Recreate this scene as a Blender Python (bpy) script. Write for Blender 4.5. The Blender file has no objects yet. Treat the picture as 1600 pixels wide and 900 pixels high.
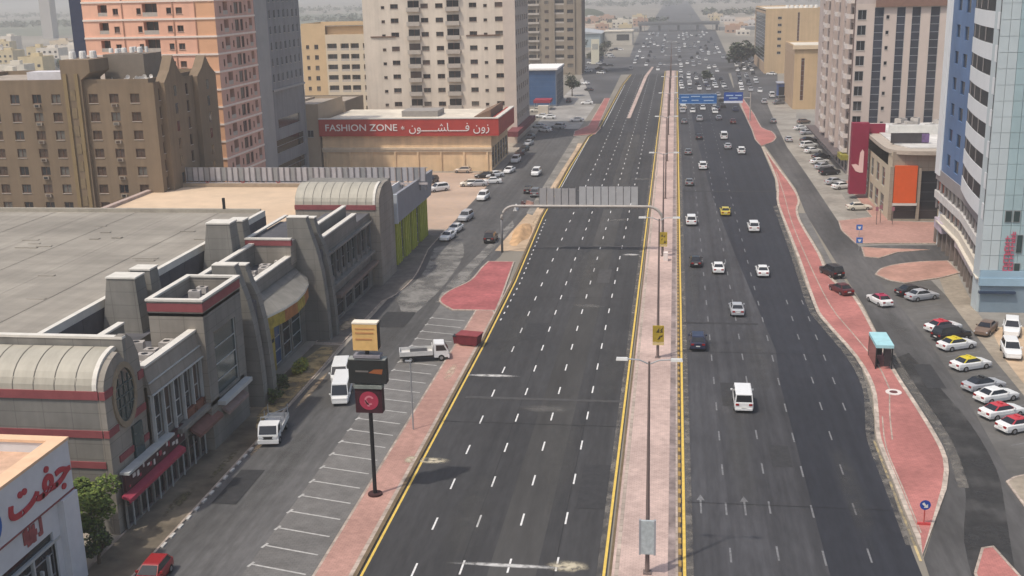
import bpy, math, random
from mathutils import Vector
random.seed(11)
R = math.radians
C = bpy.context.scene.collection
SC = bpy.context.scene

# ---------------------------------------------------------------- camera
CAM_H = 42.0
FPX = 1766.45
V_FWD = Vector((256.0, -475.0, FPX)).normalized()      # the avenue's direction, seen by the camera (x right, y down, z out)
V_DOWN = Vector((150.0, 6650.0, FPX)).normalized()
V_RIGHT = V_DOWN.cross(V_FWD).normalized()
camd = bpy.data.cameras.new('camera'); cam = bpy.data.objects.new('camera', camd); C.objects.link(cam)
camd.sensor_fit = 'HORIZONTAL'; camd.sensor_width = 36.0; camd.lens = 36.0 * FPX / 1600.0
camd.clip_start = 1.0; camd.clip_end = 20000.0
from mathutils import Matrix
rows = (V_RIGHT, V_FWD, -V_DOWN)
cam.matrix_world = Matrix([[r.x, -r.y, -r.z, 0.0] for r in rows] + [[0, 0, 0, 1]])
cam.location = (0, 0, CAM_H)
SC.camera = cam

# ---------------------------------------------------------------- sky, sun, exposure
SUN_AZ = math.atan2(-0.72, -0.70)      # direction towards the sun, in plan: behind the camera on the left
SUN_EL = R(61)
w = bpy.data.worlds.new('World'); SC.world = w; w.use_nodes = True
nt = w.node_tree; nt.nodes.clear()
sky = nt.nodes.new('ShaderNodeTexSky'); sky.sky_type = 'NISHITA'; sky.sun_disc = False
sky.sun_elevation = SUN_EL
sky.sun_rotation = math.pi / 2 - SUN_AZ
sky.dust_density = 4.0; sky.air_density = 1.2; sky.ozone_density = 1.0
bg = nt.nodes.new('ShaderNodeBackground'); bg.inputs[1].default_value = 0.145
wo = nt.nodes.new('ShaderNodeOutputWorld')
nt.links.new(sky.outputs[0], bg.inputs[0]); nt.links.new(bg.outputs[0], wo.inputs[0])
sd = bpy.data.lights.new('sun', 'SUN'); sd.energy = 2.75; sd.angle = R(1.5); sd.color = (1.0, 0.93, 0.82)
so = bpy.data.objects.new('sun', sd); C.objects.link(so)
sdir = Vector((math.cos(SUN_AZ) * math.cos(SUN_EL), math.sin(SUN_AZ) * math.cos(SUN_EL), math.sin(SUN_EL)))
so.rotation_euler = sdir.to_track_quat('Z', 'Y').to_euler()
SC.view_settings.view_transform = 'Standard'; SC.view_settings.look = 'None'
SC.view_settings.exposure = 0.0; SC.view_settings.gamma = 1.0
HAZE_D = 0.00042
SC.cycles.max_bounces = 6; SC.cycles.volume_bounces = 1

# ---------------------------------------------------------------- measuring: photograph point -> place in the world
def ray(x, y):
    c = Vector((x - 800.0, y - 450.0, FPX))
    return Vector((V_RIGHT.dot(c), V_FWD.dot(c), -V_DOWN.dot(c)))
def G(x, y, z=0.0):
    d = ray(x, y); t = (z - CAM_H) / d.z
    return (d.x * t, d.y * t)

# ---------------------------------------------------------------- materials
MATS = {}
def mat(name, col, rough=0.85, var=0.12, scale=0.6, metal=0.0, bump=0.0, spec=0.3, detail=5.0, col2=None, stretch=None, stain=0.0, stain_scale=0.05, streak=0.0, tracks=0.0, joints=None, flat_joints=None):
    """principled with two octaves of noise on the colour (grain, dirt) and an optional fine bump"""
    if name in MATS: return MATS[name]
    m = bpy.data.materials.new(name); m.use_nodes = True; n = m.node_tree; n.nodes.clear()
    o = n.nodes.new('ShaderNodeOutputMaterial'); b = n.nodes.new('ShaderNodeBsdfPrincipled')
    n.links.new(b.outputs[0], o.inputs[0])
    b.inputs['Roughness'].default_value = rough; b.inputs['Metallic'].default_value = metal
    b.inputs['Specular IOR Level'].default_value = spec
    if var <= 0:
        b.inputs['Base Color'].default_value = (*col, 1)
    else:
        g = n.nodes.new('ShaderNodeNewGeometry')
        mp = n.nodes.new('ShaderNodeMapping'); n.links.new(g.outputs['Position'], mp.inputs[0])
        if stretch: mp.inputs['Scale'].default_value = stretch
        t = n.nodes.new('ShaderNodeTexNoise'); t.inputs['Scale'].default_value = scale; t.inputs['Detail'].default_value = detail
        t.inputs['Roughness'].default_value = 0.62
        n.links.new(mp.outputs[0], t.inputs['Vector'])
        c2 = col2 or tuple(min(1, c * (1 + var)) for c in col)
        c1 = tuple(c * (1 - var) for c in col) if not col2 else col
        rp = n.nodes.new('ShaderNodeValToRGB'); rp.color_ramp.elements[0].position = 0.3; rp.color_ramp.elements[1].position = 0.7
        rp.color_ramp.elements[0].color = (*c1, 1); rp.color_ramp.elements[1].color = (*c2, 1)
        n.links.new(t.outputs[0], rp.inputs[0])
        last = rp.outputs[0]
        if stain > 0:
            t2 = n.nodes.new('ShaderNodeTexNoise'); t2.inputs['Scale'].default_value = stain_scale; t2.inputs['Detail'].default_value = 4
            n.links.new(mp.outputs[0], t2.inputs['Vector'])
            r2 = n.nodes.new('ShaderNodeMapRange'); r2.inputs[1].default_value = 0.38; r2.inputs[2].default_value = 0.66
            r2.inputs[3].default_value = 1 - stain; r2.inputs[4].default_value = 1 + stain * 0.6
            n.links.new(t2.outputs[0], r2.inputs[0])
            mx = n.nodes.new('ShaderNodeVectorMath'); mx.operation = 'SCALE'
            n.links.new(last, mx.inputs[0]); n.links.new(r2.outputs[0], mx.inputs['Scale']); last = mx.outputs[0]
        def factor(sock):
            mx = n.nodes.new('ShaderNodeVectorMath'); mx.operation = 'SCALE'
            n.links.new(last, mx.inputs[0]); n.links.new(sock, mx.inputs['Scale']); return mx.outputs[0]
        def noise_range(scale3, lo, hi, detail=3.0):
            m2 = n.nodes.new('ShaderNodeMapping'); m2.inputs['Scale'].default_value = scale3; n.links.new(g.outputs['Position'], m2.inputs[0])
            t3 = n.nodes.new('ShaderNodeTexNoise'); t3.inputs['Scale'].default_value = 1.0; t3.inputs['Detail'].default_value = detail; n.links.new(m2.outputs[0], t3.inputs['Vector'])
            r3 = n.nodes.new('ShaderNodeMapRange'); r3.inputs[1].default_value = .32; r3.inputs[2].default_value = .68; r3.inputs[3].default_value = lo; r3.inputs[4].default_value = hi
            n.links.new(t3.outputs[0], r3.inputs[0]); return r3.outputs[0]
        if streak > 0: last = factor(noise_range((.9, .9, .045), 1 - streak, 1 + streak * .35))       # rain and dust runs down the walls
        if tracks > 0: last = factor(noise_range((1.15, .006, 1), 1 - tracks, 1 + tracks)); last = factor(noise_range((.10, .07, 1), 1 - tracks * .7, 1 + tracks * .8))   # wheel tracks and oil along the lanes
        if joints or flat_joints:
            jw, jh = joints or flat_joints
            sx_ = n.nodes.new('ShaderNodeSeparateXYZ'); n.links.new(g.outputs['Position'], sx_.inputs[0]); cx_ = n.nodes.new('ShaderNodeCombineXYZ')
            if joints:
                ad = n.nodes.new('ShaderNodeMath'); n.links.new(sx_.outputs[0], ad.inputs[0]); n.links.new(sx_.outputs[1], ad.inputs[1]); n.links.new(ad.outputs[0], cx_.inputs[0]); n.links.new(sx_.outputs[2], cx_.inputs[1])
            else: n.links.new(sx_.outputs[0], cx_.inputs[0]); n.links.new(sx_.outputs[1], cx_.inputs[1])
            bk = n.nodes.new('ShaderNodeTexBrick'); bk.inputs['Scale'].default_value = 1.0; bk.inputs['Brick Width'].default_value = jw; bk.inputs['Row Height'].default_value = jh
            bk.inputs['Mortar Size'].default_value = .035 if joints else min(jw, jh) * .09; bk.inputs['Color1'].default_value = (1, 1, 1, 1); bk.inputs['Color2'].default_value = (.90, .90, .90, 1) if flat_joints else (.965,) * 3 + (1,); bk.inputs['Mortar'].default_value = (.74, .74, .74, 1)
            bk.offset = 0.0 if joints else .5
            n.links.new(cx_.outputs[0], bk.inputs['Vector']); rgb = n.nodes.new('ShaderNodeRGBToBW'); n.links.new(bk.outputs['Color'], rgb.inputs[0]); last = factor(rgb.outputs[0])
        n.links.new(last, b.inputs['Base Color'])
        if bump > 0:
            bp = n.nodes.new('ShaderNodeBump'); bp.inputs['Strength'].default_value = bump; bp.inputs['Distance'].default_value = 0.05
            n.links.new(t.outputs[0], bp.inputs['Height']); n.links.new(bp.outputs[0], b.inputs['Normal'])
    MATS[name] = m
    return m
def loose(name, col, scale=1.2, lo=.36, hi=.62, most=.9, radial=False):
    """thin loose sand or dust: lets the ground through where the layer is thin"""
    if name in MATS: return MATS[name]
    m = mat(name, col, .95, .25, 2.0); n = m.node_tree; b = [q for q in n.nodes if q.type == 'BSDF_PRINCIPLED'][0]; o = [q for q in n.nodes if q.type == 'OUTPUT_MATERIAL'][0]
    g = n.nodes.new('ShaderNodeNewGeometry'); t = n.nodes.new('ShaderNodeTexNoise'); t.inputs['Scale'].default_value = scale; t.inputs['Detail'].default_value = 5; n.links.new(g.outputs['Position'], t.inputs['Vector'])
    r = n.nodes.new('ShaderNodeMapRange'); r.inputs[1].default_value = lo; r.inputs[2].default_value = hi; r.inputs[3].default_value = 0; r.inputs[4].default_value = most; n.links.new(t.outputs[0], r.inputs[0]); fac = r.outputs[0]
    if radial:
        c = n.nodes.new('ShaderNodeTexCoord'); s_ = n.nodes.new('ShaderNodeVectorMath'); s_.operation = 'SUBTRACT'; s_.inputs[1].default_value = (.5, .5, 0); n.links.new(c.outputs['Generated'], s_.inputs[0])
        f_ = n.nodes.new('ShaderNodeVectorMath'); f_.operation = 'MULTIPLY'; f_.inputs[1].default_value = (1, 1, 0); n.links.new(s_.outputs[0], f_.inputs[0]); l_ = n.nodes.new('ShaderNodeVectorMath'); l_.operation = 'LENGTH'; n.links.new(f_.outputs[0], l_.inputs[0])
        r2 = n.nodes.new('ShaderNodeMapRange'); r2.interpolation_type = 'SMOOTHSTEP'; r2.inputs[1].default_value = .5; r2.inputs[2].default_value = .12; r2.inputs[3].default_value = 0; r2.inputs[4].default_value = 1; n.links.new(l_.outputs['Value'], r2.inputs[0])
        mu_ = n.nodes.new('ShaderNodeMath'); mu_.operation = 'MULTIPLY'; n.links.new(fac, mu_.inputs[0]); n.links.new(r2.outputs[0], mu_.inputs[1]); fac = mu_.outputs[0]
    tr = n.nodes.new('ShaderNodeBsdfTransparent'); mx = n.nodes.new('ShaderNodeMixShader'); n.links.new(fac, mx.inputs[0]); n.links.new(tr.outputs[0], mx.inputs[1]); n.links.new(b.outputs[0], mx.inputs[2]); n.links.new(mx.outputs[0], o.inputs[0])
    return m
def glass(name, col, rough=0.08, spec=0.6):
    return mat(name, col, rough=rough, var=0.25, scale=0.25, spec=spec, detail=2)

A_NEW = mat('new_asphalt', (0.049, 0.0485, 0.050), 0.9, 0.16, 2.2, tracks=.14, stain=0.16, stain_scale=0.09, stretch=(1, 0.18, 1))
A_WORN = mat('worn_asphalt', (0.058, 0.058, 0.063), 0.9, 0.18, 2.0, tracks=.20, stain=0.18, stain_scale=0.10, stretch=(1, 0.15, 1))
A_DARK = mat('dark_asphalt', (0.030, 0.032, 0.040), 0.9, 0.15, 2.0, tracks=.13, stain=0.12, stain_scale=0.08, stretch=(1, 0.2, 1))
A_GREY = mat('grey_asphalt', (0.094, 0.092, 0.091), 0.92, 0.18, 1.6, tracks=.18, stain=0.22, stain_scale=0.07, stretch=(1, 0.3, 1))
A_SERV = mat('service_asphalt', (0.094, 0.091, 0.090), 0.92, 0.16, 1.6, tracks=.14, stain=0.34, stain_scale=0.11, stretch=(1, 0.25, 1))
CONC = mat('concrete_paving', (0.18, 0.173, 0.165), 0.9, 0.18, 0.8, flat_joints=(.5, .25), stain=0.16, stain_scale=0.12)
LOT = mat('lot_paving', (0.12, 0.115, 0.108), 0.9, 0.15, 0.8, stain=0.22, stain_scale=0.12)
PINK = mat('pink_pavers', (0.44, 0.255, 0.21), 0.9, 0.16, 1.5, flat_joints=(.42, .21), stain=0.14, stain_scale=0.15)
PINK_M = mat('median_pavers', (0.55, 0.41, 0.36), 0.9, 0.14, 1.4, flat_joints=(.42, .21), stain=0.20, stain_scale=0.12)
RED = mat('red_pavers', (0.44, 0.175, 0.155), 0.9, 0.15, 1.6, flat_joints=(.42, .21), stain=0.18, stain_scale=0.14)
RED_P = mat('strong_red_pavers', (0.42, 0.13, 0.13), 0.9, 0.18, 1.6, flat_joints=(.42, .21), stain=0.2, stain_scale=0.2)
SAND = mat('sand', (0.50, 0.37, 0.25), 0.95, 0.22, 0.5, bump=0.3, stain=0.18, stain_scale=0.08)
TANP = mat('tan_pavers', (0.30, 0.255, 0.20), 0.9, 0.18, 1.2, stain=0.18, stain_scale=0.2)
DIRT = mat('dirt', (0.12, 0.10, 0.075), 0.95, 0.3, 0.7, bump=0.4, stain=0.4, stain_scale=0.2, col2=(0.20, 0.165, 0.12))
KERB = mat('kerb_stone', (0.45, 0.37, 0.31), 0.85, 0.15, 1.5, flat_joints=(1.0, 1.0), stain=.2, stain_scale=.4)
KERB_Y = mat('kerb_yellow', (0.36, 0.23, 0.07), 0.8, 0.25, 1.3)
KERB_D = mat('kerb_dark', (0.15, 0.11, 0.065), 0.85, 0.25, 1.3)
YEL = mat('yellow_paint', (0.66, 0.46, 0.10), 0.75, 0.16, 1.5)
WHT = mat('white_paint', (0.66, 0.65, 0.63), 0.75, 0.18, 3.0)
WHT_W = mat('worn_white_paint', (0.17, 0.17, 0.175), 0.85, 0.35, 2.5)
STEEL = mat('galvanised_steel', (0.36, 0.37, 0.38), 0.5, 0.12, 1.0, metal=0.4)
POLE = mat('weathered_pole', (0.17, 0.13, 0.12), 0.6, 0.12, 2.0)
BLACK = mat('black_metal', (0.018, 0.018, 0.02), 0.5, 0.2, 2.0)
RUBBER = mat('tyre', (0.02, 0.02, 0.02), 0.9, 0.1, 5)
HUB = mat('wheel_hub', (0.35, 0.35, 0.36), 0.4, 0.05, 5, metal=0.6)
GL_D = glass('dark_glass', (0.020, 0.022, 0.026))
GL_M = glass('mid_glass', (0.050, 0.052, 0.056), 0.15)
GL_R = glass('reddish_curtain_glass', (0.085, 0.06, 0.05), 0.3)
GL_C = glass('curtained_glass', (0.13, 0.12, 0.105), 0.3)
GL_T = glass('teal_glass', (0.022, 0.045, 0.048), 0.15)
GL_B = glass('blue_glass', (0.035, 0.085, 0.19), 0.15)
LEAF = mat('leaf_green', (0.09, 0.135, 0.03), 0.8, 0.45, 1.3)
LEAF2 = mat('leaf_light_green', (0.15, 0.19, 0.04), 0.8, 0.4, 1.3)
LEAF_D = mat('leaf_dark', (0.05, 0.065, 0.035), 0.85, 0.4, 0.5)
BARK = mat('bark', (0.12, 0.09, 0.065), 0.9, 0.3, 3)

# ---------------------------------------------------------------- mesh helpers
class MB:
    def __init__(s): s.v = []; s.f = []; s.m = []
    def quad(s, a, b, c, d, mi=0):
        n = len(s.v); s.v += [a, b, c, d]; s.f.append((n, n + 1, n + 2, n + 3)); s.m.append(mi); return s
    def poly(s, pts, mi=0):
        n = len(s.v); s.v += list(pts); s.f.append(tuple(range(n, n + len(pts)))); s.m.append(mi); return s
    def box(s, x0, x1, y0, y1, z0, z1, mi=0, top=None):
        n = len(s.v)
        s.v += [(x0, y0, z0), (x1, y0, z0), (x1, y1, z0), (x0, y1, z0), (x0, y0, z1), (x1, y0, z1), (x1, y1, z1), (x0, y1, z1)]
        for k, f in enumerate(((3, 2, 1, 0), (4, 5, 6, 7), (0, 1, 5, 4), (1, 2, 6, 5), (2, 3, 7, 6), (3, 0, 4, 7))):
            s.f.append(tuple(n + i for i in f)); s.m.append(top if (k == 1 and top is not None) else mi)
        return s
    def frustum(s, b, z0, t, z1, mi=0):
        x0, x1, y0, y1 = b; a0, a1, c0, c1 = t; n = len(s.v)
        s.v += [(x0, y0, z0), (x1, y0, z0), (x1, y1, z0), (x0, y1, z0), (a0, c0, z1), (a1, c0, z1), (a1, c1, z1), (a0, c1, z1)]
        for f in ((3, 2, 1, 0), (4, 5, 6, 7), (0, 1, 5, 4), (1, 2, 6, 5), (2, 3, 7, 6), (3, 0, 4, 7)):
            s.f.append(tuple(n + i for i in f)); s.m.append(mi)
        return s
    def prism(s, poly, z0, z1, mi=0, side=None):
        a = sum(poly[i][0] * poly[(i + 1) % len(poly)][1] - poly[(i + 1) % len(poly)][0] * poly[i][1] for i in range(len(poly)))
        if a < 0: poly = poly[::-1]
        n = len(s.v); k = len(poly)
        s.v += [(p[0], p[1], z0) for p in poly] + [(p[0], p[1], z1) for p in poly]
        s.f.append(tuple(range(n + k, n + 2 * k))); s.m.append(mi)
        s.f.append(tuple(range(n + k - 1, n - 1, -1))); s.m.append(mi)
        for i in range(k):
            j = (i + 1) % k
            s.f.append((n + i, n + j, n + k + j, n + k + i)); s.m.append(mi if side is None else side)
        return s
    def extrude_y(s, prof, y0, y1, mi=0):           # profile in (x, z)
        a = sum(prof[i][0] * prof[(i + 1) % len(prof)][1] - prof[(i + 1) % len(prof)][0] * prof[i][1] for i in range(len(prof)))
        if a < 0: prof = prof[::-1]
        n = len(s.v); k = len(prof)
        s.v += [(p[0], y0, p[1]) for p in prof] + [(p[0], y1, p[1]) for p in prof]
        s.f.append(tuple(range(n, n + k))); s.m.append(mi)
        s.f.append(tuple(range(n + 2 * k - 1, n + k - 1, -1))); s.m.append(mi)
        for i in range(k):
            j = (i + 1) % k
            s.f.append((n + j, n + i, n + k + i, n + k + j)); s.m.append(mi)
        return s
    def extrude_x(s, prof, x0, x1, mi=0):           # profile in (y, z)
        a = sum(prof[i][0] * prof[(i + 1) % len(prof)][1] - prof[(i + 1) % len(prof)][0] * prof[i][1] for i in range(len(prof)))
        if a < 0: prof = prof[::-1]
        n = len(s.v); k = len(prof)
        s.v += [(x0, p[0], p[1]) for p in prof] + [(x1, p[0], p[1]) for p in prof]
        s.f.append(tuple(range(n + k - 1, n - 1, -1))); s.m.append(mi)
        s.f.append(tuple(range(n + k, n + 2 * k))); s.m.append(mi)
        for i in range(k):
            j = (i + 1) % k
            s.f.append((n + i, n + j, n + k + j, n + k + i)); s.m.append(mi)
        return s
    def tube(s, pts, r, k=8, mi=0, r1=None):
        pts = [Vector(p) for p in pts]; N = len(pts); base = len(s.v)
        for i, p in enumerate(pts):
            t = (pts[min(i + 1, N - 1)] - pts[max(i - 1, 0)]).normalized()
            a = Vector((0, 0, 1)) if abs(t.z) < 0.9 else Vector((1, 0, 0))
            u = t.cross(a).normalized(); q = t.cross(u)
            rr = r if r1 is None else r + (r1 - r) * i / max(1, N - 1)
            for j in range(k):
                an = 2 * math.pi * j / k
                s.v.append(tuple(p + (u * math.cos(an) + q * math.sin(an)) * rr))
        for i in range(N - 1):
            for j in range(k):
                a0 = base + i * k + j; a1 = base + i * k + (j + 1) % k
                s.f.append((a0, a0 + k, a1 + k, a1)); s.m.append(mi)
        s.f.append(tuple(base + j for j in range(k))); s.m.append(mi)
        s.f.append(tuple(base + (N - 1) * k + j for j in range(k - 1, -1, -1))); s.m.append(mi)
        return s
    def mesh(s, name, mats, off=(0, 0, 0), smooth=False):
        me = bpy.data.meshes.new(name)
        ox, oy, oz = off
        me.from_pydata([(a - ox, b - oy, c - oz) for a, b, c in s.v], [], s.f)
        for m in (mats if isinstance(mats, (list, tuple)) else [mats]): me.materials.append(m)
        me.polygons.foreach_set('material_index', s.m)
        if smooth: me.polygons.foreach_set('use_smooth', [True] * len(s.f))
        me.update(); return me
    def build(s, name, mats, parent=None, smooth=False, label=None):
        off = (0, 0, 0)
        if parent is not None:
            off = Vector(parent.location); q = parent.parent
            while q is not None: off = off + q.location; q = q.parent
        me = s.mesh(name, mats, off, smooth)
        o = bpy.data.objects.new(name, me); C.objects.link(o)
        if parent is not None: o.parent = parent
        if label: o['label'] = label
        return o
def thing(name, label, cat, loc=(0, 0, 0), rot=0.0, group=None):
    o = bpy.data.objects.new(name, None); C.objects.link(o)
    o.empty_display_size = 0.5
    o.location = loc; o.rotation_euler = (0, 0, rot); o['label'] = label; o['category'] = cat
    if group: o['group'] = group
    return o
def tag(o, label, cat, group=None):
    o['label'] = label; o['category'] = cat
    if group: o['group'] = group
    return o
def struct(name, mb, mats):
    o = mb.build(name, mats); o['kind'] = 'structure'; return o
def stuff(o): o['kind'] = 'stuff'; return o
def put(me, name, parent, loc=(0, 0, 0), rz=0.0):
    o = bpy.data.objects.new(name, me); C.objects.link(o); o.parent = parent; o.location = loc; o.rotation_euler = (0, 0, rz); return o
def children(o): return list(o.children)
def copy_tree(o, parent=None):
    c = o.copy(); C.objects.link(c)
    if parent is not None: c.parent = parent
    for ch in children(o): copy_tree(ch, c)
    return c
def text(body, size, m, parent, loc, rot, depth=0.06, name='lettering', sx=1.0, bold=0.0):
    cu = bpy.data.curves.new(name, 'FONT'); cu.body = body; cu.size = size; cu.extrude = depth; cu.resolution_u = 3; cu.offset = bold
    cu.align_x = 'CENTER'; cu.align_y = 'CENTER'
    t = bpy.data.objects.new(name, cu); C.objects.link(t)
    dg = bpy.context.evaluated_depsgraph_get(); dg.update()
    me = bpy.data.meshes.new_from_object(t.evaluated_get(dg)); bpy.data.objects.remove(t)
    me.materials.clear(); me.materials.append(m)
    for v in me.vertices: v.co.x *= sx
    o = bpy.data.objects.new(name, me); C.objects.link(o); o.parent = parent
    off = Vector(parent.location) if parent is not None else Vector()
    o.location = Vector(loc) - off; o.rotation_euler = rot
    return o
FACE_S = (R(90), 0, 0)            # lettering that faces the camera side (-y)
FACE_E = (R(90), 0, R(90))        # faces the street from the left side (+x)
FACE_W = (R(90), 0, R(-90))

# ---------------------------------------------------------------- walls with real openings
WIN = {}
def win_mesh(w, h, kind, frame, pane, sill=None):
    sill = sill or SILL
    key = (round(w, 2), round(h, 2), kind, frame.name, pane.name, sill.name)
    if key in WIN: return WIN[key]
    b = MB(); d = 0.22; t = min(0.09, w * 0.09)
    if kind == 'loggia':
        d = 1.3
        b.quad((0, d, 0), (w, d, 0), (w, d, h), (0, d, h), 1)
        b.box(0, w, 0.02, 0.12, 0, h * 0.33, 2)                   # balcony parapet
        b.box(w * 0.48, w * 0.52, d - 0.06, d - 0.01, h * 0.1, h, 0)
    elif kind == 'balcony':
        b.quad((0, d, 0), (w, d, 0), (w, d, h), (0, d, h), 1)
        b.box(w * 0.48, w * 0.52, d - 0.06, d - 0.01, 0, h, 0)
        b.box(-0.25, w + 0.25, -1.1, -0.02, -0.18, -0.02, 2)        # slab and parapet standing out
        b.box(-0.25, w + 0.25, -1.1, -0.98, -0.02, h * 0.36, 2)
        b.box(-0.25, -0.13, -0.98, -0.02, -0.02, h * 0.36, 2); b.box(w + 0.13, w + 0.25, -0.98, -0.02, -0.02, h * 0.36, 2)
    else:
        b.quad((0, d, 0), (w, d, 0), (w, d, h), (0, d, h), 1)
        b.box(0, t, d - 0.07, d - 0.01, 0, h, 0); b.box(w - t, w, d - 0.07, d - 0.01, 0, h, 0)
        b.box(t, w - t, d - 0.07, d - 0.01, 0, t, 0); b.box(t, w - t, d - 0.07, d - 0.01, h - t, h, 0)
        if w > 1.0 and kind != 'strip': b.box(w * 0.5 - t * .4, w * 0.5 + t * .4, d - 0.06, d - 0.012, t, h - t, 0)
        if kind == 'ac':
            b.box(w * 0.2, w * 0.85, -0.32, -0.02, -0.62, -0.1, 3); b.box(w * .3, w * .7, -0.335, -0.32, -0.54, -0.18, 1)
        elif kind != 'strip': b.box(-0.05, w + 0.05, -0.09, -0.004, -0.09, 0.0, 2)
        if kind == 'strip':
            z = 1.6
            while z < h - 0.8: b.box(t, w - t, d - 0.06, d - 0.012, z - 0.05, z + 0.05, 0); z += 1.65
    me = b.mesh('window', [frame, pane, sill, mat('window_unit', (.26, .22, .18), .7, .2, 2)])
    WIN[key] = me; return me
SILL = mat('sill_plaster', (0.45, 0.40, 0.35), 0.9, 0.1, 2)
class Building:
    def __init__(s, name, label, cat, loc, mats, group=None):
        s.root = thing(name, label, cat, loc, group=group); s.loc = Vector(loc); s.w = MB(); s.mats = mats
    def facade(s, P, U, width, z0, z1, holes, mi=0, depth=0.24, frame=None, panes=None, sill=None):
        U = Vector((U[0], U[1], 0)).normalized(); N = Vector((U.y, -U.x, 0)); P = Vector((P[0], P[1], 0))
        frame = frame or STEEL; panes = panes or [GL_D, GL_D, GL_M, GL_C]
        if len(panes) > 1: panes = list(panes) * 2 + [GL_R, GL_C]
        us = sorted({0.0, width} | {round(h[i], 4) for h in holes for i in (0, 1)}); vs = sorted({z0, z1} | {round(h[i], 4) for h in holes for i in (2, 3)})
        inh = set()
        for h in holes:
            a, b_, c, d = us.index(round(h[0], 4)), us.index(round(h[1], 4)), vs.index(round(h[2], 4)), vs.index(round(h[3], 4))
            for i in range(a, b_):
                for j in range(c, d): inh.add((i, j))
        def pt(u, v, n=0.0): return tuple(P + U * u - N * n + Vector((0, 0, v)))
        for j in range(len(vs) - 1):
            i = 0
            while i < len(us) - 1:
                if (i, j) in inh: i += 1; continue
                k = i
                while k + 1 < len(us) - 1 and (k + 1, j) not in inh: k += 1
                s.w.quad(pt(us[i], vs[j]), pt(us[k + 1], vs[j]), pt(us[k + 1], vs[j + 1]), pt(us[i], vs[j + 1]), mi)
                i = k + 1
        rz = math.atan2(U.y, U.x)
        for h in holes:
            u0, u1, v0, v1, kind = h[:5]
            dd = 1.3 if kind == 'loggia' else depth
            rm = mi if len(h) < 7 else h[6]
            s.w.quad(pt(u0, v0), pt(u0, v0, dd), pt(u0, v1, dd), pt(u0, v1), rm); s.w.quad(pt(u1, v0, dd), pt(u1, v0), pt(u1, v1), pt(u1, v1, dd), rm)
            s.w.quad(pt(u0, v0), pt(u1, v0), pt(u1, v0, dd), pt(u0, v0, dd), rm); s.w.quad(pt(u0, v1, dd), pt(u1, v1, dd), pt(u1, v1), pt(u0, v1), rm)
            pane = h[5] if len(h) > 5 and h[5] else random.choice(panes)
            nm = 'balcony' if kind in ('loggia', 'balcony') else 'window'
            put(win_mesh(u1 - u0, v1 - v0, kind, frame, pane, sill), nm, s.root, Vector(pt(u0, v0)) - s.loc, rz)
    def plain(s, pts, z0, z1, mi=0):
        for a, b in zip(pts[:-1], pts[1:]): s.w.quad((a[0], a[1], z0), (b[0], b[1], z0), (b[0], b[1], z1), (a[0], a[1], z1), mi)
    def roof(s, x0, x1, y0, y1, z, m, par=0.9, pm=None, th=0.25):
        r = MB().box(x0 + .02, x1 - .02, y0 + .02, y1 - .02, z - 0.3, z, 0).build('roof', [m], s.root)
        if par > 0:
            p = MB()
            for a in ((x0, x1, y0, y0 + th), (x0, x1, y1 - th, y1), (x0, x0 + th, y0 + th, y1 - th), (x1 - th, x1, y0 + th, y1 - th)): p.box(*a, z - 0.01, z + par)
            p.build('parapet', [pm or s.mats[0]], s.root)
        return r
    def done(s): return s.w.build('wall', s.mats, s.root)
def grid(cols, z0, pitch, n):
    """cols: (u, width, bottom offset, height, kind[, pane]) repeated on n floors"""
    out = []
    for k in range(n):
        for c in cols: out.append((c[0], c[0] + c[1], z0 + k * pitch + c[2], z0 + k * pitch + c[2] + c[3], *c[4:]))
    return out
# ================================================================ GROUND, ROADS, PAVEMENTS
GROUND = mat('open_ground', (0.215, 0.195, 0.165), 0.95, 0.2, 0.02, stain=0.22, stain_scale=0.006, detail=8, col2=(0.30, 0.27, 0.22))
mb = MB(); mb.quad((-9000, -300, 0), (9000, -300, 0), (9000, 14000, 0), (-9000, 14000, 0)); struct('ground', mb, [GROUND])
def sheet(name, pts, k, m):
    mb = MB(); a = sum(pts[i][0] * pts[(i + 1) % len(pts)][1] - pts[(i + 1) % len(pts)][0] * pts[i][1] for i in range(len(pts)))
    if a < 0: pts = pts[::-1]
    mb.poly([(x, y, 0.004 * k) for x, y in pts]); return struct(name, mb, [m])
def rect(x0, x1, y0, y1): return [(x0, y0), (x1, y0), (x1, y1), (x0, y1)]
# plots between the buildings
sheet('plot', rect(-130, -39.4, 20, 345), 1, mat('yard_concrete', (0.34, 0.30, 0.25), 0.92, 0.15, 0.5, stain=0.2, stain_scale=0.05))
sheet('plot', rect(27, 140, 20, 430), 1, mat('yard_grey', (0.26, 0.245, 0.22), 0.92, 0.15, 0.5, stain=0.2, stain_scale=0.05))
# left service street
sheet('street', [(-39.5, 20), (-31.2, 20), (-31.2, 148), (-27.5, 176), (-27.0, 300), (-28.5, 345), (-29.5, 420), (-40, 420), (-40.5, 300), (-40.3, 180), (-39.8, 160), (-39.5, 150)], 2, A_GREY)
sheet('car_park', [(-43.3, 345), (-28.6, 345), (-28, 560), (-43.3, 560)], 3, mat('bleached_paving', (0.33, 0.31, 0.285), 0.9, 0.18, 0.5, stain=0.2, stain_scale=0.1))
sheet('car_park', [(-52, 197), (-40.4, 197), (-40.4, 261), (-66, 261), (-66, 200)], 3, mat('pinkish_paving', (0.43, 0.325, 0.26), 0.92, 0.14, 0.7, stain=0.12, stain_scale=0.1, col2=(0.50, 0.36, 0.26)))
sheet('car_park', [(-31.5, 20), (-26.0, 20), (-26.0, 147.5), (-31.5, 147.5)], 3, CONC)
sheet('sand_patch', [(-29, 180), (-23.3, 180), (-24.7, 208), (-25.0, 270), (-24.7, 312), (-26.6, 312), (-27.2, 275), (-27.4, 215)], 4, SAND)
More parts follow.
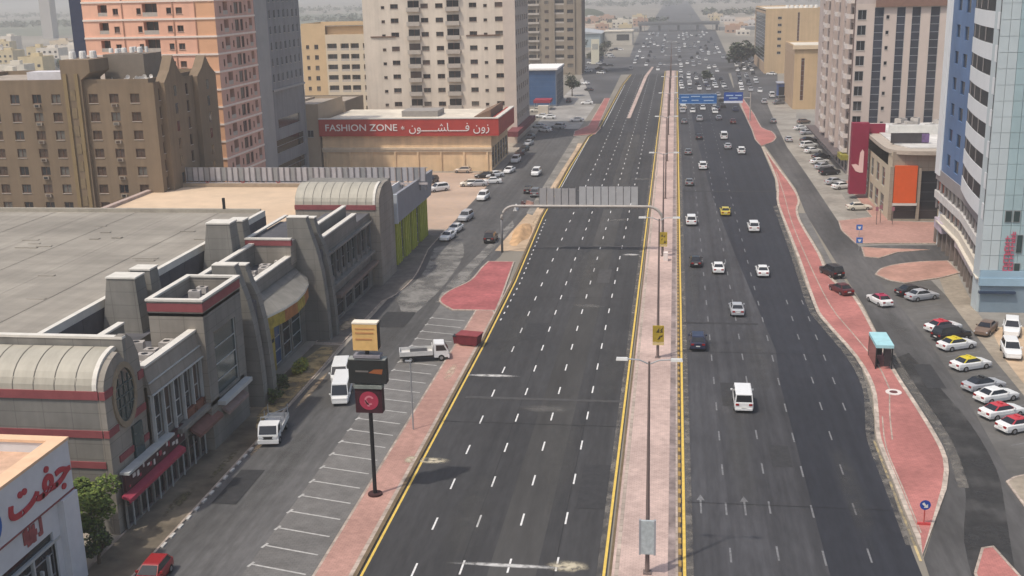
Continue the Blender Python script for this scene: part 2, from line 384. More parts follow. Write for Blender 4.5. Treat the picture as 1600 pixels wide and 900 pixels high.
sheet('road_verge', [(-27.8, 212), (-26.4, 210), (-25.9, 300), (-26.5, 326), (-28.4, 326)], 5, mat('grey_gravel', (0.24, 0.225, 0.20), 0.95, 0.25, 1.5, stain=0.3, stain_scale=0.2))
# main left carriageway
left_edge = [(-22.7, 20), (-22.7, 130), (-23.0, 160), (-24.4, 208), (-24.7, 270), (-24.3, 325), (-22.6, 340), (-22.4, 500), (-21, 560), (-24, 640), (-27, 900), (-27, 1090)]
sheet('carriageway', left_edge + [(-4.3, 1090), (-4.4, 20)], 5, A_NEW)
sheet('carriageway', [(1.0, 20), (12.9, 20), (12.6, 110), (14.5, 150), (17.0, 210), (21.5, 280), (22.2, 360), (23.5, 445), (27, 640), (30, 900), (31, 1060), (1.0, 1060)], 5, A_WORN)
sheet('resurfaced_lane', [(11.8, 20), (11.8, 118), (12.3, 130), (10.2, 175), (8.0, 230), (6.2, 330), (5.5, 420), (22.9, 420), (23.0, 360), (22.9, 303), (22.2, 252), (20.2, 222), (19.0, 165), (19.0, 148), (21.3, 125), (20.1, 109), (19.2, 103), (18.4, 81), (18.0, 20)], 6, A_DARK)
sheet('junction', [(-27, 560), (31, 560), (31, 700), (-27, 700)], 7, mat('far_asphalt', (0.088, 0.087, 0.09), 0.9, 0.2, 0.05, stain=0.3, stain_scale=0.03))
sheet('carriageway', [(-27, 700), (31, 700), (37, 1090), (30, 1110), (30, 3000), (-26, 3000), (-26, 1110), (-33, 1090)], 6, mat('far_asphalt', (0, 0, 0)))
sheet('street', [(-29.5, 420), (-24.5, 420), (-27, 700), (-60, 700), (-45, 560)], 5, mat('far_asphalt', (0, 0, 0)))
sheet('slip_road', [(30, 430), (38, 430), (60, 700), (31, 700), (24.5, 480)], 5, mat('far_asphalt', (0, 0, 0)))
# right service street and the lot by the tower
sheet('street', [(18, 20), (30.5, 20), (29.6, 95), (31.0, 112), (31.8, 133), (30.6, 165), (29.8, 205), (29.9, 261), (29.7, 303), (31.5, 344), (33.6, 420), (30, 520), (24, 480), (23.6, 440), (24, 305), (25.5, 240), (24.6, 212), (25.4, 150), (24.8, 122), (25.0, 100), (23.5, 93), (19, 80), (18, 60)], 7, A_SERV)
sheet('car_park', [(29.4, 95), (36.2, 100), (36.4, 128), (37.2, 156), (36.9, 166.5), (29.6, 166.5), (30.6, 133), (30.2, 112)], 8, LOT)
sheet('car_park', [(29.6, 206), (33.6, 206), (34.2, 250), (33.8, 303), (36, 345), (43, 415), (33, 420), (30.6, 344), (29.5, 303), (29.7, 261)], 8, mat('dusty_paving', (0.30, 0.275, 0.24), 0.92, 0.18, 0.7, stain=0.22, stain_scale=0.12))
sheet('street', [(29.2, 176.5), (33.2, 176.3), (42.5, 182.2), (55, 183), (55, 187.6), (44, 187.2), (34.0, 186.8), (29.8, 185.5)], 9, A_SERV)
sheet('street', [(29.2, 166.8), (33.0, 172.6), (38.0, 175.0), (42.8, 176.2), (42.8, 182.2), (29.4, 183.5)], 10, A_SERV)
sheet('pavement', [(36.2, 60), (38.2, 110), (39.3, 147.5), (42.3, 176), (38.5, 166.5), (37.2, 156), (36.4, 128), (36.2, 100)], 10, TANP)
sheet('sand_patch', [(37.2, 116), (45, 116), (48, 142), (39.2, 141), (37.6, 128)], 11, SAND)
# raised pavements with kerbs
def inset(poly, d):
    out = []; n = len(poly)
    a = sum(poly[i][0] * poly[(i + 1) % n][1] - poly[(i + 1) % n][0] * poly[i][1] for i in range(n)); sg = 1 if a > 0 else -1
    for i in range(n):
        p0, p1, p2 = Vector(poly[i - 1]), Vector(poly[i]), Vector(poly[(i + 1) % n])
        e1 = (p1 - p0).normalized(); e2 = (p2 - p1).normalized()
        n1 = Vector((-e1.y, e1.x)) * sg; n2 = Vector((-e2.y, e2.x)) * sg
        b = n1 + n2; k = b.length_squared
        q = p1 + b * (2 * d / k if k > 0.3 else d) if k > 0 else p1 + n1 * d
        out.append((q.x, q.y))
    return out
def raised(name, poly, m, kerb=0.22, h=0.14, km=None):
    a = sum(poly[i][0] * poly[(i + 1) % len(poly)][1] - poly[(i + 1) % len(poly)][0] * poly[i][1] for i in range(len(poly)))
    if a < 0: poly = poly[::-1]
    ins = inset(poly, kerb); n = len(poly); mb = MB()
    for i in range(n):
        j = (i + 1) % n; p, q, s, t = poly[i], poly[j], ins[j], ins[i]
        mb.quad((*p, 0.0), (*q, 0.0), (*q, h), (*p, h)); mb.quad((*p, h), (*q, h), (*s, h), (*t, h))
    struct('kerb', mb, [km or KERB])
    mb = MB(); mb.poly([(x, y, h - 0.006) for x, y in ins]); struct(name, mb, [m])
def smooth_line(pts, n=4):
    out = []
    for i in range(len(pts) - 1):
        p0 = pts[max(i - 1, 0)]; p1 = pts[i]; p2 = pts[i + 1]; p3 = pts[min(i + 2, len(pts) - 1)]
        for k in range(n):
            t = k / n
            out.append(tuple(0.5 * ((2 * p1[a]) + (-p0[a] + p2[a]) * t + (2 * p0[a] - 5 * p1[a] + 4 * p2[a] - p3[a]) * t * t + (-p0[a] + 3 * p1[a] - 3 * p2[a] + p3[a]) * t ** 3) for a in (0, 1)))
    return out + [pts[-1]]
# median
raised('median', [(-4.25, 20), (1.0, 20), (1.0, 580), (-4.25, 580)], PINK_M, 0.2, 0.15, KERB_D)
mb = MB().box(0.05, 0.62, 20, 575, 0.145, 0.155); struct('paver_strip', mb, [mat('grey_brown_pavers', (0.27, 0.215, 0.20), 0.9, 0.3, 1.5, stain=0.3, stain_scale=0.3)])
mb = MB().box(0.62, 0.78, 20, 575, 0.145, 0.158).box(-3.85, -3.55, 20, 575, 0.145, 0.157); struct('paver_strip', mb, [KERB])
# left footpath beside the parking
fp = [(-26.1, 20), (-23.2, 20), (-23.2, 143), (-24.8, 147.5), (-26.1, 147.5)]
raised('footpath', fp, PINK, 0.2, 0.14)
rp = smooth_line([(-29.3, 144.2), (-32.0, 148.6), (-31.7, 154.0), (-29.7, 160), (-29.3, 168.0), (-28.9, 172.3)]) + [(-24.6, 172.3), (-23.4, 150), (-23.2, 144.2)]
raised('footpath', rp, RED_P, 0.25, 0.15)
# kerb of the carriageway: dark block kerb, yellow line beside it
mb = MB()
def strip(mb, pts, w, z0, z1, mi=0):
    for (a, b) in zip(pts[:-1], pts[1:]):
        a = Vector(a); b = Vector(b); d = (b - a).normalized(); n = Vector((-d.y, d.x)) * w / 2
        q = [(a + n), (a - n), (b - n), (b + n)]
        if z1 > z0: mb.prism([(p.x, p.y) for p in q], z0, z1, mi)
        else: mb.quad(*[(p.x, p.y, z0) for p in (q[1], q[2], q[3], q[0])], mi)
le = [p for p in left_edge if p[1] <= 560]
strip(mb, [(x - 0.22, y) for x, y in le], 0.34, 0, 0.16); struct('kerb', mb, [KERB_D])
mb = MB(); strip(mb, [(x + 0.20, y) for x, y in le], 0.20, 0.03, 0.03)
strip(mb, [(-4.62, 20), (-4.62, 580)], 0.22, 0.03, 0.03); strip(mb, [(1.28, 20), (1.28, 580)], 0.24, 0.03, 0.03)
struct('edge_line', mb, [YEL])
mb = MB(); strip(mb, [(x - 0.44, y) for x, y in le if y < 175], 0.16, 0.15, 0.162); struct('paver_strip', mb, [KERB])
mb = MB()
y = 21.0
while y < 420:
    mb.box(0.83, 1.06, y, y + 0.9, 0.0, 0.166); y += 1.8
struct('kerb', mb, [KERB_Y])
# right island
isl = smooth_line([(19.0, 80.4), (19.2, 92), (19.4, 103), (20.3, 110), (21.2, 118), (21.0, 128), (19.3, 142), (18.9, 150), (19.6, 180), (20.2, 221), (21.3, 236), (22.3, 252), (22.8, 280), (22.9, 303)], 3) + \
      smooth_line([(23.6, 303), (24.3, 272), (25.2, 240), (24.9, 226), (23.6, 217), (23.0, 205), (23.3, 180), (23.0, 168), (23.6, 161), (25.0, 154), (25.0, 138), (24.7, 124), (25.1, 108), (24.9, 99), (23.4, 92.5)], 3)
raised('traffic_island', isl, RED, 0.42, 0.15, mat('dusty_kerb', (.52, .44, .37), .9, .15, 1.5, flat_joints=(1.0, 1.0), stain=.2, stain_scale=.4))
mb = MB(); strip(mb, [(18.72, 79.6), (18.92, 92), (19.12, 103)], 0.2, .034, .034); struct('edge_line', mb, [mat('faded_yellow', (.50, .39, .20), .8, .2, 1.5)])
sheet('tyre_darkened_lane', smooth_line([(25.6, 128), (25.7, 118), (26.2, 108), (25.9, 99), (24.6, 91), (22.6, 83), (21.5, 74)], 3) + smooth_line([(24.0, 72), (25.6, 81), (27.2, 89), (28.6, 97), (29.0, 108), (28.2, 120), (27.4, 130)], 3), 9, loose('tyre_dark_asphalt', (.040, .040, .041), .22, .30, .62, .85))
mb = MB(); strip(mb, [(20.9, 280), (20.9, 280.1)], .1, .16, .16)
mb = MB(); strip(mb, smooth_line([(22.75, 115.6), (21.7, 109.5), (20.8, 103)], 3), 0.13, 0.142, 0.15); strip(mb, smooth_line([(20.9, 109), (19.9, 101), (19.75, 92), (19.6, 84)], 3), 0.12, 0.142, 0.15)
strip(mb, smooth_line([(23.0, 117), (23.1, 126), (22.0, 138), (21.0, 150), (20.9, 175), (21.3, 205), (22.4, 232), (23.3, 262)], 3), 0.16, 0.142, 0.15)
struct('paver_strip', mb, [KERB])
mb = MB(); mb.prism([(23.1, 213.5), (24.7, 213.5), (24.4, 176), (25.2, 152.5), (24.2, 158), (23.3, 168), (23.6, 180), (23.1, 205)], 0.0, 0.046); struct('parking_bay', mb, [CONC])
raised('traffic_island', [(21.6, 70), (22.1, 78), (23.6, 82), (24.6, 82.4), (25.3, 78), (26.5, 70)], RED, 0.2, 0.15)
raised('traffic_island', smooth_line([(23.0, 305), (22.2, 318), (22.7, 340), (22.9, 372), (24.0, 450), (24.6, 460), (25.4, 452), (26.2, 380), (26.0, 345), (28.2, 336), (28.4, 322), (26.4, 312)], 2), RED, 0.3, 0.15)
raised('pavement', [(28.7, 94.5), (28.9, 88), (33, 80), (40, 80), (36.4, 99.5), (29.6, 95.5)], TANP, 0.2, 0.14)
# right pavement in front of the low building, and the curved corner opposite
raised('pavement', [(29.9, 187.6), (34.0, 188.0), (47.5, 188.4), (50, 200), (50, 204.8), (38.6, 206.6), (38.4, 250), (36.5, 250), (36.0, 210), (29.6, 206.4), (29.0, 198)], PINK, 0.2, 0.14)
raised('pavement', smooth_line([(29.6, 166.9), (31.0, 170.5), (33.5, 173.2), (37.5, 175.3), (42.0, 176.2)], 3) + [(42.0, 168.5), (38.8, 165.5), (33.0, 162.0), (31.0, 163.5)], mat('orange_pavers', (0.42, 0.24, 0.19), 0.9, 0.16, 1.3, stain=0.2, stain_scale=0.2), 0.25, 0.14)
raised('traffic_island', [(29.8, 178.2), (32.0, 177.4), (35.5, 181.5), (40.8, 183.6), (33.0, 184.4), (30.4, 185.2)], mat('orange_pavers', (0, 0, 0)), 0.2, 0.14)
# pavement in front of the mall
raised('pavement', [(-43.6, 20), (-39.5, 20), (-39.5, 103), (-39.9, 128), (-43.6, 128)], DIRT, 0.18, 0.12)
raised('pavement', [(-43.6, 128.6), (-40.0, 128.6), (-39.9, 148)] + smooth_line([(-39.9, 148), (-38.8, 152), (-38.4, 158), (-38.6, 165), (-40.2, 180)], 3)[1:] + [(-40.4, 196), (-43.6, 196)], mat('grey_brown_dirt', (0.155, 0.14, 0.125), 0.95, 0.25, 0.7, stain=0.2, stain_scale=0.2), 0.18, 0.12)
sheet('dirt_patch', [(-41.9, 104), (-40.6, 100), (-40.0, 101), (-39.9, 121), (-40.5, 127), (-42.2, 127), (-43.0, 120), (-42.2, 112)], 32, loose('orange_dirt', (0.44, 0.32, 0.16), .55, .34, .58, .95))
# pink paving further along
raised('footpath', [(-28.8, 327), (-22.6, 331), (-21.9, 345), (-23.0, 352), (-24.2, 440), (-26.6, 440), (-26.4, 352), (-29.4, 338)], RED, 0.25, 0.15)
raised('traffic_island', [(-15.2, 372), (-14.0, 372), (-12.6, 545), (-10.8, 608), (-12.0, 610), (-14.2, 545)], mat('median_pavers', (0, 0, 0)), 0.2, 0.14)

# ---------------------------------------------------------------- painted markings
mb = MB()
def dash(mb, x, y, l=2.15, wd=0.15, z=0.028, mi=0): mb.quad((x - wd / 2, y, z), (x + wd / 2, y, z), (x + wd / 2, y + l, z), (x - wd / 2, y + l, z), mi)
for k in range(-2, 34):
    for x, y0 in ((-8.2, 75.4), (-11.75, 74.8), (-15.25, 74.2), (-18.75, 73.4)): dash(mb, x, y0 + 7.66 * k)
for k in range(34, 64):
    for x, y0 in ((-8.2, 75.4), (-11.75, 74.8), (-15.25, 74.2), (-18.75, 73.4)): dash(mb, x, y0 + 7.66 * k, 2.0, 0.13)
for k in range(0, 22): dash(mb, -22.05 - (0 if 140 + 3.1 * k < 160 else (140 + 3.1 * k - 160) * 0.030), 140 + 3.1 * k, 0.9, 0.16)
strip(mb, [(-23.9, 230), (-24.0, 325)], .12, .028, .028)
strip(mb, [(-21.6, 350), (-21.4, 500)], .15, .028, .028)
struct('lane_marking', mb, [WHT])
mb = MB()
for k in range(-2, 50):
    for x, y0 in ((4.75, 78), (8.3, 78.6), (11.7, 78.2)): dash(mb, x, y0 + 7.9 * k, 2.3, 0.15, 0.032)
for k in range(0, 10):
    dash(mb, 15.1 + 0.05 * k, 79 + 7.9 * k, 2.2, 0.14, 0.032)
    if k > 3: dash(mb, 17.6, 79 + 7.9 * k, 2.2, 0.14, 0.032)
for x in (2.7, 6.3):                                   # straight-ahead arrows
    mb.quad((x - .08, 86.0, .032), (x + .08, 86.0, .032), (x + .08, 88.6, .032), (x - .08, 88.6, .032)); mb.poly([(x - .34, 88.5, .033), (x + .34, 88.5, .033), (x, 89.6, .033)])
struct('lane_marking', mb, [WHT_W])
mb = MB()
for k in range(0, 24):                                # parking bays on the left, slanting a little
    y = 70.6 + 3.02 * k; strip(mb, [(-31.3, y + .55), (-26.7, y - .55)], 0.17, 0.02, 0.02); strip(mb, [(-31.5, y + .15), (-31.25, y + .9)], 0.22, 0.0215, 0.0215)
struct('parking_line', mb, [mat('faded_white_paint', (0.42, 0.41, 0.39), 0.85, 0.25, 2.2)])
mb = MB()
for k in range(0, 14):
    y = 154 + 4.3 * k; strip(mb, [(23.4, y), (24.5, y + .5)], 0.10, 0.05, 0.05)
for k in range(0, 22):
    y = 97 + 2.9 * k; strip(mb, [(31.4, y), (35.6, y + 2.2)], 0.10, 0.037, 0.037)
struct('parking_line', mb, [WHT_W])
mb = MB()                                            # pieces of white kerb along the left pavement
y = 76.0
while y < 104:
    mb.box(-39.52, -39.28, y, y + 0.75, 0.0, 0.128); y += 1.6
struct('kerb', mb, [mat('whitewashed_kerb', (0.5, 0.48, 0.45), 0.85, 0.3, 2)])
# dry spills of sand and patched joints on the new asphalt
def spill(cx, cy, rx, ry, m, seed, z=0.034, n=22):
    rr = random.Random(seed); mb = MB()
    mb.poly([(cx + rx * math.cos(2 * math.pi * i / n) * (0.6 + 0.5 * rr.random()), cy + ry * math.sin(2 * math.pi * i / n) * (0.6 + 0.5 * rr.random()), z) for i in range(n)])
    struct('sand_spill', mb, [m])
SP = loose('spilled_sand', (0.52, 0.46, 0.34), 1.6, .30, .52, .95, True); SPW = loose('thin_dust', (0.19, 0.182, 0.17), .8, .30, .62, .6, True); SPL = loose('lime_wash', (0.50, 0.49, 0.47), 1.2, .25, .5, .95, True)
spill(-7.3, 76.3, 2.0, 1.1, SP, 3); spill(-11.5, 75.9, 5.5, 0.4, SPL, 4, 0.036); spill(-21.6, 94.7, 2.0, 0.9, SP, 5); spill(-23.6, 94.3, .8, 1.2, SP, 55, .152); spill(-19.8, 118.4, 3.6, 0.6, SPL, 6)
spill(-12.3, 108.5, 3.4, 1.6, SPW, 7); spill(-11.5, 147.5, 3.6, 1.3, SPW, 8); spill(-6.6, 178.3, 1.9, .9, SPL, 9); spill(-9.8, 206, 4.2, 1.3, SPW, 10); spill(-7.0, 252, 3.6, 2.0, SPW, 11)
for sx_, sy_, rx_, ry_, sd_ in ((-16, 84, 2.5, 7, 31), (-9.5, 96, 2, 9, 32), (-19.5, 134, 2, 9, 33), (-6.6, 121, 1.6, 10, 34), (-13, 168, 3, 12, 35), (6.5, 100, 1.6, 12, 36), (10, 128, 1.8, 12, 37), (3.2, 160, 1.2, 16, 38), (15.5, 92, 1.5, 8, 39), (-35, 92, 2.2, 8, 40), (-34.5, 128, 2.4, 8, 41), (28.2, 140, 1.6, 10, 42)): spill(sx_, sy_, rx_, ry_ * 1.6, loose('faint_dust', (.105, .103, .099), .45, .28, .70, .42, True), sd_, .047)
sheet('dusty_street', smooth_line([(-39.6, 152), (-38.0, 157), (-37.8, 166), (-39.6, 182)], 3) + smooth_line([(-35.5, 186), (-33.5, 176), (-33.0, 162), (-33.2, 152), (-34.5, 140), (-37.0, 146)], 3), 11, loose('dusty_asphalt_pale', (.26, .25, .235), .35, .28, .60, .85))
sheet('dusty_street', [(-31.4, 148), (-29.6, 176), (-28.5, 200), (-29.5, 205), (-31.2, 178), (-32.6, 158), (-32.4, 148)], 12, loose('dusty_asphalt_pale', (0, 0, 0)))
# dust blown against the kerbs, patches where trenches were filled
DUST = loose('blown_dust', (.19, .175, .155), .9, .30, .66, .8)
for pts, wd in ((smooth_line([(18.5, 82), (18.7, 92), (18.9, 103), (19.8, 110), (20.7, 118), (20.5, 128), (18.9, 142), (18.4, 150), (19.1, 180), (19.7, 221)], 3), .8), (smooth_line([(24.9, 93), (25.7, 101), (25.8, 108), (25.4, 124), (25.6, 138)], 3), .9), ([(-4.95, 20), (-4.95, 330)], .45), ([(1.7, 20), (1.7, 330)], .5)):
    mb = MB(); strip(mb, pts, wd, .041, .041); struct('dust_drift', mb, [DUST])
PATCH = mat('filled_trench', (0.040, 0.040, 0.042), .9, .2, 1.5); PATCH2 = mat('old_patch', (0.070, 0.068, 0.068), .9, .2, 1.5); rp_ = random.Random(13)
for (x0, x1, y0, y1, m_) in ((-21.5, -5, 111.0, 111.7, PATCH2), (-18.2, -15.6, 132, 139, PATCH), (-10.9, -9.0, 160, 168, PATCH2), (-21, -4.8, 183.2, 184.0, PATCH2), (1.6, 11.0, 140.2, 140.9, PATCH), (5.4, 7.8, 111, 118, PATCH), (9.2, 11.0, 96, 101, PATCH), (2, 22, 236, 237.2, PATCH), (-38.6, -36.4, 84, 91, PATCH), (-36, -32.2, 118.0, 118.9, PATCH2), (-38, -34, 136, 143, PATCH), (27, 29, 118, 126, PATCH), (-7.6, -5.2, 86, 95, PATCH)):
    mb = MB().quad((x0, y0, .045), (x1, y0, .045), (x1, y1 + rp_.uniform(-.2, .2), .045), (x0, y1, .045)); struct('road_patch', mb, [m_])
mb = MB()
for y in (68.5, 104.3, 151.7, 199.6, 262): mb.box(-22.2, -4.9, y, y + .06, .044, .046)
for y in (88, 128.6, 171, 224): mb.box(1.6, 18, y, y + .06, .044, .046)
for x in (-8.32, -15.4): mb.box(x - .03, x + .03, 20, 330, .0235, .0262)
struct('road_joint', mb, [mat('tar_joint', (.022, .022, .023), .8, .2, 2)])
spill(-25.0, 206, .7, 10, loose('kerb_sand', (.50, .38, .25), 1.2, .28, .5, .95, True), 21, .05); spill(-24.9, 240, .6, 14, loose('kerb_sand', (0, 0, 0)), 22, .051); spill(-41.6, 137, 1.1, 5, loose('kerb_sand', (0, 0, 0)), 23, .13); spill(-40.6, 92, .5, 4.5, loose('dry_leaf_litter', (.14, .125, .07), 2.2, .40, .58, .9, True), 24, .125); spill(-41.5, 84, .8, 4, loose('dry_leaf_litter', (0, 0, 0)), 25, .126)
spill(-39.0, 99, .5, 6, loose('kerb_sand', (0, 0, 0)), 26, .03); spill(-38.7, 112, .45, 7, loose('kerb_sand', (0, 0, 0)), 27, .03); spill(-30.8, 160, 1.3, 9, loose('pale_dust', (.30, .285, .26), .9, .25, .55, .9, True), 28, .03); spill(-24.6, 119, .7, 4, loose('pale_sand', (.55, .43, .33), 1.2, .28, .55, .9, True), 29, .146)
mb = MB().box(-13.2, -9.6, 20, 330, 0.0235, 0.0245); struct('dusty_wheel_track', mb, [mat('dusty_asphalt', (0.066, 0.064, 0.062), 0.9, 0.2, 0.7, stain=0.25, stain_scale=0.08, stretch=(1, .15, 1))])
# ================================================================ LEFT SIDE
MALL = mat('mall_grey_render', (0.215, 0.205, 0.185), 0.85, 0.10, 0.5, streak=.14, joints=(2.4, 1.3), stain=0.12, stain_scale=0.2)
MALL_W = mat('mall_warm_render', (0.29, 0.262, 0.225), 0.85, 0.10, 0.5, streak=.13, joints=(2.4, 1.3), stain=0.10, stain_scale=0.2)
COPE = mat('pale_coping', (0.62, 0.59, 0.53), 0.8, 0.1, 1.0)
BAND = mat('maroon_band', (0.24, 0.065, 0.07), 0.7, 0.12, 1.0)
ROOF_G = mat('roof_membrane', (0.275, 0.25, 0.212), 0.9, 0.14, 0.35, tracks=.08, stain=0.12, stain_scale=0.12, stretch=(0.5, 1.2, 1))
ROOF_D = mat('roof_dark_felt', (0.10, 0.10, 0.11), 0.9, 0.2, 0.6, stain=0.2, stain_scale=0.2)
ROOF_S = mat('roof_sandy', (0.60, 0.455, 0.32), 0.92, 0.08, 0.4, stain=0.07, stain_scale=0.08)
CREAM = mat('vault_sheet', (0.385, 0.36, 0.30), 0.55, 0.07, 0.8, stain=0.08, stain_scale=0.3, stretch=(3, 1, 1))
JUNK = mat('unit_casing', (0.42, 0.39, 0.36), 0.6, 0.2, 1.5)
RAILM = mat('pale_frame', (0.42, 0.43, 0.42), 0.6, 0.1, 1.0)
MG = [GL_D, GL_T, GL_T, GL_M]
mall = Building('shopping_mall', 'long grey shopping mall with tapered fins, barrel vaults and maroon bands along the left street', 'mall', (-50, 120, 0), [MALL, MALL_W, BAND, ROOF_D, COPE])
W = mall.w
# main roof, built of long sheets with raised seams
me = MB().box(-0.0, 5.93, 0, 61.6, -0.25, 0.0).mesh('roof_sheet', [ROOF_G])
for k in range(10): put(me, 'roof_sheet', mall.root, (-115.6 + 6.0 * k + 50 , 84.2 - 120, 13.0 - 0.012 * (k % 2)))
mb = MB()
rr = random.Random(5)
for k in range(44):
    x = rr.uniform(-112, -58); y = rr.uniform(86, 136); mb.box(x, x + rr.uniform(1.2, 3.2), y, y + 0.5, 13.0, 13.0 + rr.uniform(0.05, 0.12))
stuff(mb.build('roof_ripple', [ROOF_G], mall.root))
MB().box(-55.75, -55.2, 84.2, 146, 12.3, 13.28).build('coping', [COPE], mall.root)
MB().box(-116, -55.8, 145.6, 146.2, 12.4, 13.5).build('coping', [mat('weathered_coping', (0.33, 0.30, 0.25), 0.9, 0.15, 1)], mall.root)
mb = MB(); n = 16
fp_me = MB().box(0, 0.12, 0, 3.78, 0, 2.6).mesh('fascia_panel', [mat('charcoal_panel', (0.085, 0.083, 0.092), 0.7, 0.15, 0.8)])
for k in range(n): put(fp_me, 'fascia_panel', mall.root, (-55.25 + 50, 84.4 + 3.85 * k - 120, 9.9))
W.box(-116, -55.3, 84.0, 146.0, 0, 12.3, 0)
W.box(-55.3, -50.3, 84.0, 156, 0, 10.2, 0, top=3)
# the pylons that rise out of the terrace
for (x0, x1, y0, y1, z1) in ((-54.6, -51.3, 99.6, 101.6, 15.6), (-53.6, -51.2, 102.6, 104.4, 15.7), (-54.4, -51.2, 123.6, 125.8, 16.0), (-53.4, -51.2, 127.6, 129.6, 15.5)):
    mb = MB().frustum((x0 - .45, x1 + .35, y0 - .3, y1 + .3), 10.2, (x0 + .35, x1 - .05, y0, y1), z1); mb.box(x0 + .25, x1 + .05, y0 - .08, y1 + .08, z1, z1 + 0.16, 1)
    mb.build('roof_pylon', [MALL, COPE], mall.root)
MB().box(-50.5, -50.0, 83.5, 94, 10.2, 12.8).box(-50.5, -50.0, 104, 128, 10.2, 12.7).build('parapet', [MALL], mall.root)
MB().box(-50.56, -49.9, 83.5, 94, 12.8, 12.98).box(-50.56, -49.9, 104, 128, 12.7, 12.88).build('coping', [COPE], mall.root)
# --- south pavilion with its barrel vault
def vault(x0, x1, y0, zb, r, ny, seg):
    prof = []
    for i in range(9):
        a = math.pi - (math.pi / 2) * i / 8; prof.append((y0 + r[0] + r[0] * math.cos(a), zb + r[1] * math.sin(a)))
    wpan = (x1 - x0) / seg
    mb = MB()
    for (a, b) in zip(prof[:-1], prof[1:]):
        mb.quad((0.05, a[0], a[1]), (wpan - 0.05, a[0], a[1]), (wpan - 0.05, b[0], b[1]), (0.05, b[0], b[1]))
    mb.box(0.0, 0.045, y0 + r[0] * .05, y0 + r[0] * .4, zb, zb + r[1] * .4)
    mb.v = [(x, y - 120, z) for x, y, z in mb.v]
    me = mb.mesh('vault_panel', [CREAM], smooth=True)
    for k in range(seg): put(me, 'vault_panel', mall.root, (x0 + wpan * k + 50, 0, 0))
    under = [(p[0] + 0.03, p[1] - 0.05) for p in prof] + [(y0 + r[0] + .03, zb - .2), (y0 + .03, zb - .2)]
    W.extrude_x(under, x0, x1 - 0.02, 0)
    rim = MB()
    for (a, b) in zip(prof[:-1], prof[1:]):
        rim.poly([(x1 - .35, a[0] - .06, a[1] + .1), (x1 + .02, a[0] - .06, a[1] + .1), (x1 + .02, b[0] - .06, b[1] + .1), (x1 - .35, b[0] - .06, b[1] + .1)]); rim.quad((x1 + .02, a[0] - .06, a[1] + .1), (x1 + .02, a[0] + .3, a[1] - .25), (x1 + .02, b[0] + .3, b[1] - .25), (x1 + .02, b[0] - .06, b[1] + .1))
    rim.build('vault_rim', [COPE], mall.root)
    return prof
Yp = 77.8
prof = vault(-76.0, -44.3, Yp, 12.2, (3.6, 2.55), 9, 18)
W.box(-80, -44.35, Yp + .02, 84.0, 0, 12.0, 0)
MB().box(-80, -44.2, Yp - .10, Yp + 1, 11.55, 12.25).box(-80, -44.2, Yp - .08, Yp + 1, 8.35, 8.95).box(-80, -44.2, Yp - .08, Yp + 1, 5.75, 6.3).build('band', [BAND], mall.root)
MB().box(-80, -43.7, 81.55, 82.0, 12.2, 15.35).build('parapet', [MALL], mall.root)
MB().box(-80, -43.65, 81.5, 82.1, 15.35, 15.55).build('coping', [COPE], mall.root)
# end wall towards the street: curved shoulder, tower pier, round window
endp = [(Yp, 0), (84.3, 0), (84.3, 11.2), (84.0, 13.4), (83.2, 15.0), (82.3, 15.6), (81.6, 15.6), (81.6, 13.6)] + [(p[0] - .0, p[1] - .12) for p in prof[::-1][1:]]
W.extrude_x(endp, -44.33, -43.72, 1)
MB().box(-44.1, -43.62, 82.0, 84.2, 8.4, 9.0).box(-44.1, -43.6, 79, 84.2, 5.75, 6.3).box(-44.1, -43.62, 83.5, 84.4, 11.2, 11.9).box(-44.1, -43.62, Yp - .1, 79.6, 11.55, 12.2).box(-44.1, -43.62, Yp - .08, 79.4, 8.35, 8.95).build('band', [BAND], mall.root)
ring = MB()
cy, cz = 80.9, 10.9
for i in range(24):
    a, b = 2 * math.pi * i / 24, 2 * math.pi * (i + 1) / 24
    P = lambda t, r, x: (x, cy + 1.62 * r * math.cos(t), cz + 2.25 * r * math.sin(t))
    ring.quad(P(a, 1, -43.55), P(b, 1, -43.55), P(b, 1.22, -43.55), P(a, 1.22, -43.55)); ring.quad(P(a, 1.22, -43.55), P(b, 1.22, -43.55), P(b, 1.22, -43.75), P(a, 1.22, -43.75)); ring.quad(P(b, 1, -43.55), P(a, 1, -43.55), P(a, 1, -43.75), P(b, 1, -43.75))
rw = ring.build('round_window', [mat('ochre_render', (0.27, 0.215, 0.15), 0.85, 0.15, 1)], mall.root)
g = MB(); g.poly([(-43.68, cy + 1.62 * math.cos(2 * math.pi * i / 24), cz + 2.25 * math.sin(2 * math.pi * i / 24)) for i in range(24)]); g.build('pane', [GL_T], rw)
m_ = MB()
for dy in (-.8, 0, .8): m_.box(-43.66, -43.6, cy + dy - .03, cy + dy + .03, cz - 2.0 * (1 - abs(dy) * .25), cz + 2.0 * (1 - abs(dy) * .25))
for dz in (-.9, 0, .9): m_.box(-43.66, -43.6, cy - 1.5, cy + 1.5, cz + dz - .05, cz + dz + .05)
m_.build('glazing_bar', [mat('bar_grey_green', (.10, .12, .11), .6, .1, 1)], rw)
g = MB().box(-43.7, -43.5, 81.4, 83.0, 2.2, 7.9); g.build('window', [GL_T], mall.root)
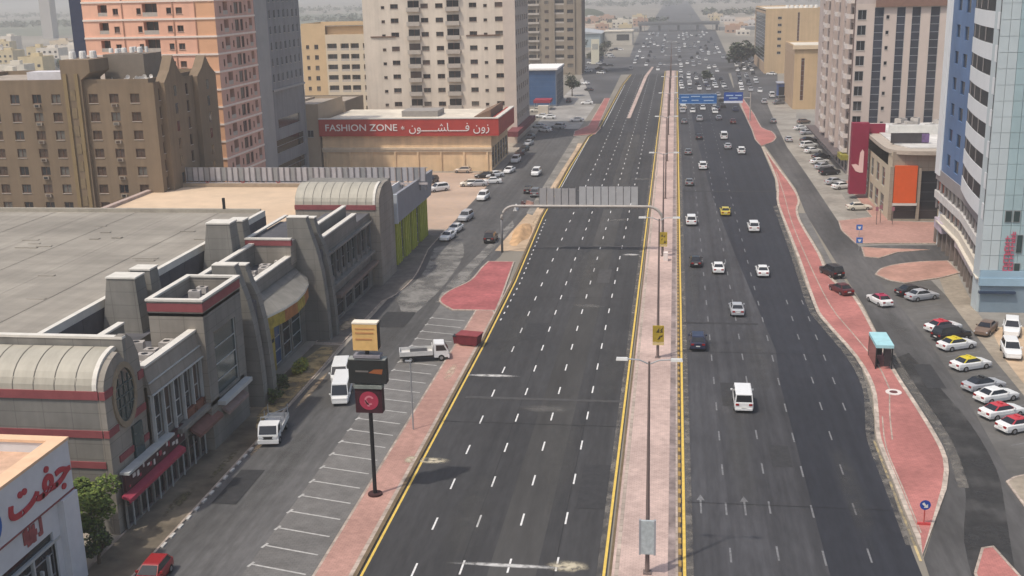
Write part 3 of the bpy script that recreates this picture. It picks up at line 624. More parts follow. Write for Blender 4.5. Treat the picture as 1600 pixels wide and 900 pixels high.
# --- A: two-storey front with curtain wall and shops
U_E = (0, 1)
holes = []
for k in range(6): holes.append((0.5 + 2.0 * k, 2.3 + 2.0 * k, 5.4, 9.05, 'strip', None))
mall.facade((-43.5, 84.4), U_E, 12.6, 4.9, 10.2, holes, 0, frame=RAILM, panes=MG)
W.quad((-50, 84.4, 10.2), (-43.5, 84.4, 10.2), (-43.5, 97, 10.2), (-50, 97, 10.2), 3)
W.extrude_y([(-43.5, 9.5), (-43.15, 9.5), (-43.15, 9.75), (-43.35, 10.6), (-43.6, 11.9), (-44.1, 11.9), (-44.1, 10.2), (-43.5, 10.2)], 84.4, 97.0, 1)
MB().box(-44.25, -43.5, 84.4, 97.0, 11.9, 12.1).build('coping', [COPE], mall.root)
MB().box(-43.5, -43.0, 84.4, 97.0, 9.42, 9.52).box(-43.5, -43.2, 84.4, 97.0, 10.5, 10.58).build('ledge', [RAILM], mall.root)
for k in range(7): MB().box(-43.48, -43.2, 84.7 + 2.0 * k, 84.85 + 2.0 * k, 4.9, 9.4).build('mullion', [RAILM], mall.root)
MB().box(-43.55, -42.7, 78.4, 87.0, 4.95, 5.15).build('canopy', [RAILM], mall.root)
MB().box(-43.55, -42.7, 88.5, 103.5, 4.4, 4.85).build('canopy', [MALL], mall.root)
holes = [(0.4 + 2.45 * k, 2.55 + 2.45 * k, 0.2, 3.1, 'strip', GL_D if k % 3 else GL_M) for k in range(10)]
mall.facade((-43.4, 78.4), U_E, 26.0, 0, 4.9, holes, 0, frame=mat('shop_frame', (0.12, 0.09, 0.09), 0.6, 0.1, 1), panes=[GL_D])
# shop signs and awnings: things fixed to the mall as its parts
SIGN_D = mat('sign_dark_maroon', (0.065, 0.025, 0.03), 0.6, 0.2, 1)
PINKR = mat('awning_red', (0.34, 0.045, 0.075), 0.7, 0.12, 1.2)
sb = MB().box(-43.4, -43.15, 78.5, 89.8, 3.4, 4.9).build('shop_sign', [SIGN_D], mall.root)
PW = mat('sign_letter_white', (0.62, 0.58, 0.55), 0.7, 0.1, 1)
mk = MB()
for k in range(17):
    mk = MB(); y = 79.0 + .62 * k + (k % 3) * .1; z = 3.65 + (k * 5 % 7) * .1; mk.box(-43.16, -43.1 + .001 * k, y, y + 0.18 + (k * 3 % 4) * .09, z, z + .18 + (k * 7 % 5) * .07, 0 if k % 3 else 1)
    mk.build('sign_mark', [PW, PINKR], sb)
MB().extrude_y([(-43.3, 3.35), (-42.6, 3.1), (-42.6, 2.75), (-42.7, 2.75), (-42.7, 2.95), (-43.3, 3.15)], 77.9, 88.6).build('awning', [PINKR], mall.root)
MB().extrude_y([(-43.2, 3.9), (-42.2, 3.3), (-42.2, 3.0), (-43.2, 3.6)], 91.0, 96.4).build('awning', [mat('awning_brown', (0.17, 0.085, 0.07), 0.8, 0.2, 1)], mall.root)
MB().extrude_y([(-43.2, 3.8), (-42.0, 3.1), (-42.0, 2.8), (-43.2, 3.5)], 97.4, 102.6).build('awning', [mat('awning_grey_pink', (0.26, 0.19, 0.17), 0.8, 0.2, 1)], mall.root)
MB().box(-43.5, -43.2, 91, 96.2, 4.0, 5.6).build('shop_sign', [mat('sign_brown', (0.17, 0.07, 0.045), 0.7, 0.15, 1)], mall.root)
MB().box(-43.5, -43.1, 97.2, 99.4, 3.6, 6.2).build('shop_sign', [mat('sign_stone', (0.33, 0.28, 0.22), 0.7, 0.15, 1)], mall.root)
ps = MB()
for k in range(11): ps.box(-43.3, -43.2, 79.4 + 2.45 * k, 79.5 + 2.45 * k, 0.12, 2.9)
ps.build('post', [RAILM], mall.root)
# --- B: taller box with a maroon cornice
bx0, bx1, by0, by1 = -48.0, -42.7, 95.0, 104.2
holes = [(2.0, 7.4, 4.6, 11.2, 'strip', GL_T)]
mall.facade((bx1, by0), U_E, by1 - by0, 0, 13.6, holes, 0, frame=RAILM)
mall.plain([(bx0, by1), (bx0, by0), (bx1, by0)], 0, 13.6, 1); W.quad((bx0, by0, 13.3), (bx1, by0, 13.3), (bx1, by1, 13.3), (bx0, by1, 13.3), 3)
mb = MB()
for a in ((bx0, bx1, by0, by0 + .3), (bx0, bx1, by1 - .3, by1), (bx0, bx0 + .3, by0 + .3, by1 - .3), (bx1 - .3, bx1, by0 + .3, by1 - .3)): mb.box(*a, 13.3, 14.75)
mb.build('parapet', [MALL_W], mall.root)
MB().box(bx0 - .06, bx1 + .06, by0 - .06, by0 + .1, 13.75, 14.55).box(bx1 - .1, bx1 + .06, by0 + .1, by1, 13.75, 14.55).build('band', [BAND], mall.root)
mb = MB()
for a in ((bx0 - .15, bx1 + .15, by0 - .15, by0 + .4), (bx0 - .15, bx1 + .15, by1 - .4, by1 + .1), (bx0 - .15, bx0 + .4, by0 + .4, by1 - .4), (bx1 - .4, bx1 + .15, by0 + .4, by1 - .4)): mb.box(*a, 14.75, 14.95)
mb.build('coping', [COPE], mall.root)
MB().box(-42.8, -41.9, 96.5, 103.6, 4.1, 4.5).build('ledge', [RAILM], mall.root)
# --- fins: two curved blades with a dark slot between them
def fin(y, top):
    prof = [(-46.4, 0), (-41.9, 0), (-41.95, 3), (-42.1, 6), (-42.4, 9), (-42.9, 11.6), (-43.5, 13.6), (-44.0, top), (-46.4, top)]
    b2 = [(p[0] + (0.25 if p[0] > -46 else 0), p[1] - (0.5 if p[1] > 12 else 0)) for p in prof]
    MB().extrude_y(prof, y, y + 1.2).box(-46.4, -43.9, y - .04, y + 1.24, top, top + .12, 1).build('fin', [MALL, COPE], mall.root)
    MB().extrude_y(b2, y + 2.2, y + 3.3).box(-46.4, -43.6, y + 2.15, y + 3.35, top - .5, top - .38, 1).build('fin', [MALL, COPE], mall.root)
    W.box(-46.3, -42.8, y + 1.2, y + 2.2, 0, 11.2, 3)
fin(106.4, 15.3); fin(129.6, 15.6)
# --- C: recessed entrance under a curved canopy, painted yellow and black
mall.facade((-44.9, 109.9), U_E, 19.7, 0, 8.2, [(8.4, 11.0, 0.4, 6.4, 'strip', GL_B), (11.6, 14.4, 0.4, 6.4, 'strip', GL_D), (14.8, 18.2, 0.4, 5.2, 'strip', GL_T)], 0, frame=RAILM)
yy = mat('mural_yellow', (0.34, 0.26, 0.05), 0.8, 0.4, 1.2); yb = mat('mural_black', (0.03, 0.03, 0.035), 0.8, 0.2, 1); yg = mat('mural_green', (0.13, 0.16, 0.05), 0.8, 0.3, 1); yr = mat('mural_orange', (0.34, 0.14, 0.05), 0.8, 0.3, 1)
mu = MB().box(-44.9, -44.6, 110.0, 117.8, 0.3, 7.0, 0).build('mural_panel', [yy], mall.root)
q = MB(); rr = random.Random(4)
for k in range(26):
    y = rr.uniform(112.6, 116.9); z = rr.uniform(.5, 6.2); q.box(-44.61, -44.57 + .001 * k, y, y + rr.uniform(.3, .9), z, z + rr.uniform(.3, .8), rr.choice((0, 0, 1, 2)))
q.build('mural_shape', [yb, yg, yr], mu)
fr = MB()
cur = [(-44.4, 110.0), (-43.3, 112.5), (-42.5, 116), (-42.2, 119.5), (-42.5, 123), (-43.2, 126.5), (-44.3, 129.4)]
for a, b in zip(cur[:-1], cur[1:]): fr.quad((a[0], a[1], 6.6), (b[0], b[1], 6.6), (b[0], b[1], 8.0), (a[0], a[1], 8.0), random.choice((0, 0, 1)))
fr.build('canopy_fascia', [yy, yr], mall.root)
cn = MB()
for a, b in zip(cur[:-1], cur[1:]):
    cn.quad((a[0] + .1, a[1], 8.0), (b[0] + .1, b[1], 8.0), (b[0] + .1, b[1], 8.25), (a[0] + .1, a[1], 8.25), 1); cn.quad((a[0] + .1, a[1], 8.25), (b[0] + .1, b[1], 8.25), (-45.9, b[1], 9.6), (-45.9, a[1], 9.6), 0)
    cn.quad((b[0] + .1, b[1], 8.0), (a[0] + .1, a[1], 8.0), (-45.6, a[1], 8.0), (-45.6, b[1], 8.0), 0)
cn.build('canopy', [MALL, COPE], mall.root)
W.quad((-50, 109.6, 10.2), (-45.6, 109.6, 10.2), (-45.6, 129.8, 10.2), (-50, 129.8, 10.2), 3)
W.box(-46.1, -45.55, 109.6, 129.8, 9.6, 11.2, 0)
MB().box(-46.2, -45.45, 112, 129.8, 11.2, 11.36).build('coping', [COPE], mall.root)
# small upper box with maroon cornice behind the entrance
W.box(-51.0, -45.4, 127.6, 140, 10.2, 13.0, 1, top=3)
MB().box(-51.06, -45.3, 127.5, 128.0, 12.6, 13.3).build('band', [BAND], mall.root)
MB().box(-51.1, -45.3, 127.45, 128.0, 13.3, 13.5).box(-51.1, -50.6, 128.0, 142, 13.3, 13.5).build('coping', [COPE], mall.root)
# --- D: front towards the second vault
holes = []
for k in range(9): holes.append((1.0 + 2.45 * k, 2.9 + 2.45 * k, 6.2, 9.4, 'strip', None)); 
for k in range(5): holes.append((0.8 + 4.3 * k, 4.3 + 4.3 * k, 0.4, 3.2, 'strip', GL_D))
mall.facade((-43.4, 133.0), U_E, 23.4, 0, 11.0, holes, 0, frame=mat('dull_frame', (.19, .19, .185), .6, .15, 1), panes=MG)
W.quad((-50, 133, 10.9), (-43.4, 133, 10.9), (-43.4, 156.4, 10.9), (-50, 156.4, 10.9), 3)
MB().box(-43.75, -43.3, 133.0, 149, 11.0, 12.2).box(-45.4, -45.0, 133, 150, 11.0, 13.1).build('parapet', [MALL], mall.root)
MB().box(-43.9, -43.2, 133.0, 149, 12.2, 12.38).box(-45.5, -44.9, 133, 150, 13.1, 13.28).build('coping', [COPE], mall.root)
MB().box(-43.45, -42.7, 133.2, 156, 5.2, 5.6).box(-43.45, -42.9, 133.2, 156, 9.7, 9.95).build('ledge', [MALL], mall.root)
MB().box(-43.45, -42.4, 137, 158, 3.5, 3.9).build('canopy', [mat('canopy_brown', (0.20, 0.15, 0.125), 0.8, 0.2, 1)], mall.root)
for k in range(10): MB().box(-43.4, -43.15, 133.4 + 2.45 * k, 133.55 + 2.45 * k, 5.6, 9.7).build('mullion', [mat('dull_frame', (0, 0, 0))], mall.root)
# --- north vault block
Yn = 156.6
prof = vault(-54.6, -42.6, Yn, 12.0, (3.8, 2.8), 9, 9)
W.box(-54.6, -42.65, Yn + .02, 166, 0, 11.9, 1)
MB().box(-54.65, -42.5, Yn - .1, Yn + 1, 11.35, 12.05).build('band', [BAND], mall.root)
W.box(-54.6, -42.6, Yn + 3.8, 166, 11.9, 14.5, 0)
endp = [(Yn, 0), (165.2, 0), (165.2, 12.2), (164.4, 13.9), (163.0, 14.7), (160.5, 14.75)] + [(p[0], p[1] - .12) for p in prof[::-1][1:]]
W.extrude_x(endp, -42.62, -42.0, 1)
mall.done()
tag(MB().tube([(-61, 145.9, 13.4), (-61, 145.9, 15.0)], 0.22, 8).build('vent_pipe', [BLACK]), 'short black vent pipe standing at the far edge of the pale mall roof', 'vent pipe')
# clutter of air conditioners on the flat roofs
def ac_mesh():
    b = MB().box(-.75, .75, -.5, .5, .12, 1.05, 0).box(-.7, -.55, -.45, .45, 0, .12, 0).box(.55, .7, -.45, .45, 0, .12, 0); return b.mesh('casing', [JUNK])
acm = ac_mesh()
fm = MB(); fm.poly([(.36 * math.cos(i * math.pi / 6), .36 * math.sin(i * math.pi / 6), 1.06) for i in range(12)]); fmm = fm.mesh('fan_grille', [BLACK])
def ac(x, y, z, rz, label, group, s=1.0):
    t = thing('air_conditioner', label, 'air conditioner', (x, y, z), rz, group); t.scale = (s, s, s)
    put(acm, 'casing', t); put(fmm, 'fan_grille', t); return t
rr = random.Random(21)
for (x0, x1, y0, y1, z, n, lab) in ((-49.4, -44.8, 87, 94.2, 10.22, 14, 'grey air conditioner on the low roof beside the round-window pavilion'),
                                   (-47.2, -43.6, 97, 103, 13.32, 5, 'grey air conditioner inside the parapet of the maroon-topped box'),
                                   (-49.6, -46.6, 112, 127, 10.22, 11, 'grey air conditioner on the roof above the yellow mural entrance'),
                                   (-49.5, -45.8, 137, 148, 10.95, 6, 'grey air conditioner on the roof before the far barrel vault')):
    pts = []
    for k in range(n * 6):
        p = (rr.uniform(x0, x1), rr.uniform(y0, y1))
        if all(abs(p[0] - q_[0]) + abs(p[1] - q_[1]) > 1.7 for q_ in pts): pts.append(p)
        if len(pts) >= n: break
    for p in pts: ac(p[0], p[1], z, rr.choice((0, 0, math.pi / 2, .2)), lab, 'air conditioners on the mall roofs', rr.uniform(.6, .95))

# ---------------------------------------------------------------- white shop with red lettering, bottom left corner
WSH = mat('white_cladding', (0.60, 0.60, 0.61), 0.6, 0.06, 1.0)
PEACH = mat('peach_coping', (0.72, 0.48, 0.31), 0.85, 0.08, 1)
ws = Building('corner_shop', 'white clad shop with big red lettering and a blue disc in the bottom left corner', 'shop', (-50, 62, 0), [WSH, mat('roof_peach', (0.55, 0.36, 0.25), 0.9, 0.2, .8)])
FX = -43.5
ws.facade((FX, 50), U_E, 21.2, 0, 7.2, [(1, 9.0, 0.3, 5.0, 'strip', GL_D), (10.4, 18.2, 0.3, 5.2, 'strip', GL_D)], 0, frame=STEEL)
ws.plain([(FX, 71.2), (-70, 71.2)], 0, 11.2, 0); ws.w.quad((-70, 50, 10.2), (FX, 50, 10.2), (FX, 71.2, 10.2), (-70, 71.2, 10.2), 1)
ws.done()
sp = MB().box(FX, FX + .22, 50, 71.25, 7.2, 11.0).build('sign_band', [WSH], ws.root)
MB().box(-44.4, FX + .3, 50, 71.3, 11.0, 11.2).box(-70, -44.4, 70.4, 71.3, 11.0, 11.2).build('coping', [PEACH], ws.root)
MB().box(-44.3, FX - .02, 50, 71.1, 10.2, 11.0).box(-70, -44.3, 70.5, 71.1, 10.2, 11.0).build('parapet', [WSH], ws.root)
MB().box(FX + .2, FX + .27, 50, 71.3, 7.12, 7.24).build('trim', [mat('trim_maroon', (0.22, 0.06, 0.06), 0.7, 0.1, 1)], ws.root)
REDL = mat('letter_red', (0.42, 0.035, 0.05), 0.5, 0.1, 1)
text('\ufe96\ufed4\ufe9f', 3.05, REDL, ws.root, (FX + .28, 67.1, 9.25), FACE_E, .05, sx=1.2, bold=.075)
dk = MB(); dk.poly([(FX + .30, 61.0 + 1.25 * math.cos(i * math.pi / 14), 8.9 + 1.25 * math.sin(i * math.pi / 14)) for i in range(28)])
dk.build('logo_disc', [mat('logo_blue', (0.02, 0.12, 0.38), 0.5, 0.1, 1)], ws.root)
rr = random.Random(8)
for k in range(16):
    q = MB()
    y = 64.6 + rr.uniform(0, 2.2); q.box(FX + .02, FX + .06 + .002 * k, y, y + rr.uniform(.15, .5), 5.5 + rr.uniform(0, 1), 5.8 + rr.uniform(0, 1.2))
    q.build('sign_mark', [mat('mark_red', (0.30, 0.08, 0.08), 0.7, 0.3, 1)], ws.root)
q = MB()
for k in range(9): q.box(FX - .2, FX + .05, 60.6 + .95 * k, 60.8 + .95 * k, .4, 3.0 + (k % 3) * .7)
q.box(FX - .2, FX + .06, 58, 69, 4.3, 4.5).build('window_bar', [RAILM], ws.root)
MB().box(FX, FX + .5, 69.2, 71.2, 0, 7.1).build('pier', [WSH], ws.root)

# ---------------------------------------------------------------- sandy flat-roofed building and its row of sign panels
sb_ = Building('flat_building', 'low building with a bright sandy flat roof just behind the grey mall roof', 'building', (-70, 165, 0), [mat('render_tan', (0.36, 0.27, 0.19), 0.9, 0.1, .5)])
sb_.w.box(-86.5, -55.0, 146.4, 183, 0, 10.0, 0)
MB().box(-86.3, -55.0, 146.6, 182.6, 10.0, 10.3).build('roof', [ROOF_S], sb_.root)
MB().box(-86.9, -86.0, 146.4, 183, 10.0, 10.75).build('parapet', [mat('parapet_pinkish', (0.42, 0.33, 0.29), .9, .15, 1)], sb_.root)
MB().box(-86.0, -55, 181.4, 182.0, 10.3, 10.9).build('parapet', [mat('parapet_tan', (0.33, 0.26, 0.19), .9, .15, 1)], sb_.root)
sb_.done()
hb = thing('billboard_frame', 'long row of pale upright sign panels at the back of the sandy roof', 'billboard', (-64, 183, 10))
pm = MB().box(0, .78, 0, .12, 0, 2.3).mesh('panel', [mat('panel_back', (0.40, 0.385, 0.40), .6, .1, 1)]); pm2 = MB().box(0, .78, 0, .12, 0, 2.3).mesh('panel', [mat('panel_back_dim', (0.27, 0.27, 0.275), .6, .12, 1)])
for k in range(44): put(pm if k % 3 else pm2, 'panel', hb, (-21.6 + 1.02 * k, 0, 1.1))
MB().box(-85.8, -40.5, 182.86, 182.98, 10.55, 10.9).build('rail', [mat('rail_pale', (0.50, 0.45, 0.44), .7, .1, 1)], hb)
MB().box(-85.8, -40.5, 183.13, 183.2, 13.3, 13.42).box(-85.8, -40.5, 183.13, 183.2, 10.2, 10.32).build('rail', [STEEL], hb)
for k in range(45): MB().box(-85.75 + 1.02 * k, -85.6 + 1.02 * k, 182.9, 183.05, 9.6, 13.4).build('post', [mat('post_dim', (.15, .14, .15), .6, .1, 1)], hb)
for k in range(6):
    x = -79 + 6.3 * k; b = MB(); b.poly([(x - .45, 182.8, 10.3), (x - .25, 182.8, 10.3), (x + .45, 182.8, 11.15), (x + .25, 182.8, 11.15)]); b.poly([(x + .25, 182.79, 10.3), (x + .45, 182.79, 10.3), (x - .25, 182.79, 11.15), (x - .45, 182.79, 11.15)]); b.build('cross_brace', [mat('brace_red', (0.35, 0.06, 0.07), .7, .1, 1)], hb)
# ---------------------------------------------------------------- green fronted shop with big grey canopy
gs = Building('green_shop', 'single storey shop with a yellow-green ribbed front and a big grey sloping fascia', 'shop', (-47, 180, 0), [mat('green_cladding', (0.27, 0.29, 0.045), .7, .18, .6, stretch=(1, 3, .2)), mat('render_grey_tan', (0.28, 0.25, 0.22), .9, .1, .7)])
gs.facade((-42.9, 168.6), U_E, 23.2, 0, 7.6, [(4.0 + 5.6 * k, 5.5 + 5.6 * k, .3, 6.6, 'strip', GL_D) for k in range(3)], 0, panes=[GL_D])
gs.plain([(-54, 168.6), (-42.9, 168.6)], 0, 7.4, 1); gs.plain([(-42.9, 191.8), (-54, 191.8)], 0, 7.6, 1); gs.done()
rb = MB().box(0, .22, 0, .5, 0, 7.0).mesh('rib', [mat('rib_green', (0.40, 0.42, 0.06), .7, .15, 1)])
for k in range(19):
    y = 169 + 1.22 * k
    if not any(4.0 + 5.6 * j - .5 < y - 168.6 < 5.6 + 5.6 * j for j in range(3)): put(rb, 'rib', gs.root, (-42.88 + 47, y - 180, .1))
GSF = mat('fascia_grey', (0.26, 0.265, 0.29), .6, .06, .6)
MB().extrude_x([(168.2, 7.1), (192.4, 7.1), (194.6, 11.2), (168.2, 11.6)], -42.6, -42.1).build('fascia', [GSF], gs.root)
MB().box(-45.6, -42.1, 167.7, 168.2, 7.0, 11.6).build('fascia', [mat('fascia_pale', (0.52, 0.56, 0.60), .6, .06, .6)], gs.root)
MB().box(-54, -42.62, 168.25, 192, 7.5, 8.0).build('roof', [ROOF_G], gs.root)
MB().extrude_x([(169, 8.1), (186, 8.1), (186, 11.0), (169, 11.4)], -45.5, -45.3).build('parapet', [mat('parapet_white', (0.7, .7, .7), .7, .06, 1)], gs.root)
# ================================================================ TOWERS ON THE LEFT
# brown block
BRN = mat('brown_render', (0.215, 0.158, 0.105), .9, .07, .3, streak=.12, stain=.07, stain_scale=.1); OCH = mat('ochre_column', (0.24, 0.175, 0.09), .9, .1, .5)
BRF = mat('brown_surround', (0.15, 0.085, 0.06), .9, .15, 2); ROOFB = mat('roof_brown', (0.34, 0.29, 0.24), .9, .2, .5)
bb = Building('apartment_block', 'brown apartment block with small square windows and an ochre column, behind the mall', 'apartment block', (-105, 186, 0), [BRN, OCH])
cols = []
for i, x in enumerate((-119.5, -115.8, -112.1, -108.3, -104.4, -101.0, -94.4, -90.8, -87.2)): cols.append((x + 124 - .8, 1.6, 0.9, 1.5, 'ac' if i % 3 == 1 else 'win'))
BGLS = glass('brown_glass', (.075, .048, .034), .3)
bb.facade((-124, 176), (1, 0), 40.2, 0, 28.4, grid(cols, 0.25, 3.0, 9), 0, frame=BRF, panes=[BGLS, BGLS, GL_M, GL_D, GL_C])
cols = [(1.5, 1.2, .6, 1.9, 'win'), (12.0, 1.2, .6, 1.9, 'win'), (20.6, 1.2, .6, 1.9, 'win')]
bb.facade((-83.8, 176), (0, 1), 24, 0, 28.4, grid(cols, 1.4, 2.92, 9), 0, frame=BRF, panes=[GL_D, GL_D, GL_M])
bb.plain([(-83.8, 200), (-124, 200), (-124, 176)], 0, 28.4, 0)
bb.w.extrude_x([(178.2, 0), (186.2, 0), (186.2, 28.2), (184.0, 30.0), (182.2, 32.4), (180.4, 30.0), (178.2, 28.2)], -84.6, -82.9, 0)
bb.w.extrude_x([(191.5, 0), (199.8, 0), (199.8, 28.2), (197.5, 29.6), (195.7, 31.6), (193.8, 29.6), (191.5, 28.2)], -84.6, -82.9, 0)
bb.w.extrude_y([(-99.3, 0), (-95.9, 0), (-95.9, 29), (-94.2, 30.2), (-94.2, 32.2), (-99.3, 32.2)], 175.4, 182, 0)
bb.done()
MB().box(-98.9, -98.3, 175.15, 175.45, 0, 30).box(-96.9, -96.3, 175.15, 175.45, 0, 30).build('pilaster', [OCH], bb.root)
wm = MB().box(0, .9, 0, .1, 0, 1.7).mesh('window', [mat('ochre_pane', (.20, .15, .09), .5, .2, 1)]); wn = MB().box(0, .9, -.06, .1, 0, 1.7).mesh('window', [GL_D])
for k in range(9): put(wm, 'window', bb.root, (-98.05 + 105, 175.33 - 186, 2.3 + 2.92 * k))
for y in (181.6, 195.2):
    for k in range(9): put(wn, 'window', bb.root, (-82.92 + 105, y - 186, 2.3 + 2.92 * k), math.pi / 2)
bb.roof(-123.9, -84.7, 176.1, 199.9, 28.3, ROOFB, .7)
MB().box(-95.6, -88.4, 183, 190, 28.2, 32.6).build('stair_house', [mat('brown_grey', (0.19, .16, .13), .9, .1, .5)], bb.root)
TANKW = mat('tank_white', (0.72, .70, .66), .6, .08, 2)
def tank(x, y, z, r, h, label, group):
    o = MB().tube([(x, y, z), (x, y, z + h * .82), (x, y, z + h)], r, 10, 0, r * .82).build('water_tank', [TANKW]); tag(o, label, 'water tank', group); return o
rr = random.Random(3)
for k in range(9): tank(-95.0 + .78 * k, 184 + rr.uniform(0, 4), 32.8, rr.uniform(.3, .48), rr.uniform(.6, 1.0), 'white water tank on the roof house of the brown block', 'water tanks on the brown block')
for k in range(3): tank(-98.6 + 1.3 * k, 178.5 + k, 32.2, .62, 1.2, 'large white water tank above the ochre column', 'tanks above the ochre column')
for k in range(18):
    x = -97.6 + .72 * k; d = thing('satellite_dish', 'small pale satellite dish on the roof of the brown block', 'satellite dish', (-93.5 + rr.uniform(0, 9), 177 + rr.uniform(0, 6), 28.3), rr.uniform(-.9, .9), 'satellite dishes on the brown block'); d.scale = (.6,) * 3 if k % 2 else (.42,) * 3
    if k == 0:
        dm = MB().tube([(0, 0, 0), (0, 0, 1.0)], .05, 5).mesh('mast', [STEEL]); q = MB()
        for i in range(10):
            a, b = 2 * math.pi * i / 10, 2 * math.pi * (i + 1) / 10; q.poly([(0, .05, 1.1), (.6 * math.cos(a), -.18, 1.1 + .6 * math.sin(a)), (.6 * math.cos(b), -.18, 1.1 + .6 * math.sin(b))])
        qm = q.mesh('dish', [TANKW])
    put(dm, 'mast', d); put(qm, 'dish', d)
rs = MB().box(-106.5, -100.5, 177.5, 181, 28.32, 30.2).build('roof_shed', [mat('shed_white', (.62, .60, .62), .7, .1, 1)]); tag(rs, 'small white rooftop shed on the left part of the brown block', 'shed')

# pink tower
PNK = mat('pink_render', (0.86, 0.48, 0.335), .85, .06, .3, streak=.08, stain=.05, stain_scale=.08); ORG = mat('orange_render', (0.72, 0.40, 0.235), .85, .06, .3); PB = mat('pale_string_course', (0.82, 0.70, 0.61), .85, .05, 1); PDK = mat('pink_shaded_side', (0.66, 0.40, 0.32), .85, .06, .3, streak=.1)  # street face takes a darker pink, its shade put into the colour
pt = Building('apartment_tower', 'tall pink and orange apartment tower with pale floor bands, behind the brown block', 'tower', (-99, 219, 0), [PNK, ORG, PDK])
PF = mat('brown_window_frame', (0.20, .11, .08), .7, .1, 1)
cols = [(3.2, 1.9, .55, 2.1, 'loggia', GL_M), (6.2, 1.1, .8, 1.15, 'win'), (11.0, .9, .8, 1.15, 'win'), (12.2, 3.0, .35, 2.4, 'loggia', GL_M), (17.0, 1.0, .8, 1.15, 'win'), (18.9, 1.25, .8, 1.15, 'win')]
pt.facade((-112.6, 209.4), (1, 0), 22.6, 0, 50, grid(cols, 1.2, 3.33, 14), 0, frame=PF, panes=[GL_D, GL_M])
pt.facade((-90.0, 209.4), (1, 0), 4.0, 0, 50, [], 1)
cols = [(2.4, .8, .7, 1.3, 'win'), (4.2, 2.3, .35, 2.4, 'loggia', GL_M), (8.0, .8, .7, 1.3, 'win'), (9.8, 2.2, .4, 2.2, 'win'), (12.6, 1.6, .4, 2.2, 'win'), (15.4, .8, .7, 1.3, 'win'), (17.4, 1.7, .4, 2.3, 'loggia', GL_M)]
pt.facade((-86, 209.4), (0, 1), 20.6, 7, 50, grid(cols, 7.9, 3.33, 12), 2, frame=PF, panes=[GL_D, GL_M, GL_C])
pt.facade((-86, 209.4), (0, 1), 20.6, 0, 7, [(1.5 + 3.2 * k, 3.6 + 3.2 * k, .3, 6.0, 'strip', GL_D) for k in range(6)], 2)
pt.plain([(-86, 230), (-112.6, 230), (-112.6, 209.4)], 0, 50, 0); pt.done(); pt.roof(-112.5, -86.1, 209.5, 229.9, 50, ROOFB, .8)
b = MB()
for k in range(15):
    z = .85 + 3.33 * k; b.box(-112.65, -85.9, 209.24, 209.38, z, z + .36); b.box(-86.0, -85.86, 209.38, 230, z, z + .36)
b.build('string_course', [PB], pt.root)
for x in (-104.6, -94.4, -90.0): MB().box(x, x + .22, 209.28, 209.39, 0, 50).build('pilaster', [mat('pink_pilaster', (.42, .22, .15), .85, .08, 1)], pt.root)
MB().box(-115.2, -112.65, 209.6, 228, 0, 50).build('side_panel', [mat('navy_panel', (.035, .045, .085), .6, .1, 1)], pt.root)

# grey tower
GRT = mat('blue_grey_render', (0.235, .24, .25), .85, .08, .3, streak=.12, stain=.08, stain_scale=.1); GRL = mat('pale_grey_render', (0.34, .335, .33), .85, .08, .3)
gt = Building('apartment_tower', 'blue-grey tower with small dark windows beside the pink tower', 'tower', (-92, 245, 0), [GRT, GRL])
gt.facade((-86.3, 231), (0, 1), 7.5, 0, 50, [], 1)
cols = [(1.0 + 3.0 * k, 1.0 if k % 2 else .8, .7, 1.7, 'win') for k in range(7)]
gt.facade((-86.3, 238.5), (0, 1), 21.5, 21.5, 50, grid(cols, 22.5, 3.4, 8), 0, frame=STEEL, panes=[GL_D])
gt.facade((-86.6, 238.5), (0, 1), 21.5, 0, 21.5, [(1.0, 20.0, 2.2, 5.0, 'strip', GL_D), (1.0, 20.0, 7.5, 10.5, 'strip', GL_D), (3 , 18, 12.8, 15, 'strip', GL_M)], 0)
gt.plain([(-86.3, 260), (-104, 260), (-104, 231), (-86.3, 231)], 0, 50, 1); gt.done(); gt.roof(-103.9, -86.5, 231.1, 259.9, 50, ROOFB, .8)
MB().box(-86.55, -86.0, 238.4, 260, 21.2, 21.7).build('ledge', [GRL], gt.root)

# hall with the red sign
FZ = mat('hall_cream', (0.80, 0.58, 0.36), .9, .07, .3, streak=.10, stain=.10, stain_scale=.15); FT = mat('hall_tan', (0.40, .315, .23), .9, .07, .3)
FR = mat('sign_red', (0.40, 0.045, 0.035), .6, .08, .5); ROOFL = mat('roof_light', (0.66, .60, .50), .9, .1, .4, stain=.12, stain_scale=.1)
fz = Building('store_hall', 'cream store hall with a long red sign band reading FASHION ZONE', 'store', (-63, 276, 0), [FZ, FT])
fz.facade((-83.8, 263.4), (1, 0), 41.2, 0, 12, [], 0); fz.facade((-42.6, 263.4), (0, 1), 27, 0, 12, [(1 + 4.3 * k, 4.8 + 4.3 * k, .4, 5.4, 'strip', GL_D) for k in range(6)], 0)
fz.plain([(-42.6, 290), (-83.8, 290), (-83.8, 263.4)], 0, 12, 0); fz.done()
MB().box(-83.7, -42.7, 263.5, 289.9, 11.6, 12.0).build('roof', [ROOFL], fz.root)
sg = MB().box(-84.2, -40.6, 262.5, 263.3, 8.5, 12.5).box(-42.5, -40.6, 263.3, 289, 8.5, 12.5).build('sign_band', [FR], fz.root)
MB().box(-84.2, -40.6, 262.4, 263.4, 12.5, 12.75).box(-41.6, -40.5, 263.4, 289, 12.5, 12.75).build('coping', [COPE], fz.root)
MB().box(-83.9, -42.5, 262.9, 263.42, 5.2, 5.7).box(-83.9, -42.4, 263.1, 263.42, 4.6, 5.2).build('ledge', [mat('ledge_pale', (.66, .54, .40), .9, .08, 1)], fz.root)
for k in range(8): MB().box(-83 + 5.6 * k, -82.6 + 5.6 * k, 263.1, 263.41, 0, 4.6).build('pilaster', [FZ], fz.root)
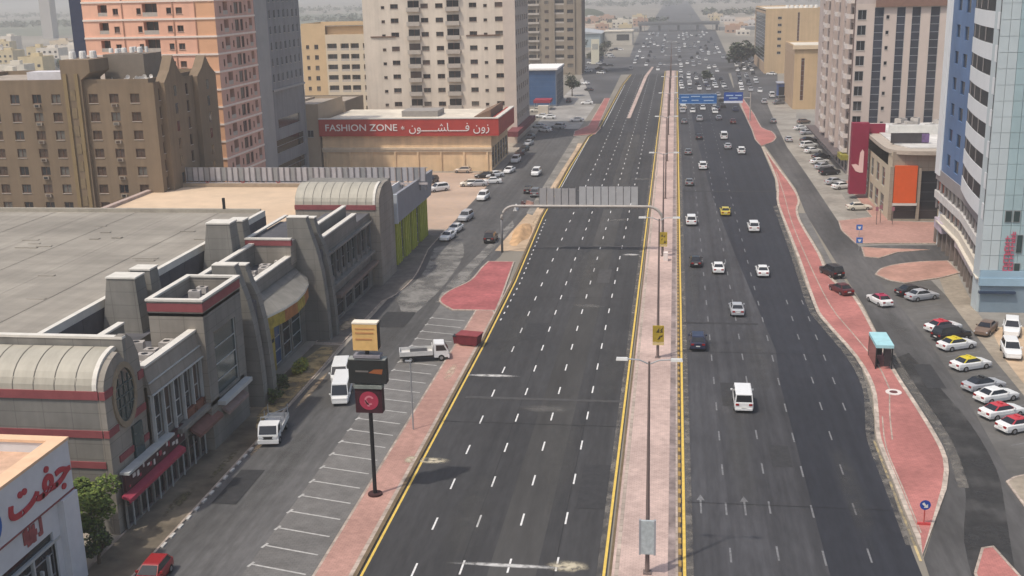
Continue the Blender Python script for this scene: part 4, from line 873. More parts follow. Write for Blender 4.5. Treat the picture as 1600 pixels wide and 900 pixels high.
LW = mat('letter_white', (0.80, .76, .74), .5, .04, 1)
text('FASHION ZONE', 2.25, LW, fz.root, (-73.8, 262.42, 10.45), FACE_S, .05, sx=1.1, bold=.012)
text('\ufee5\ufeee\u0640\u0640\u0640\u0640\u0640\ufeb8\ufe8e\u0640\u0640\u0640\u0640\u0640\ufed3 \ufee5\ufeed\ufeaf', 2.7, LW, fz.root, (-52.4, 262.42, 10.45), FACE_S, .05, sx=1.0)
text('*', 2.2, LW, fz.root, (-63.6, 262.42, 10.0), FACE_S, .05)
MB().box(-66, -57, 272, 280, 12, 13.4).build('roof_house', [mat('grey_shed', (.3, .28, .26), .9, .1, 1)], fz.root); MB().extrude_y([(-47, 12), (-43, 12), (-43, 14.2), (-47, 12.6)], 266, 286).build('roof_ramp', [mat('ramp_brown', (.20, .13, .09), .9, .15, 1)], fz.root)
tb = Building('annexe', 'plain tan annexe with two small windows to the left of the red sign hall', 'building', (-88, 270, 0), [FT])
tb.facade((-92, 263.2), (1, 0), 7.7, 0, 16.0, [(1.8, 3.4, 8.2, 9.9, 'win'), (4.6, 6.2, 8.2, 9.9, 'win')], 0); tb.plain([(-84.3, 263.2), (-84.3, 284), (-92, 284), (-92, 263.2)], 0, 16.0, 0); tb.done(); tb.roof(-91.9, -84.4, 263.3, 283.9, 15.6, ROOFB, .5)

# white tower
WHR = mat('white_tower_render', (0.70, .61, .51), .88, .06, .3, streak=.10, stain=.06, stain_scale=.08); WHS = mat('white_tower_shaded_side', (0.50, .43, .365), .88, .06, .3)  # street side is the same render darkened, shade painted into the colour
wt = Building('apartment_tower', 'big off-white tower with rows of small dark windows behind the red sign hall', 'tower', (-64, 330, 0), [WHR, WHS])
cols = []
for (px, w_, kind) in ((602, 1.0, 's'), (620, 2.2, 'n'), (650, 3.2, 'b'), (667, 2.1, 'n'), (690, 2.1, 'n'), (711, 3.4, 'b'), (742, 2.1, 'n'), (761, 1.0, 's'), (782, 2.2, 'n')):
    u = -86.0 + 42.6 * (px - 570) / 236.0 + 86.0 - w_ / 2
    cols.append((u, w_, .9 if kind != 'b' else .2, {'s': .8, 'n': 1.25, 'b': 2.7}[kind], 'balcony' if kind == 'b' else 'win', None))
wt.facade((-86.0, 314), (1, 0), 42.6, 0, 56, grid(cols, 5.6, 3.82, 13), 0, frame=BRF, panes=[GL_D, GL_D, GL_D, GL_M])
cols = [(2 + 4.5 * k, 1.8, .7, 1.6, 'win') for k in range(6)]
wt.facade((-43.4, 314), (0, 1), 29, 0, 56, grid(cols, 5.6, 3.82, 13), 1, frame=BRF, panes=[GL_D])
wt.plain([(-43.4, 343), (-86, 343), (-86, 314)], 0, 56, 0); wt.done(); wt.roof(-85.9, -43.5, 314.1, 342.9, 56, ROOFB, .8)
MB().box(-44.6, -41.6, 303, 343, 3.0, 4.4).build('canopy', [mat('canopy_maroon', (.17, .045, .05), .7, .15, 1)], wt.root)
MB().box(-46.6, -43.2, 313.2, 314, 0, 56).build('pilaster', [mat('pilaster_pinkish', (.58, .49, .42), .88, .06, .5)], wt.root)
MB().box(-84, -77, 313.7, 314, 29.4, 29.7).box(-57, -47.5, 313.7, 314, 29.4, 29.7).build('ledge', [BRF], wt.root)

# orange flats seen between the grey and the white tower
OR2 = mat('flat_ochre', (0.60, .43, .25), .88, .06, .3); OR3 = mat('flat_cream', (0.62, .52, .39), .88, .06, .3)
of = Building('apartment_block', 'orange and cream flats with framed loggias between the grey tower and the white tower', 'apartment block', (-112, 390, 0), [OR2, OR3])
cols = [(1.5, 1.1, .8, 1.3, 'win'), (4.4, 1.4, .7, 1.5, 'win')]
of.facade((-126, 380), (1, 0), 8.6, 0, 31, grid(cols, 1.5, 3.5, 7), 0, frame=BRF)
cols = [(.5, 3.4, .5, 2.3, 'loggia', GL_M), (5.2, 2.9, .5, 2.3, 'loggia', GL_D), (8.7, 2.9, .5, 2.3, 'loggia', GL_D), (13.0, 2.6, .5, 2.3, 'loggia', GL_D), (16.4, 2.6, .5, 2.3, 'loggia', GL_M)]
of.facade((-117.4, 379.4), (1, 0), 20.6, 0, 28, grid(cols, 1.2, 3.5, 7), 1, frame=BRF)
of.plain([(-96.8, 379.4), (-96.8, 402), (-126, 402), (-126, 380)], 0, 31, 0); of.plain([(-117.4, 381.5), (-96.8, 381.5)], 28, 31, 0)
of.w.quad((-117.4, 379.4, 28), (-96.8, 379.4, 28), (-96.8, 381.5, 28), (-117.4, 381.5, 28), 0); of.done(); of.roof(-125.9, -97, 380.2, 401.9, 31, ROOFB, .7)
gb = Building('low_block', 'low grey-brown block in shadow between the grey tower and the cream hall', 'building', (-95, 300, 0), [mat('shade_brown', (.20, .165, .13), .9, .12, .5)])
gb.facade((-108, 292), (1, 0), 22, 0, 14, grid([(2 + 4 * k, 2, .6, 1.5, 'win') for k in range(5)], 1, 3.4, 4), 0); gb.plain([(-86, 292), (-86, 310), (-108, 310), (-108, 292)], 0, 14, 0); gb.done(); gb.roof(-107.9, -86.1, 292.1, 309.9, 13.6, ROOFB, .4)

# brown-grey tower further up, and the blue showroom at its foot
B2 = mat('taupe_render', (0.30, .245, .185), .9, .08, .3, streak=.12, stain=.1, stain_scale=.08); B2D = mat('taupe_shaded', (0.16, .115, .09), .9, .08, .3)  # side walls get a darkened copy of the taupe, shade in the colour
bt = Building('apartment_tower', 'taupe tower with stacked balconies beyond the blue glass showroom', 'tower', (-60, 575, 0), [B2, B2D])
cols = [(1.0, 1.8, .8, 1.6, 'win'), (5.0, 5.2, .3, 2.3, 'balcony', GL_D), (13.0, 2.0, .8, 1.5, 'win'), (18.0, 4.4, .3, 2.3, 'loggia', GL_M), (24.0, 3.0, .6, 1.8, 'win')]
bt.facade((-76, 562), (1, 0), 31, 0, 58, grid(cols, 3.0, 4.3, 12), 0, frame=BRF, panes=[GL_D, GL_M])
bt.plain([(-45, 562), (-45, 584), (-76, 584), (-76, 562)], 0, 58, 1); bt.done(); bt.roof(-75.9, -45.1, 562.1, 583.9, 58, ROOFB, .6)
for x in (-67.2, -58.8, -49.0): MB().box(x, x + .8, 561.4, 562, 0, 58).build('pilaster', [B2], bt.root)
bs = Building('showroom', 'blue glass showroom with a white roof slab on the left side street', 'showroom', (-48, 424, 0), [mat('steel_blue_cladding', (.17, .19, .23), .6, .08, .5)])
bs.facade((-54.4, 412), (1, 0), 12.2, 0, 13.0, [(.3, 11.9, .6, 12.7, 'strip', mat('showroom_blue', (.05, .115, .24), .35, .15, .3))], 0, frame=mat('mullion_blue', (.10, .16, .26), .5, .05, 1)); bs.facade((-42.2, 412), (0, 1), 26, 0, 13.0, [(1 + 5 * k, 5 + 5 * k, .4, 11, 'strip', GL_D) for k in range(5)], 0)
bs.plain([(-42.2, 438), (-54.4, 438), (-54.4, 412)], 0, 13, 0); bs.done()
MB().box(-54.8, -41.8, 411.5, 438, 13.0, 13.6).build('roof', [mat('roof_white', (.82, .80, .76), .8, .05, 1)], bs.root)
mr = MB().box(-49, -43, 398, 406, 2.6, 3.6).build('canopy', [mat('canopy_red', (.30, .03, .05), .6, .1, 1)]); mr.name = 'red_canopy'; tag(mr, 'flat dark red canopy in front of the blue glass showroom', 'canopy')
for k in range(4): MB().box(-48.8 + 5.4 * (k % 2), -48.6 + 5.4 * (k % 2), 398.2 + 7.4 * (k // 2), 398.4 + 7.4 * (k // 2), 0, 2.6).build('post', [STEEL], mr)
cn_ = MB().box(-46, -42.5, 386, 388.6, 0, 2.8).build('site_cabin', [mat('cabin_cream', (.62, .55, .46), .8, .1, 1)]); tag(cn_, 'long cream site cabin beside the car park before the blue showroom', 'cabin')
# ================================================================ RIGHT SIDE
U_W = (0, -1)
# blue and white tower, cut by the right edge of the frame
WPN = mat('white_panel', (0.47, .53, .55), .45, .05, .4); AQ = mat('aqua_panel', (0.33, .435, .46), .45, .08, .3); BLU = mat('blue_panel', (0.10, 0.17, 0.315), .5, .12, .3, stain=.12, stain_scale=.1)
LBL = mat('pale_blue_panel', (0.30, .43, .53), .5, .08, .3); GRB = mat('grey_band_panel', (0.27, .25, .25), .6, .08, .4); WSP = mat('white_spandrel', (0.70, .72, .73), .5, .04, .5); CRM = mat('cream_canopy', (.60, .55, .47), .8, .08, 1)
Q1 = Vector((42.7, 191.0)); QM = Vector((42.15, 171.0)); Q0 = Vector((39.6, 148.2)); U1 = (QM - Q1).normalized(); U2 = (Q0 - QM).normalized(); N1 = Vector((U1.y, -U1.x)); N2 = Vector((U2.y, -U2.x)); L1 = (QM - Q1).length; LW_ = L1 + (Q0 - QM).length
tw = Building('office_tower', 'blue and white clad tower with curved white balcony bands at the right edge', 'tower', (50, 165, 0), [BLU, WSP, GRB, WPN, CRM, LBL])
nf = 10; fl = 3.95; zb = 12.3
holes = []
for k in range(9):
    z = zb + fl * k
    holes.append((6.6, 9.2, z + 1.2, z + 3.1, 'strip', GL_D)); holes.append((12.2, 15.2, z + 1.0, z + 3.0, 'strip', GL_D))
tw.facade(Q1, U1, L1, zb - 1.0, 50, holes, 0, frame=GL_B, panes=[GL_D])
# white corner strip
def along(u, n): p = Q1 + U1 * u + N1 * n if u <= L1 else QM + U2 * (u - L1) + N2 * n; return (p.x, p.y)
MB().prism([along(-.1, .02), along(3.2, .02), along(3.2, .35), along(-.1, .35)], zb - 1, 50).build('corner_strip', [WSP], tw.root)
# balcony bay
nb = 9
arc = []
for i in range(9):
    u = L1 + .01 + (LW_ - L1 - .01) * i / 8.0; n = .45 + .35 * math.sin(math.pi * i / 8.0); arc.append(along(u, n))
for k in range(nb):
    z = zb + fl * k
    bnd = MB()
    for p, q in zip(arc[:-1], arc[1:]): bnd.quad((*p, z - .2), (*q, z - .2), (*q, z + 1.85), (*p, z + 1.85))
    s0, s1 = along(L1 + .01, 0), along(L1 + .01, .45); bnd.quad((*s0, z - .2), (*s1, z - .2), (*s1, z + 1.85), (*s0, z + 1.85))
    bnd.poly([(*p, z + 1.85) for p in arc] + [(*along(LW_, .25), z + 1.85), (*along(L1 + .01, .25), z + 1.85)]); bnd.poly([(*p, z - .2) for p in arc[::-1]] + [(*along(L1 + .01, .2), z - .2), (*along(LW_, .2), z - .2)])
    bnd.build('balcony_band', [WSP], tw.root)
    gl = MB(); ins = [(p[0] + .07, p[1] + .01) for p in arc]
    for p, q in zip(ins[:-1], ins[1:]): gl.quad((*p, z + 1.85), (*q, z + 1.85), (*q, z + 3.76), (*p, z + 3.76))
    wg = gl.build('window', [mat('bay_glass', (.035, .038, .042), .5, .2, .4, spec=.15)], tw.root)
    for p in ins[1:-1:2]: MB().box(p[0] - .12, p[0] - .02, p[1] - .05, p[1] + .05, z + 2.0, z + 3.76).build('glazing_bar', [GRB], wg)
tw.w.prism([along(L1 + .01, -.2), along(LW_ - .9, -.2), along(LW_ - .9, -6), along(L1 + .01, -6)], zb - 1, 50, 1)
# front: white panel grid, then aqua, above a pale blue base
FY = Q0.y - .2; fx = Q0.x - .35
tw.w.quad((fx, FY + .15, 0), (64, FY + .15, 0), (64, FY + .15, 50), (fx, FY + .15, 50), 3)
tw.w.quad((fx, FY + .15, 0), (fx, FY + .15, 50), (fx, FY + 3, 50), (fx, FY + 3, 0), 3)
pw, ph = 1.12, 1.96
pa = MB().box(0, pw - .05, 0, .15, 0, ph - .05).mesh('panel', [WPN]); pb = MB().box(0, pw - .05, 0, .15, 0, ph - .05).mesh('panel', [AQ])
WX = fx + 1.9
for j in range(19):
    z = 5.6 + ph * j
    for i in range(9):
        x = fx + pw * i
        if z < 15.5 and i in (2, 3, 4) and (12.6 < z + 1 < 15 or 8.0 < z + 1 < 11.5 or 5.0 < z + 1 < 8.0) and i > 2: pass
        put(pa if i < 2 else pb, 'panel', tw.root, (x - 50, FY - 165, z))
MB().box(fx + 9 * pw, 64, FY, FY + .14, 5.6, 50).build('panel', [AQ], tw.root)
for (x0, x1, z0, z1) in ((41.7, 42.55, 11.9, 13.4), (42.7, 43.55, 11.9, 13.4), (43.35, 44.15, 7.9, 10.3), (43.3, 44.1, 4.2, 6.6)):
    wf = MB().box(x0, x1, FY - .1, FY - .02, z0, z1).build('window', [STEEL], tw.root); MB().box(x0 + .07, x1 - .07, FY - .13, FY - .1, z0 + .07, z1 - .07).build('pane', [GL_T], wf)
MB().box(fx, 64, FY - .35, FY + .1, 3.6, 4.6).box(fx + .1, 64, FY - .2, FY + .1, 4.6, 5.55).build('base_band', [LBL], tw.root)
MB().box(fx + .3, 64, FY - .1, FY + .1, 0, 3.55).build('base_panel', [mat('base_blue_grey', (.20, .26, .31), .5, .1, .5)], tw.root)
MB().box(fx, fx + 4.5, FY - .6, FY - .1, 2.6, 2.9).build('base_trim', [mat('trim_dark_blue', (.03, .05, .09), .5, .1, 1)], tw.root)
# vertical red sign, letters turned on their side (two lines, too blurred to read: shapes only)
rs = MB(); LR = mat('vertical_letter_red', (.50, .10, .16), .5, .08, 1)
vs = thing('vertical_sign', 'vertical red lettering in two rows on the white front of the blue tower', 'sign', (42.6, FY - .1, 4.0))
rr = random.Random(2)
for row, x in ((0, 42.0), (1, 42.65)):
    for k in range(12 if row == 0 else 13):
        z = 4.0 + .52 * k; m_ = MB(); t = rr.choice((0, 1, 2, 3))
        m_.box(x, x + .55, FY - .17, FY - .05, z, z + .12)
        if t in (0, 2): m_.box(x, x + .12, FY - .17, FY - .05, z + .12, z + .42)
        if t in (0, 1): m_.box(x + .43, x + .55, FY - .17, FY - .05, z + .12, z + .42)
        if t in (1, 3): m_.box(x + .2, x + .32, FY - .17, FY - .05, z + .12, z + .42)
        m_.build('letter', [LR], vs)
# podium along the street
def pod(z0, z1, n, m, name, u0=0, u1=None):
    u1 = LW_ if u1 is None else u1
    us_ = [u0] + ([L1] if u0 < L1 < u1 else []) + [u1]
    return MB().prism([along(u_, n) for u_ in us_] + [along(min(u_, LW_ - .4), -1.4) for u_ in us_[::-1]], z0, z1).build(name, [m], tw.root)
pod(10.4, 12.2, .15, GRB, 'podium_band'); 
for (z0, z1, k0) in ((8.6, 10.3, 0), (5.7, 7.3, 1)):
    pod(z0, z1, -.15, GL_D, 'window', 0.5, LW_ - 1.0)
    for k in range(13): MB().prism([along(.6 + 3.0 * k, -.2), along(.95 + 3.0 * k, -.2), along(.95 + 3.0 * k, .02), along(.6 + 3.0 * k, .02)], z0, z1).build('mullion', [GRB], tw.root)
pod(7.35, 8.55, .2, mat('podium_white', (.58, .56, .54), .7, .15, 1.0), 'podium_band')
pod(4.4, 5.65, .25, CRM, 'podium_band', 6.0); pod(4.3, 4.5, .7, CRM, 'canopy', 5.0)
pod(3.1, 4.25, .3, mat('shop_sign_white', (.55, .50, .50), .6, .3, .8), 'shop_sign', 18, 36.5); pod(3.0, 4.6, .5, mat('shop_sign_lilac', (.44, .38, .44), .6, .2, .8), 'shop_sign', 3.0, 9.0)
pod(0.15, 3.0, -.6, GL_D, 'shop_window', 1.0, LW_ - .6)
for k in range(12): MB().prism([along(1.2 + 3.2 * k, -.6), along(1.9 + 3.2 * k, -.6), along(1.9 + 3.2 * k, .05), along(1.2 + 3.2 * k, .05)], 0.0, 4.3).build('pier', [mat('pier_brown', (.20, .165, .145), .8, .2, 1)], tw.root)
tw.plain([(64, FY + 40), (Q1.x, FY + 40)], 0, 50, 1); tw.done()
MB().box(43, 64, FY + .2, FY + 39, 49.6, 50).build('roof', [ROOF_G], tw.root)

# low retail building with the orange panel
POD = mat('low_tan_render', (0.34, .285, .225), .88, .08, .5, streak=.12, joints=(2.0, 1.2)); PODC = mat('low_cream_render', (0.46, .39, .29), .88, .08, .5)
lo = Building('retail_building', 'low tan building with a tall orange panel and dark glass facing the corner', 'shop', (45, 225, 0), [POD, PODC])
lo.facade((38.6, 207.2), (1, 0), 9.6, 0, 12.4, [(.6, 4.6, .3, 3.0, 'strip', GL_D), (5.0, 8.3, .3, 9.0, 'strip', GL_D)], 0, frame=mat('dark_frame', (.05, .05, .055), .5, .1, 1), panes=[GL_D])
lo.facade((38.4, 248), U_W, 37.6, 0, 9.6, [(1.5 + 6.0 * k, 5.6 + 6.0 * k, .4, 3.7, 'strip', GL_M) for k in range(6)] + [(1.9 + 6.0 * k, 5.2 + 6.0 * k, 5.1, 8.6, 'strip', GL_D) for k in range(6)], 1, frame=STEEL, panes=[GL_D])
lo.plain([(38.4, 210.4), (38.6, 207.2)], 0, 12.4, 1); lo.plain([(48.2, 207.2), (60, 207.2), (60, 248), (38.4, 248)], 0, 12.4, 0)
lo.w.quad((38.4, 207.2, 11.6), (60, 207.2, 11.6), (60, 248, 11.6), (38.4, 248, 11.6), 0); lo.done()
MB().box(39.0, 42.9, 206.7, 207.15, 3.3, 10.0).build('sign_panel', [mat('panel_orange', (0.66, 0.105, 0.02), .5, .05, 1)], lo.root)
MB().box(38.9, 43.1, 206.6, 207.1, 2.85, 3.25).build('canopy', [mat('canopy_pale', (.60, .58, .54), .7, .06, 1)], lo.root)
MB().box(43.1, 43.6, 206.75, 207.18, 0, 9.6).box(38.3, 38.9, 206.8, 207.18, 0, 9.8).build('pilaster', [POD], lo.root)
MB().box(46.9, 48.4, 206.6, 207.18, 0, 6.6).build('pier', [PODC], lo.root)
rf = MB(); cv = smooth_line([(38.2, 246), (37.9, 228), (37.8, 214), (38.4, 208.4), (40.5, 206.4), (44, 205.8), (49, 205.8)], 4)
rf.prism(cv + [(60, 205.8), (60, 248), (39, 248)], 12.0, 12.7); rf.build('roof', [mat('roof_rim_tan', (.42, .36, .30), .85, .08, 1)], lo.root)
MB().prism([(40.2, 246), (40.0, 214), (42, 209), (59.5, 208.6), (59.5, 247)], 12.7, 12.9).build('roof', [mat('roof_pale_grey', (.60, .58, .55), .9, .18, .6, stain=.2, stain_scale=.2)], lo.root)
MB().box(41.5, 60, 228, 229, 12.7, 14.6).build('parapet', [mat('parapet_off_white', (.62, .61, .58), .8, .1, 1)], lo.root)
for k, (x, y) in enumerate(((44, 232), (47, 236), (50, 231), (53, 238), (46, 241), (57, 234), (49, 242), (55, 242))): ac(x, y, 12.9, .2 * k, 'pale air conditioner on the flat roof above the orange panel', 'air conditioners on the low right roof', 1.5)
bl = thing('rooftop_billboard', 'long dark rooftop sign board on the low building behind the red sign', 'sign', (44, 214.6, 12.7))
MB().box(39.4, 46.0, 214.4, 214.8, 13.0, 14.8).build('board', [mat('board_dark', (.06, .055, .06), .6, .2, 1)], bl); MB().box(44.8, 46.1, 214.34, 214.4, 13.1, 14.7).build('emblem', [mat('emblem_purple', (.16, .10, .22), .6, .3, 2)], bl)
for x in (39.8, 43, 45.6): MB().box(x, x + .15, 214.8, 215.0, 12.7, 14.4).build('post', [STEEL], bl)
# tall red sign slab
MAR = mat('slab_crimson', (0.25, .018, .05), .5, .08, 1)
ts = thing('totem_sign', 'tall crimson sign slab with a pale hooked mark, beside the low tan building', 'sign', (36.9, 229, 0))
MB().box(34.6, 37.8, 228.5, 230.5, 1.0, 15.0).build('slab', [MAR], ts)
mk = MB(); mk.poly([(36.3, 228.45, 5.3), (37.05, 228.45, 5.3), (37.05, 228.45, 9.4), (36.7, 228.45, 9.9), (36.3, 228.45, 9.2), (36.15, 228.45, 7.0)]); mk.poly([(34.75, 228.44, 6.9), (35.6, 228.44, 7.0), (36.35, 228.44, 6.6), (36.35, 228.44, 5.3), (35.6, 228.44, 5.6)])
mk.build('mark', [mat('mark_pale_pink', (.80, .55, .52), .5, .04, 1)], ts)
MB().box(37.8, 41.2, 230.6, 231.2, 12.0, 14.6).build('side_board', [MAR], ts)
# beige tower with blue glass strips
BG = mat('beige_tower_render', (0.50, .42, .385), .88, .06, .3, streak=.10, stain=.06, stain_scale=.08); BGL = mat('beige_tower_cream', (0.56, .47, .415), .88, .05, .3); STR = glass('strip_glass', (.045, .05, .068), .12)
bw = Building('apartment_tower', 'beige tower with dark blue vertical glass strips and balconies along the right street', 'tower', (48, 285, 0), [BG, BGL])
fx0 = 38.6; fy0 = 258.5
hs = []
for (px0, px1) in ((1352, 1367), (1387, 1401), (1411, 1425), (1440, 1455)): hs.append(((px0 - 1325) * .1315 + .3, (px1 - 1325) * .1315 + .3, 9.5, 36.2, 'strip', STR))
hs += [(.35, 2.2, 4.4 + 3.25 * k, 6.5 + 3.25 * k, 'win', GL_D) for k in range(10)] + [(6.3, 7.0, 11 + 3.25 * k, 11.8 + 3.25 * k, 'win', GL_D) for k in range(8)]
bw.facade((fx0, fy0), (1, 0), 19, 0, 37, hs, 1, frame=STEEL); bw.facade((fx0, fy0), (1, 0), 4.0, 37, 54, [], 0)
cols = [(64 - c - 4.0, 4.0, .35, 2.2, 'balcony' if i % 2 == 0 else 'loggia', GL_D) for i, c in enumerate((3.0, 12.5, 21, 31, 40, 52))]
bw.facade((fx0, fy0 + 64), U_W, 64, 3.6, 54, grid(cols, 4.4, 3.25, 15), 0, frame=BRF, panes=[GL_D], sill=mat('balcony_pale', (.66, .60, .56), .85, .06, 1))
for u in (1.0, 10.6, 19.6, 29.6, 38.6, 50): MB().box(fx0 - .12, fx0 - .01, fy0 + u, fy0 + u + .9, 3.6, 54).build('groove_shade_strip', [mat('groove_shade_brown', (.13, .095, .09), .85, .1, 1)], bw.root)  # raised dark strips: the shade of recessed grooves put into colour
bw.facade((fx0, fy0 + 64), U_W, 64, 0, 3.6, [(1 + 5.2 * k, 5 + 5.2 * k, .2, 2.9, 'strip', GL_D) for k in range(12)], 0)
bw.plain([(57.6, fy0), (57.6, fy0 + 64), (fx0, fy0 + 64)], 0, 54, 0); bw.plain([(fx0 + 4, fy0 + 1.5), (57.6, fy0 + 1.5)], 37, 54, 0); bw.done(); bw.roof(38.8, 57.4, fy0 + 1.6, fy0 + 63.8, 54, ROOFB, .6)
MB().box(fx0 + 4, 57.8, fy0 - .6, fy0 + 1.5, 36.3, 38.2).build('cornice', [mat('cornice_brown', (.22, .13, .10), .85, .1, 1)], bw.root)
for u in (9.0, 18.5, 28, 36, 47): MB().box(fx0 - .7, fx0 - .01, fy0 + u, fy0 + u + .6, 3.6, 54).build('pilaster', [BG], bw.root)
MB().box(fx0 - 1.6, fx0 - .02, fy0 + .2, fy0 + 6, 3.2, 4.3).build('shop_sign', [mat('sign_olive_yellow', (.26, .23, .04), .6, .15, 1)], bw.root); MB().box(fx0 - 2.4, fx0 - .02, fy0 + 6.5, fy0 + 63, 3.2, 3.6).build('canopy', [mat('canopy_dark', (.12, .10, .10), .8, .15, 1)], bw.root)
# narrow buildings behind, seen between the two towers
nb_ = Building('apartment_block', 'narrow tan block with an orange vertical stripe seen between the beige and the blue tower', 'apartment block', (66, 310, 0), [mat('tan_block', (.42, .31, .22), .88, .06, .4)])
nb_.facade((62, 300), (1, 0), 12, 0, 27.5, [(.8, 1.5, 24, 25, 'win'), (2.8, 3.5, 24, 25, 'win')], 0); nb_.plain([(74, 300), (74, 320), (62, 320), (62, 300)], 0, 27.5, 0); nb_.done(); nb_.roof(62.1, 73.9, 300.1, 319.9, 27.4, ROOFB, .4)
MB().box(63.0, 64.2, 299.7, 299.98, 7, 22.5).build('stripe', [mat('stripe_orange', (.47, .23, .12), .8, .1, 1)], nb_.root)
n2 = Building('apartment_block', 'grey-green block rising behind the narrow tan block', 'apartment block', (80, 372, 0), [mat('grey_green_render', (.20, .215, .20), .88, .08, .4)])
n2.facade((76, 365), (1, 0), 20, 0, 56, grid([(1.2 + 3.1 * k, 1.5, .7, 1.5, 'win') for k in range(6)], 20, 3.4, 10), 0); n2.plain([(96, 365), (96, 380), (76, 380), (76, 365)], 0, 56, 0); n2.done()
# tan offices further up the right side
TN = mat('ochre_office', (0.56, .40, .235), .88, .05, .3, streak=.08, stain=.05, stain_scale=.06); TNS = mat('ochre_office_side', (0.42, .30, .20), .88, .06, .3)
o2 = Building('office_block', 'ochre office block with one tall dark slit, beyond the beige tower', 'office', (48, 410, 0), [TN, TNS])
o2.facade((39.8, 396), (1, 0), 14, 0, 20.6, [(2.3, 3.4, 3, 17, 'strip', mat('slit_brown', (.10, .04, .025), .7, .1, 1))], 0); o2.facade((39.8, 430), U_W, 34, 0, 20.6, [(2 + 4 * k, 3.4 + 4 * k, 2, 18, 'strip', GL_M) for k in range(7)], 1)
o2.plain([(53.8, 396), (53.8, 430), (39.8, 430)], 0, 20.6, 0); o2.done(); o2.roof(39.9, 53.7, 396.1, 429.9, 20.6, ROOFL, .5)
MB().box(39.2, 54, 395.4, 396, 20.0, 21.3).build('cornice', [mat('cornice_pale', (.68, .53, .36), .85, .05, 1)], o2.root)
o1 = Building('office_block', 'larger ochre office block with a dark glass side, farther along the right', 'office', (52, 575, 0), [TN, TNS])
o1.facade((42, 556), (1, 0), 26, 0, 29.5, [(5.6, 7.4, 9.0 + 3.2 * k, 10.2 + 3.2 * k, 'win', GL_D) for k in range(6)] + [(14.6, 15.6, 6, 28, 'strip', mat('slit_brown', (0, 0, 0)))], 0)
o1.facade((42, 628), U_W, 72, 0, 28.6, [(2, 70, 5, 27.5, 'strip', GL_D)], 1); o1.plain([(68, 556), (68, 628), (42, 628)], 0, 29.5, 0); o1.done(); o1.roof(42.1, 67.9, 556.1, 627.9, 29.4, ROOFL, .5)
for k in range(7): tank(52 + 2.2 * k, 559 + (k % 2), 29.4, .9, 1.8, 'white water tank on the larger ochre office block', 'water tanks on the ochre office')
bc = MB().box(37.6, 40.4, 428, 434, 0, 6.0).build('kiosk', [mat('kiosk_blue', (.06, .10, .26), .6, .12, 1)]); MB().box(37.2, 40.8, 427.6, 434.4, 6.0, 6.3).build('roof', [mat('kiosk_roof', (.35, .36, .42), .7, .1, 1)], bc); MB().box(37.9, 40.1, 427.9, 428, .4, 4.8).build('shutter', [BLACK], bc); tag(bc, 'small dark blue kiosk before the ochre office block', 'kiosk')
# ================================================================ VEHICLES
def paint(name, col): return mat('car_' + name, col, .28, .05, 3, spec=.5)
P_W = paint('white', (.74, .74, .73)); P_S = paint('silver', (.40, .41, .43)); P_G = paint('grey', (.16, .165, .175)); P_K = paint('black', (.018, .018, .021)); P_N = paint('navy', (.020, .026, .060))
P_Y = paint('yellow', (.55, .43, .05)); P_R = paint('red', (.46, .02, .03)); P_M = paint('maroon', (.085, .018, .022)); P_B = paint('brown', (.17, .115, .085)); P_BE = paint('beige', (.50, .40, .31)); P_C = paint('cream', (.66, .62, .53))
P_TY = paint('taxi_yellow', (.58, .47, .03)); P_TR = paint('taxi_red', (.47, .045, .06)); P_TM = paint('taxi_maroon', (.36, .035, .085))
LAMP_R = mat('tail_lamp_red', (.30, .012, .012), .3, 0, 1); LAMP_W = mat('head_lamp', (.62, .64, .66), .15, 0, 1, spec=.8); TRIM = mat('black_trim', (.025, .025, .027), .6, .1, 3); PLATE = mat('number_plate', (.66, .66, .62), .6, .05, 3)
KIND = {
 # half length, half width, hull stations (y, halfwidth, top z, bottom z), greenhouse: base y0,y1,halfw,z ; roof y0,y1,halfw,z ; wheel y
 'sedan': dict(st=[(-2.28, .70, .86, .42), (-2.18, .84, .98, .28), (-1.5, .90, 1.02, .24), (-.6, .905, .98, .22), (.9, .905, .96, .22), (1.5, .89, .90, .24), (2.1, .82, .78, .28), (2.28, .66, .66, .36)], gh=(-1.72, 1.10, .80, .97, -1.02, .22, .60, 1.44), wy=1.38),
 'hatch': dict(st=[(-2.0, .74, .95, .40), (-1.92, .84, 1.0, .28), (-1.2, .88, 1.0, .24), (.8, .88, .98, .22), (1.4, .87, .93, .24), (1.88, .80, .80, .28), (2.02, .66, .68, .36)], gh=(-1.9, 1.05, .79, .97, -1.45, .20, .62, 1.50), wy=1.26),
 'suv': dict(st=[(-2.36, .82, 1.05, .46), (-2.28, .92, 1.12, .34), (-1.4, .96, 1.14, .30), (.9, .96, 1.12, .28), (1.6, .95, 1.08, .30), (2.2, .88, .98, .34), (2.36, .74, .84, .42)], gh=(-2.26, 1.15, .86, 1.10, -1.95, .30, .70, 1.80), wy=1.42),
 'van': dict(st=[(-2.34, .84, 1.12, .40), (-2.30, .93, 1.15, .30), (-1.4, .95, 1.16, .26), (1.4, .95, 1.16, .26), (2.1, .92, 1.08, .30), (2.34, .80, .86, .38)], gh=(-2.31, 2.02, .92, 1.12, -2.20, 1.30, .80, 2.02), wy=1.40),
 'bus': dict(st=[(-3.1, .95, 1.25, .42), (-3.05, 1.02, 1.27, .34), (-1.4, 1.04, 1.28, .30), (2.4, 1.04, 1.28, .30), (2.9, 1.0, 1.2, .34), (3.12, .88, .95, .42)], gh=(-3.06, 2.92, 1.01, 1.24, -2.95, 2.35, .90, 2.55), wy=1.9),
}
CARM = {}
